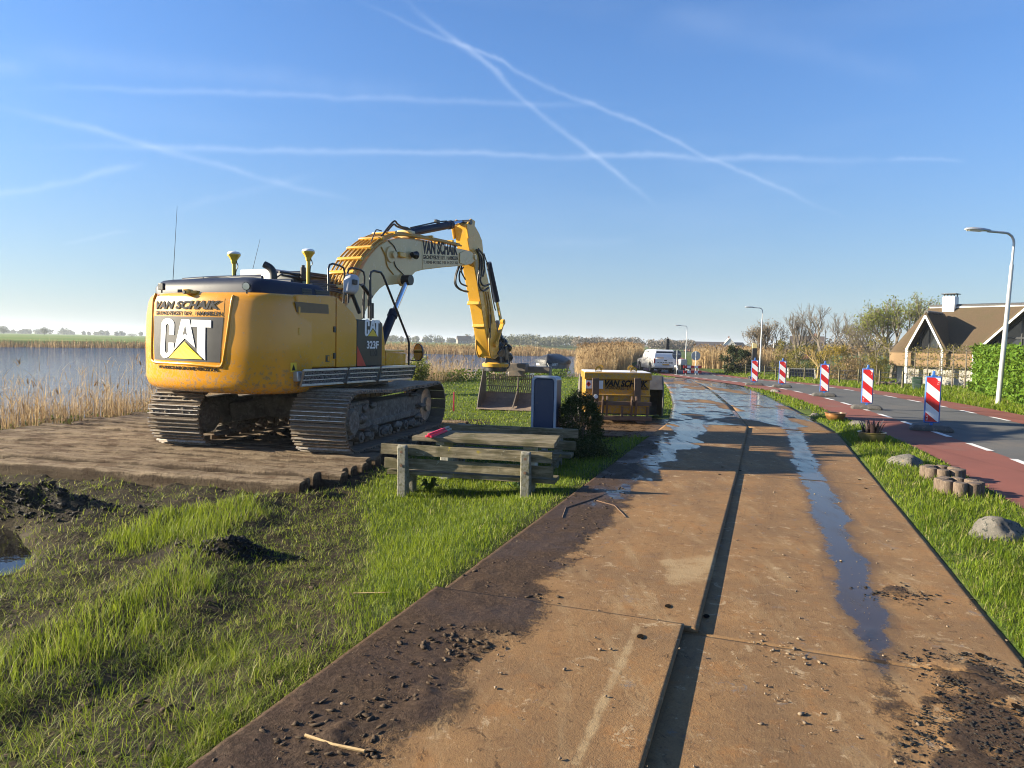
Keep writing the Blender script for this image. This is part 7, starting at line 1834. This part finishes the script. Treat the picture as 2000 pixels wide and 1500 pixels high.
blade_obj('grass', [turf(90000, 13, 55, -.62, .32, .0011, .014, .06)], 'grass_blade', 'lawn between the excavator, the bucket and the water', 'grass')

# reeds along the banks
def along(line, smin, smax, n):
    L = arclen(line); a = np.interp(smin, [p[1] for p in line], L) if False else smin; s = a + (smax - a) * rng.random(n)
    return np.interp(s, L, [p[0] for p in line]), np.interp(s, L, [p[1] for p in line])
def bankline(i0, i1): return near_shore[i0:i1]
def reeds(line, n, off0, off1, h0, h1, w, dens_s=1.5, thr=.42, side=1, leaf=1.0, plume=.12, dark=.0):
    L = arclen(line); s = L[-1] * rng.random(n); X = np.interp(s, L, [p[0] for p in line]); Y = np.interp(s, L, [p[1] for p in line])
    X2 = np.interp(np.minimum(s + .1, L[-1]), L, [p[0] for p in line]); Y2 = np.interp(np.minimum(s + .1, L[-1]), L, [p[1] for p in line]); tx, ty = X2 - X, Y2 - Y; q = np.hypot(tx, ty) + 1e-9
    o = off0 + (off1 - off0) * rng.random(n); X = X + ty / q * o * side; Y = Y - tx / q * o * side
    k = vnoise(X, Y, dens_s, 3, 71); keep = (k > thr) & (poly_sd(X, Y, PLATES_POLY) > .5) & (poly_sd(X, Y, ROAD_POLY) > .4) & (poly_sd(X, Y, P_MAT) > .1); X, Y, k = X[keep], Y[keep], k[keep]; n = len(X)
    z = np.maximum(base_z(X, Y), WATER_Z - .3) - .02; h = (h0 + (h1 - h0) * rng.random(n) ** .8) * (.65 + .7 * (k - thr + .1) / .4).clip(.6, 1.15)
    P = np.stack([X, Y, z], 1); lean = np.abs(rng.normal(size=n)) * .10 + .03; a = rng.random(n) * 6.283
    parts = []; v, t = blades(P, h, w * (.7 + .6 * rng.random(n)), lean, a, .1); rn = rng.random(n); dk = np.where(rng.random(n) < .25 + dark, .5 * rng.random(n) + dark, 0); parts.append((v, t, rn, dk))
    m_ = int(n * leaf); idx = rng.integers(0, n, m_); f = .25 + .65 * rng.random(m_)
    Q = P[idx] + np.stack([np.cos(a[idx]) * lean[idx] * h[idx] * f * .5, np.sin(a[idx]) * lean[idx] * h[idx] * f * .5, h[idx] * f], 1)
    v, t = blades(Q, .12 + .30 * rng.random(m_) * np.minimum(h[idx], 1.5), w * 1.3 * (.7 + .6 * rng.random(m_)), .5 + 1.2 * rng.random(m_)); parts.append((v, t, rng.random(m_) * .8 + .2, np.where(rng.random(m_) < .3 + dark, .3 + dark, 0)))
    m_ = int(n * plume); idx = rng.choice(n, m_, replace=False); kk = 1 / np.sqrt(1 + lean[idx] ** 2)
    Q = P[idx] + np.stack([np.cos(a[idx]) * lean[idx] * h[idx] * kk * .95, np.sin(a[idx]) * lean[idx] * h[idx] * kk * .95, h[idx] * kk * .96], 1)
    for _ in range(3):
        v, t = blades(Q, .14 + .12 * rng.random(m_), w * 3.0, .4 + .8 * rng.random(m_), a[idx] + rng.normal(size=m_) * .4); parts.append((v, t, rng.random(m_) * .5, .35 + .4 * rng.random(m_)))
    return parts
left_bank = [(-30, 4), (-16, 10.3), (-10.9, 14.0), (-9.2, 18), (-7.8, 24.5), (-4.2, 33)]
blade_obj('reeds', reeds(left_bank, 6500, -.9, 2.0, .5, 1.75, .008, .9, .44, 1, 2.2, .08, .05) + reeds(left_bank, 15000, -.2, 2.2, .25, .85, .010, .8, .32, 1, 1.3, .0, .35), 'reed_stem', 'dry brown reeds on the bank behind the excavator', 'reeds')
blade_obj('reeds', reeds([(-7.8, 24.5), (-4.2, 33), (-.4, 38.6)], 3000, -.8, 1.3, .6, 1.6, .012, 1.2, .47, 1, 1.4, .12), 'reed_stem', 'loose dry reeds at the water left of the bucket', 'reeds')
blade_obj('reeds', reeds([(5.2, 51.5), (6.0, 56)], 2600, -.6, 2.2, .5, 1.35, .016, 1.2, .3, 1, 1.0, .1) + reeds([(5.6, 53.5), (6.6, 60), (11, 85), (16, 105)], 26000, -1.0, 3.2, 1.1, 2.1, .022, 3.0, .16, 1, .9, .18), 'reed_stem', 'dense straw coloured reed bed between the boat and the pickup', 'reeds')
blade_obj('reeds', reeds([(18, 72), (23, 70), (31, 84)], 9000, -2.5, 2.5, 1.2, 2.1, .03, 3.0, .15, 1, .6, .12), 'reed_stem', 'tall straw reeds behind the red and white barrier', 'reeds')
blade_obj('reeds', reeds(far_shore[1:], 26000, -.5, 5.0, .6, 1.5, .07, 7.0, .25, -1, .5, .0, .5), 'reed_stem', 'low reed fringe along the far bank of the river', 'reeds')
blade_obj('reeds', reeds([(-63, 121), (6, 124)][::-1], 15000, -.5, 5.0, .4, 1.1, .06, 9.0, .22, 1, .5, .05, .12), 'reed_stem', 'straw reed fringe on the far bank behind stick and boat', 'reeds')
# rank green weeds at the reed foot
def weeds(line, n, off0, off1, h, w, lab):
    L = arclen(line); s = L[-1] * rng.random(n); X = np.interp(s, L, [p[0] for p in line]) + rng.normal(size=n) * .3; Y = np.interp(s, L, [p[1] for p in line]) + off0 + (off1 - off0) * rng.random(n)
    k = vnoise(X, Y, .8, 3, 81); ok = (k > .45) & (poly_sd(X, Y, P_MAT) > .06) & (poly_sd(X, Y, RIVER) > .2); X, Y = X[ok], Y[ok]; n = len(X)
    P = np.stack([X, Y, base_z(X, Y) + h * rng.random(n) ** 1.5], 1); V, T, r = leaf_quads(P, w)
    o = np_mesh('weeds', V, T, 'leaf_weed', {'rnd': r}); tag(o, lab, 'weeds', kind='stuff')
leafmat('leaf_weed', (.045, .085, .010), (.085, .135, .020), .3)
mat_edge = [tuple(FL.w((2.6, 5.4, 0))[:2]), tuple(FL.w((-1.0, 5.4, 0))[:2]), tuple(FL.w((-3.6, 4.6, 0))[:2])]
weeds([(-13.5, 10.2), (-10.2, 13.0), (-8.4, 16.6), (-7.0, 20)], 4500, -1.0, .5, .28, .045, 'nettles and young green weeds along the mat by the reeds')
weeds([(-7, 25), (-3.4, 31.5), (0, 36.5), (3, 42)], 9000, -1.2, .8, .55, .07, 'green bank plants at the foot of the loose reeds')
bw = D(812, 740, 23.5); t = thing('willow_shrub', 'young yellow-green shrub behind the catwalk of the excavator', 'shrub', (bw[0], bw[1], zat(bw[0], bw[1])))
mb = MB(); C_ = []
for k in range(16):
    a = random.uniform(0, 6.28); rr_ = random.uniform(.1, .55); hh_ = random.uniform(.7, 1.25); pts = [(0, 0, -.1), (rr_ * .4 * math.cos(a), rr_ * .4 * math.sin(a), hh_ * .5), (rr_ * math.cos(a), rr_ * math.sin(a), hh_)]; mb.tube(pts, [.014, .010, .004], 4, caps=False)
    for q in np.linspace(.2, 1, 12): C_.append(np.array(pts[0]) * (1 - q) ** 2 + 2 * np.array(pts[1]) * q * (1 - q) + np.array(pts[2]) * q * q)
mb.build('stem', 'bark', t); C_ = np.array(C_); idx = rng.integers(0, len(C_), 3000); P = C_[idx] + rng.normal(size=(3000, 3)) * .06; P[:, 2] = np.abs(P[:, 2]); leaf_obj('crown', P, .040, 'leaf_spring', t)

# clods, stones and straw
def clods(name, P, S, mat, lab, cat):
    vs, fs = ico(1); vs = np.array(vs); fs = np.array(fs); n = len(P); k = len(vs)
    J = 1 + .42 * rng.normal(size=(n, k)); V = vs[None] * J[:, :, None].clip(.4, 1.7) * S[:, None, :]
    a = rng.random(n) * 6.283; c_, s_ = np.cos(a)[:, None], np.sin(a)[:, None]; X = V[:, :, 0] * c_ - V[:, :, 1] * s_; Y = V[:, :, 0] * s_ + V[:, :, 1] * c_
    V = np.stack([X, Y, V[:, :, 2]], 2) + P[:, None, :]; T = (fs[None] + np.arange(n)[:, None, None] * k).reshape(-1, 3)
    o = np_mesh(name, V.reshape(-1, 3), T, mat); return tag(o, lab, cat, kind='stuff')
simple('mud_dark', (.040, .028, .019), (.075, .053, .036), .8, sc=30, bstr=.6, bsc=80, space='World', spec=.12); simple('mud_black', (.012, .011, .011), (.03, .026, .022), .75, sc=30, bstr=.6, bsc=80, space='World', spec=.15); simple('grit', (.12, .085, .055), (.22, .165, .11), .9, sc=30, space='World')
def plate_z(x, y):
    seamx = np.interp(y, [p[1] for p in SEAM], [p[0] for p in SEAM]); return np.where(x < seamx - .06, np.where(y < 4.1, .052, .034), .006) + zroad(y)
def in_poly(poly, n, shrink=0.0):
    p = np.array(poly); lo, hi = p.min(0), p.max(0); out = []
    while len(out) < n:
        q = lo + (hi - lo) * rng.random((n * 2, 2)); ok = poly_sd(q[:, 0], q[:, 1], poly) < -shrink; out.extend(q[ok].tolist())
    return np.array(out[:n])
q = in_poly(MUD_L, 2600, .02); kk = vnoise(q[:, 0], q[:, 1], .35, 3, 91); q = q[(kk > .52) & (poly_sd(q[:, 0], q[:, 1], PLATES_POLY) < -.04)]
heap = [G(x, y)[:2] for x, y in ((905, 1275), (940, 1255), (870, 1305), (680, 1440), (640, 1460), (830, 1370), (1010, 1180))]
hp_ = np.concatenate([np.array(h_)[None] + rng.normal(size=(60, 2)) * np.array([.11, .09]) for h_ in heap]); q = np.concatenate([q, hp_]); n = len(q)
sz = (.003 + .013 * rng.random(n) ** 4)[:, None]; clods('mud_clods', np.stack([q[:, 0], q[:, 1], plate_z(q[:, 0], q[:, 1]) + .005], 1), sz * np.array([1.8, .9, .45]), 'mud_dark', 'crumbled mud on the left row of steel plates', 'mud')
q = in_poly(MUD_R, 900, .1); hp_ = np.concatenate([np.array(G(x, y)[:2])[None] + rng.normal(size=(170, 2)) * np.array([.14, .10]) for x, y in ((1900, 1320), (1850, 1300), (1960, 1350), (1770, 1165), (1880, 1430))]); q = np.concatenate([q, hp_]); n = len(q)
sz = (.0025 + .008 * rng.random(n) ** 3)[:, None]; clods('mud_clods', np.stack([q[:, 0], q[:, 1], plate_z(q[:, 0], q[:, 1]) + .003], 1), sz * np.array([1.6, 1.0, .5]), 'mud_black', 'black soil crumbs on the right row of steel plates', 'mud')
q = np.array(in_poly(PLATES_POLY, 9000)); q = q[(q[:, 1] < 11) & (q[:, 1] > 2)]; n = len(q); sz = (.0016 + .007 * rng.random(n) ** 7)[:, None]
clods('grit', np.stack([q[:, 0], q[:, 1], plate_z(q[:, 0], q[:, 1]) + .002], 1), sz * np.array([1.3, 1.0, .7]), 'grit', 'scattered grit and small stones on the steel plates', 'grit')
for (x0, y0, n_, sp_) in ((1540, 1270, 40, .10), (1560, 1400, 30, .14), (1545, 1310, 20, .12)):
    c_ = np.array(G(x0, y0)[:2]); q = c_ + rng.normal(size=(n_, 2)) * np.array([sp_, sp_ * 1.6]); sz = (.003 + .010 * rng.random(n_) ** 4)[:, None]; clods('grit', np.stack([q[:, 0], q[:, 1], plate_z(q[:, 0], q[:, 1]) + .003], 1), sz * np.array([1.4, 1, .6]), 'grit', 'dried clay lumps along the centre of the right plates', 'grit')
# clods in the churned ground
n = 1700; y = 2.4 * (11 / 2.4) ** rng.random(n); x = (-.80 + .85 * rng.random(n)) * y; de, h_, d_ = gmap(x, y); ok = (de < .5) & (poly_sd(x, y, PLATES_POLY) > .05) & (poly_sd(x, y, P_MAT) > 0) & (poly_sd(x, y, P_LAWN) > .2) & (poly_sd(x, y, DITCH) > .1); x, y = x[ok], y[ok]; n = len(x)
sz = (.005 + .028 * rng.random(n) ** 5)[:, None]; clods('mud_clods', np.stack([x, y, base_z(x, y)], 1), sz * np.array([1.3, 1, .7]), 'mud_dark', 'peaty clods in the churned ground on the left', 'mud')
n = 500; c_ = np.array(CLOD); q = c_ + rng.normal(size=(n, 2)) * np.array([.22, .09]); sz = (.006 + .022 * rng.random(n) ** 3)[:, None]; clods('mud_clods', np.stack([q[:, 0], q[:, 1], base_z(q[:, 0], q[:, 1])], 1), sz * np.array([1.3, 1, .8]), 'mud_black', 'black clay lump torn up amid the trampled grass', 'mud')
n = 700; c_ = np.array(HEAP); q = c_ + rng.normal(size=(n, 2)) * np.array([.5, .22]); sz = (.006 + .024 * rng.random(n) ** 3)[:, None]; clods('mud_clods', np.stack([q[:, 0], q[:, 1], base_z(q[:, 0], q[:, 1])], 1), sz * np.array([1.3, 1, .8]), 'mud_black', 'black peat heap beside the ditch at the left edge', 'mud')
simple('straw', (.42, .30, .15), (.34, .23, .11), .8, sc=30)
for k, (pts, r_, lab) in enumerate((([(1098, 1020), (1105, 1000), (1150, 985), (1195, 968)], .006, 'curved twig lying at the left edge of the plates below the bench'), ([(1165, 985), (1200, 995), (1222, 1018)], .005, 'short forked twig beside the curved twig'), ([(596, 1463), (650, 1482), (712, 1495)], .007, 'long pale straw at the bottom edge on the muddy plate'), ([(840, 1232), (862, 1222)], .008, 'short pale chip of wood on the muddy plate'), ([(690, 1158), (760, 1162)], .004, 'single pale stalk lying across the trampled grass'))):
    Q = [G(*p) for p in pts]; zz = [float(plate_z(np.array(p[0]), np.array(p[1]))) + .008 if poly_sd(np.array([p[0]]), np.array([p[1]]), PLATES_POLY)[0] < 0 else zat(p[0], p[1]) + .03 for p in Q]
    o0 = np.array([Q[0][0], Q[0][1], zz[0]]); mb = MB(); mb.tube([tuple(np.array([p[0], p[1], z]) - o0) for p, z in zip(Q, zz)], r_, 5); tag(mb.build('twig', 'straw' if k > 1 else 'rusty_steel', None, loc=tuple(o0)), lab, 'twig', 'twigs lying about')

# ------------------------------------------------------------------ far country
def far_wood(px0, px1, dep, hmin, hmax, n, ls, lab, mat='leaf_far', dens=1.0):
    P = []; u = np.linspace(px0, px1, 90)
    for k in range(int(150 * dens)):
        x = random.uniform(px0, px1); d_ = dep * random.uniform(.94, 1.10); c_ = D(x, 690, d_); hn = vnoise(np.array([x]), np.array([d_]), 45, 3, 41)[0]
        h = hmin + (hmax - hmin) * max(0, (hn - .25) * 1.9) * random.uniform(.7, 1.1); w = h * random.uniform(.35, .6); m_ = int(n / (150 * dens))
        q = rng.normal(size=(m_, 3)); q /= np.linalg.norm(q, axis=1)[:, None]; q *= (rng.random(m_) ** .4)[:, None]; P.append(np.array([c_[0], c_[1], .35]) + q * np.array([w, w, h * .5]) + np.array([0, 0, h * .5]))
    V, T, r = leaf_quads(np.concatenate(P), ls); o = np_mesh('far_wood', V, T, mat, {'rnd': r}); return tag(o, lab, 'wood', kind='stuff')
far_wood(-250, 560, 900, 3.5, 8, 14000, 1.2, 'hazy line of trees on the horizon left of the excavator')
far_wood(560, 960, 700, 4, 10, 12000, 1.0, 'tree line behind the river between excavator and stick')
far_wood(960, 1130, 420, 3.0, 8.0, 9000, .55, 'grey-green trees across the river right of the stick', 'leaf_far')
far_wood(1120, 1256, 330, 3.0, 5.5, 9000, .45, 'wood behind the reed bed left of the pickup', 'twig_far'); far_wood(1268, 1352, 300, 3.0, 5.5, 7000, .42, 'wood behind the pickup and round signs', 'twig_far')
far_wood(1352, 1560, 520, 2.0, 5.0, 9000, .6, 'low distant trees behind the barrier and evergreen bush')
far_wood(1480, 1760, 150, 2.0, 4.2, 12000, .22, 'thicket of bare shrubs behind the trees beyond the road', 'twig_far'); far_wood(1600, 2050, 190, 3, 5.5, 9000, .3, 'wood on the horizon behind the thatched house', 'twig_far')
for k, (px_, top, dep, w_, lab) in enumerate(((88, 639, 500, 15, 'round solitary tree on the left horizon'), (258, 650, 420, 20, 'solitary bushy tree close left of the excavator'), (8, 636, 520, 16, 'hazy tree at the left edge of the horizon'), (1040, 671, 300, 24, 'dark round tree across the river above the moored boat'))):
    b = D(px_, 700, dep); tp_ = D(px_, top, dep); h = tp_[2] - .4; wd_ = w_ * dep / F; t = thing('field_tree', lab, 'tree', (b[0], b[1], .4), 0, 'solitary far trees')
    mb = MB(); mb.tube([(0, 0, -.3), (0, 0, h * .6)], [h * .04, h * .02], 6); mb.build('trunk', 'bark', t); q = rng.normal(size=(900, 3)); q /= np.linalg.norm(q, axis=1)[:, None]; q *= (rng.random(900) ** .4)[:, None]
    leaf_obj('crown', q * np.array([wd_ * .5, wd_ * .5, h * .42]) + np.array([0, 0, h * .58]), h * .05, 'leaf_far', t)
simple('far_stone', (.25, .22, .20), (.22, .2, .18), .9, sc=2)
for k, (px_, top, w_, spire, lab) in enumerate(((766, 664, 9, 1, 'leftmost tiny church spire on the skyline'), (781, 664, 14, 0, 'square tower on the skyline between two spires'), (828, 665, 8, 1, 'rightmost tiny church spire on the skyline'))):
    b = D(px_, 690, 2300); h = D(px_, top, 2300)[2]; t = thing('church_tower', lab, 'tower', (b[0], b[1], 0)); mb = MB(); mb.box((0, 0, h * (.3 if spire else .5)), (w_, w_, h * (.6 if spire else 1.0))); mb.build('tower', 'far_stone', t)
    if spire: mb = MB(); mb.lathe([(w_ * .6, h * .6), (.2, h)], (0, 0, 0), 8); mb.build('spire', 'roof_dark', t)
    else: mb = MB(); mb.box((0, 0, h + .6), (w_ * 1.1, w_ * 1.1, 1.2)); mb.build('parapet', 'far_stone', t)
farmhouse(905, 520, 10, 2.4, 3.0, 6, 'far_stone', 'roof_dark', 'white-gabled farmhouse across the river left of the stick', 15)
farmhouse(1020, 480, 9, 2.0, 2.2, 6, 'far_stone', 'brick_red', 'pale low farmhouse across the river right of the stick', 5)
farmhouse(1422, 330, 5, 3.4, 3.0, 5, 'wall_white', 'wall_white', 'small white gabled house peeping over the dark evergreen', 80, 1)
farmhouse(1395, 330, 26, 2.2, 2.2, 8, 'brick_red', 'roof_dark', 'long low barn on the horizon behind the straw reeds', 4, 3)
# ------------------------------------------------------------------ the damp morning air
m = bpy.data.materials.new('haze'); m.use_nodes = True; nt = m.node_tree
for n_ in list(nt.nodes): nt.nodes.remove(n_)
out = nt.nodes.new('ShaderNodeOutputMaterial'); pv = nt.nodes.new('ShaderNodeVolumePrincipled'); pv.inputs['Color'].default_value = (.82, .90, 1.0, 1); pv.inputs['Density'].default_value = .00032; pv.inputs['Anisotropy'].default_value = .2
nt.links.new(pv.outputs[0], out.inputs['Volume']); MATS['haze'] = m
mb = MB(); mb.box((0, 3300, 10.5), (10700, 7000, 27)); hzb = mb.build('haze', 'haze'); hzb['kind'] = 'stuff'; hzb['label'] = 'thin morning haze over the flat river country'; hzb['category'] = 'haze'
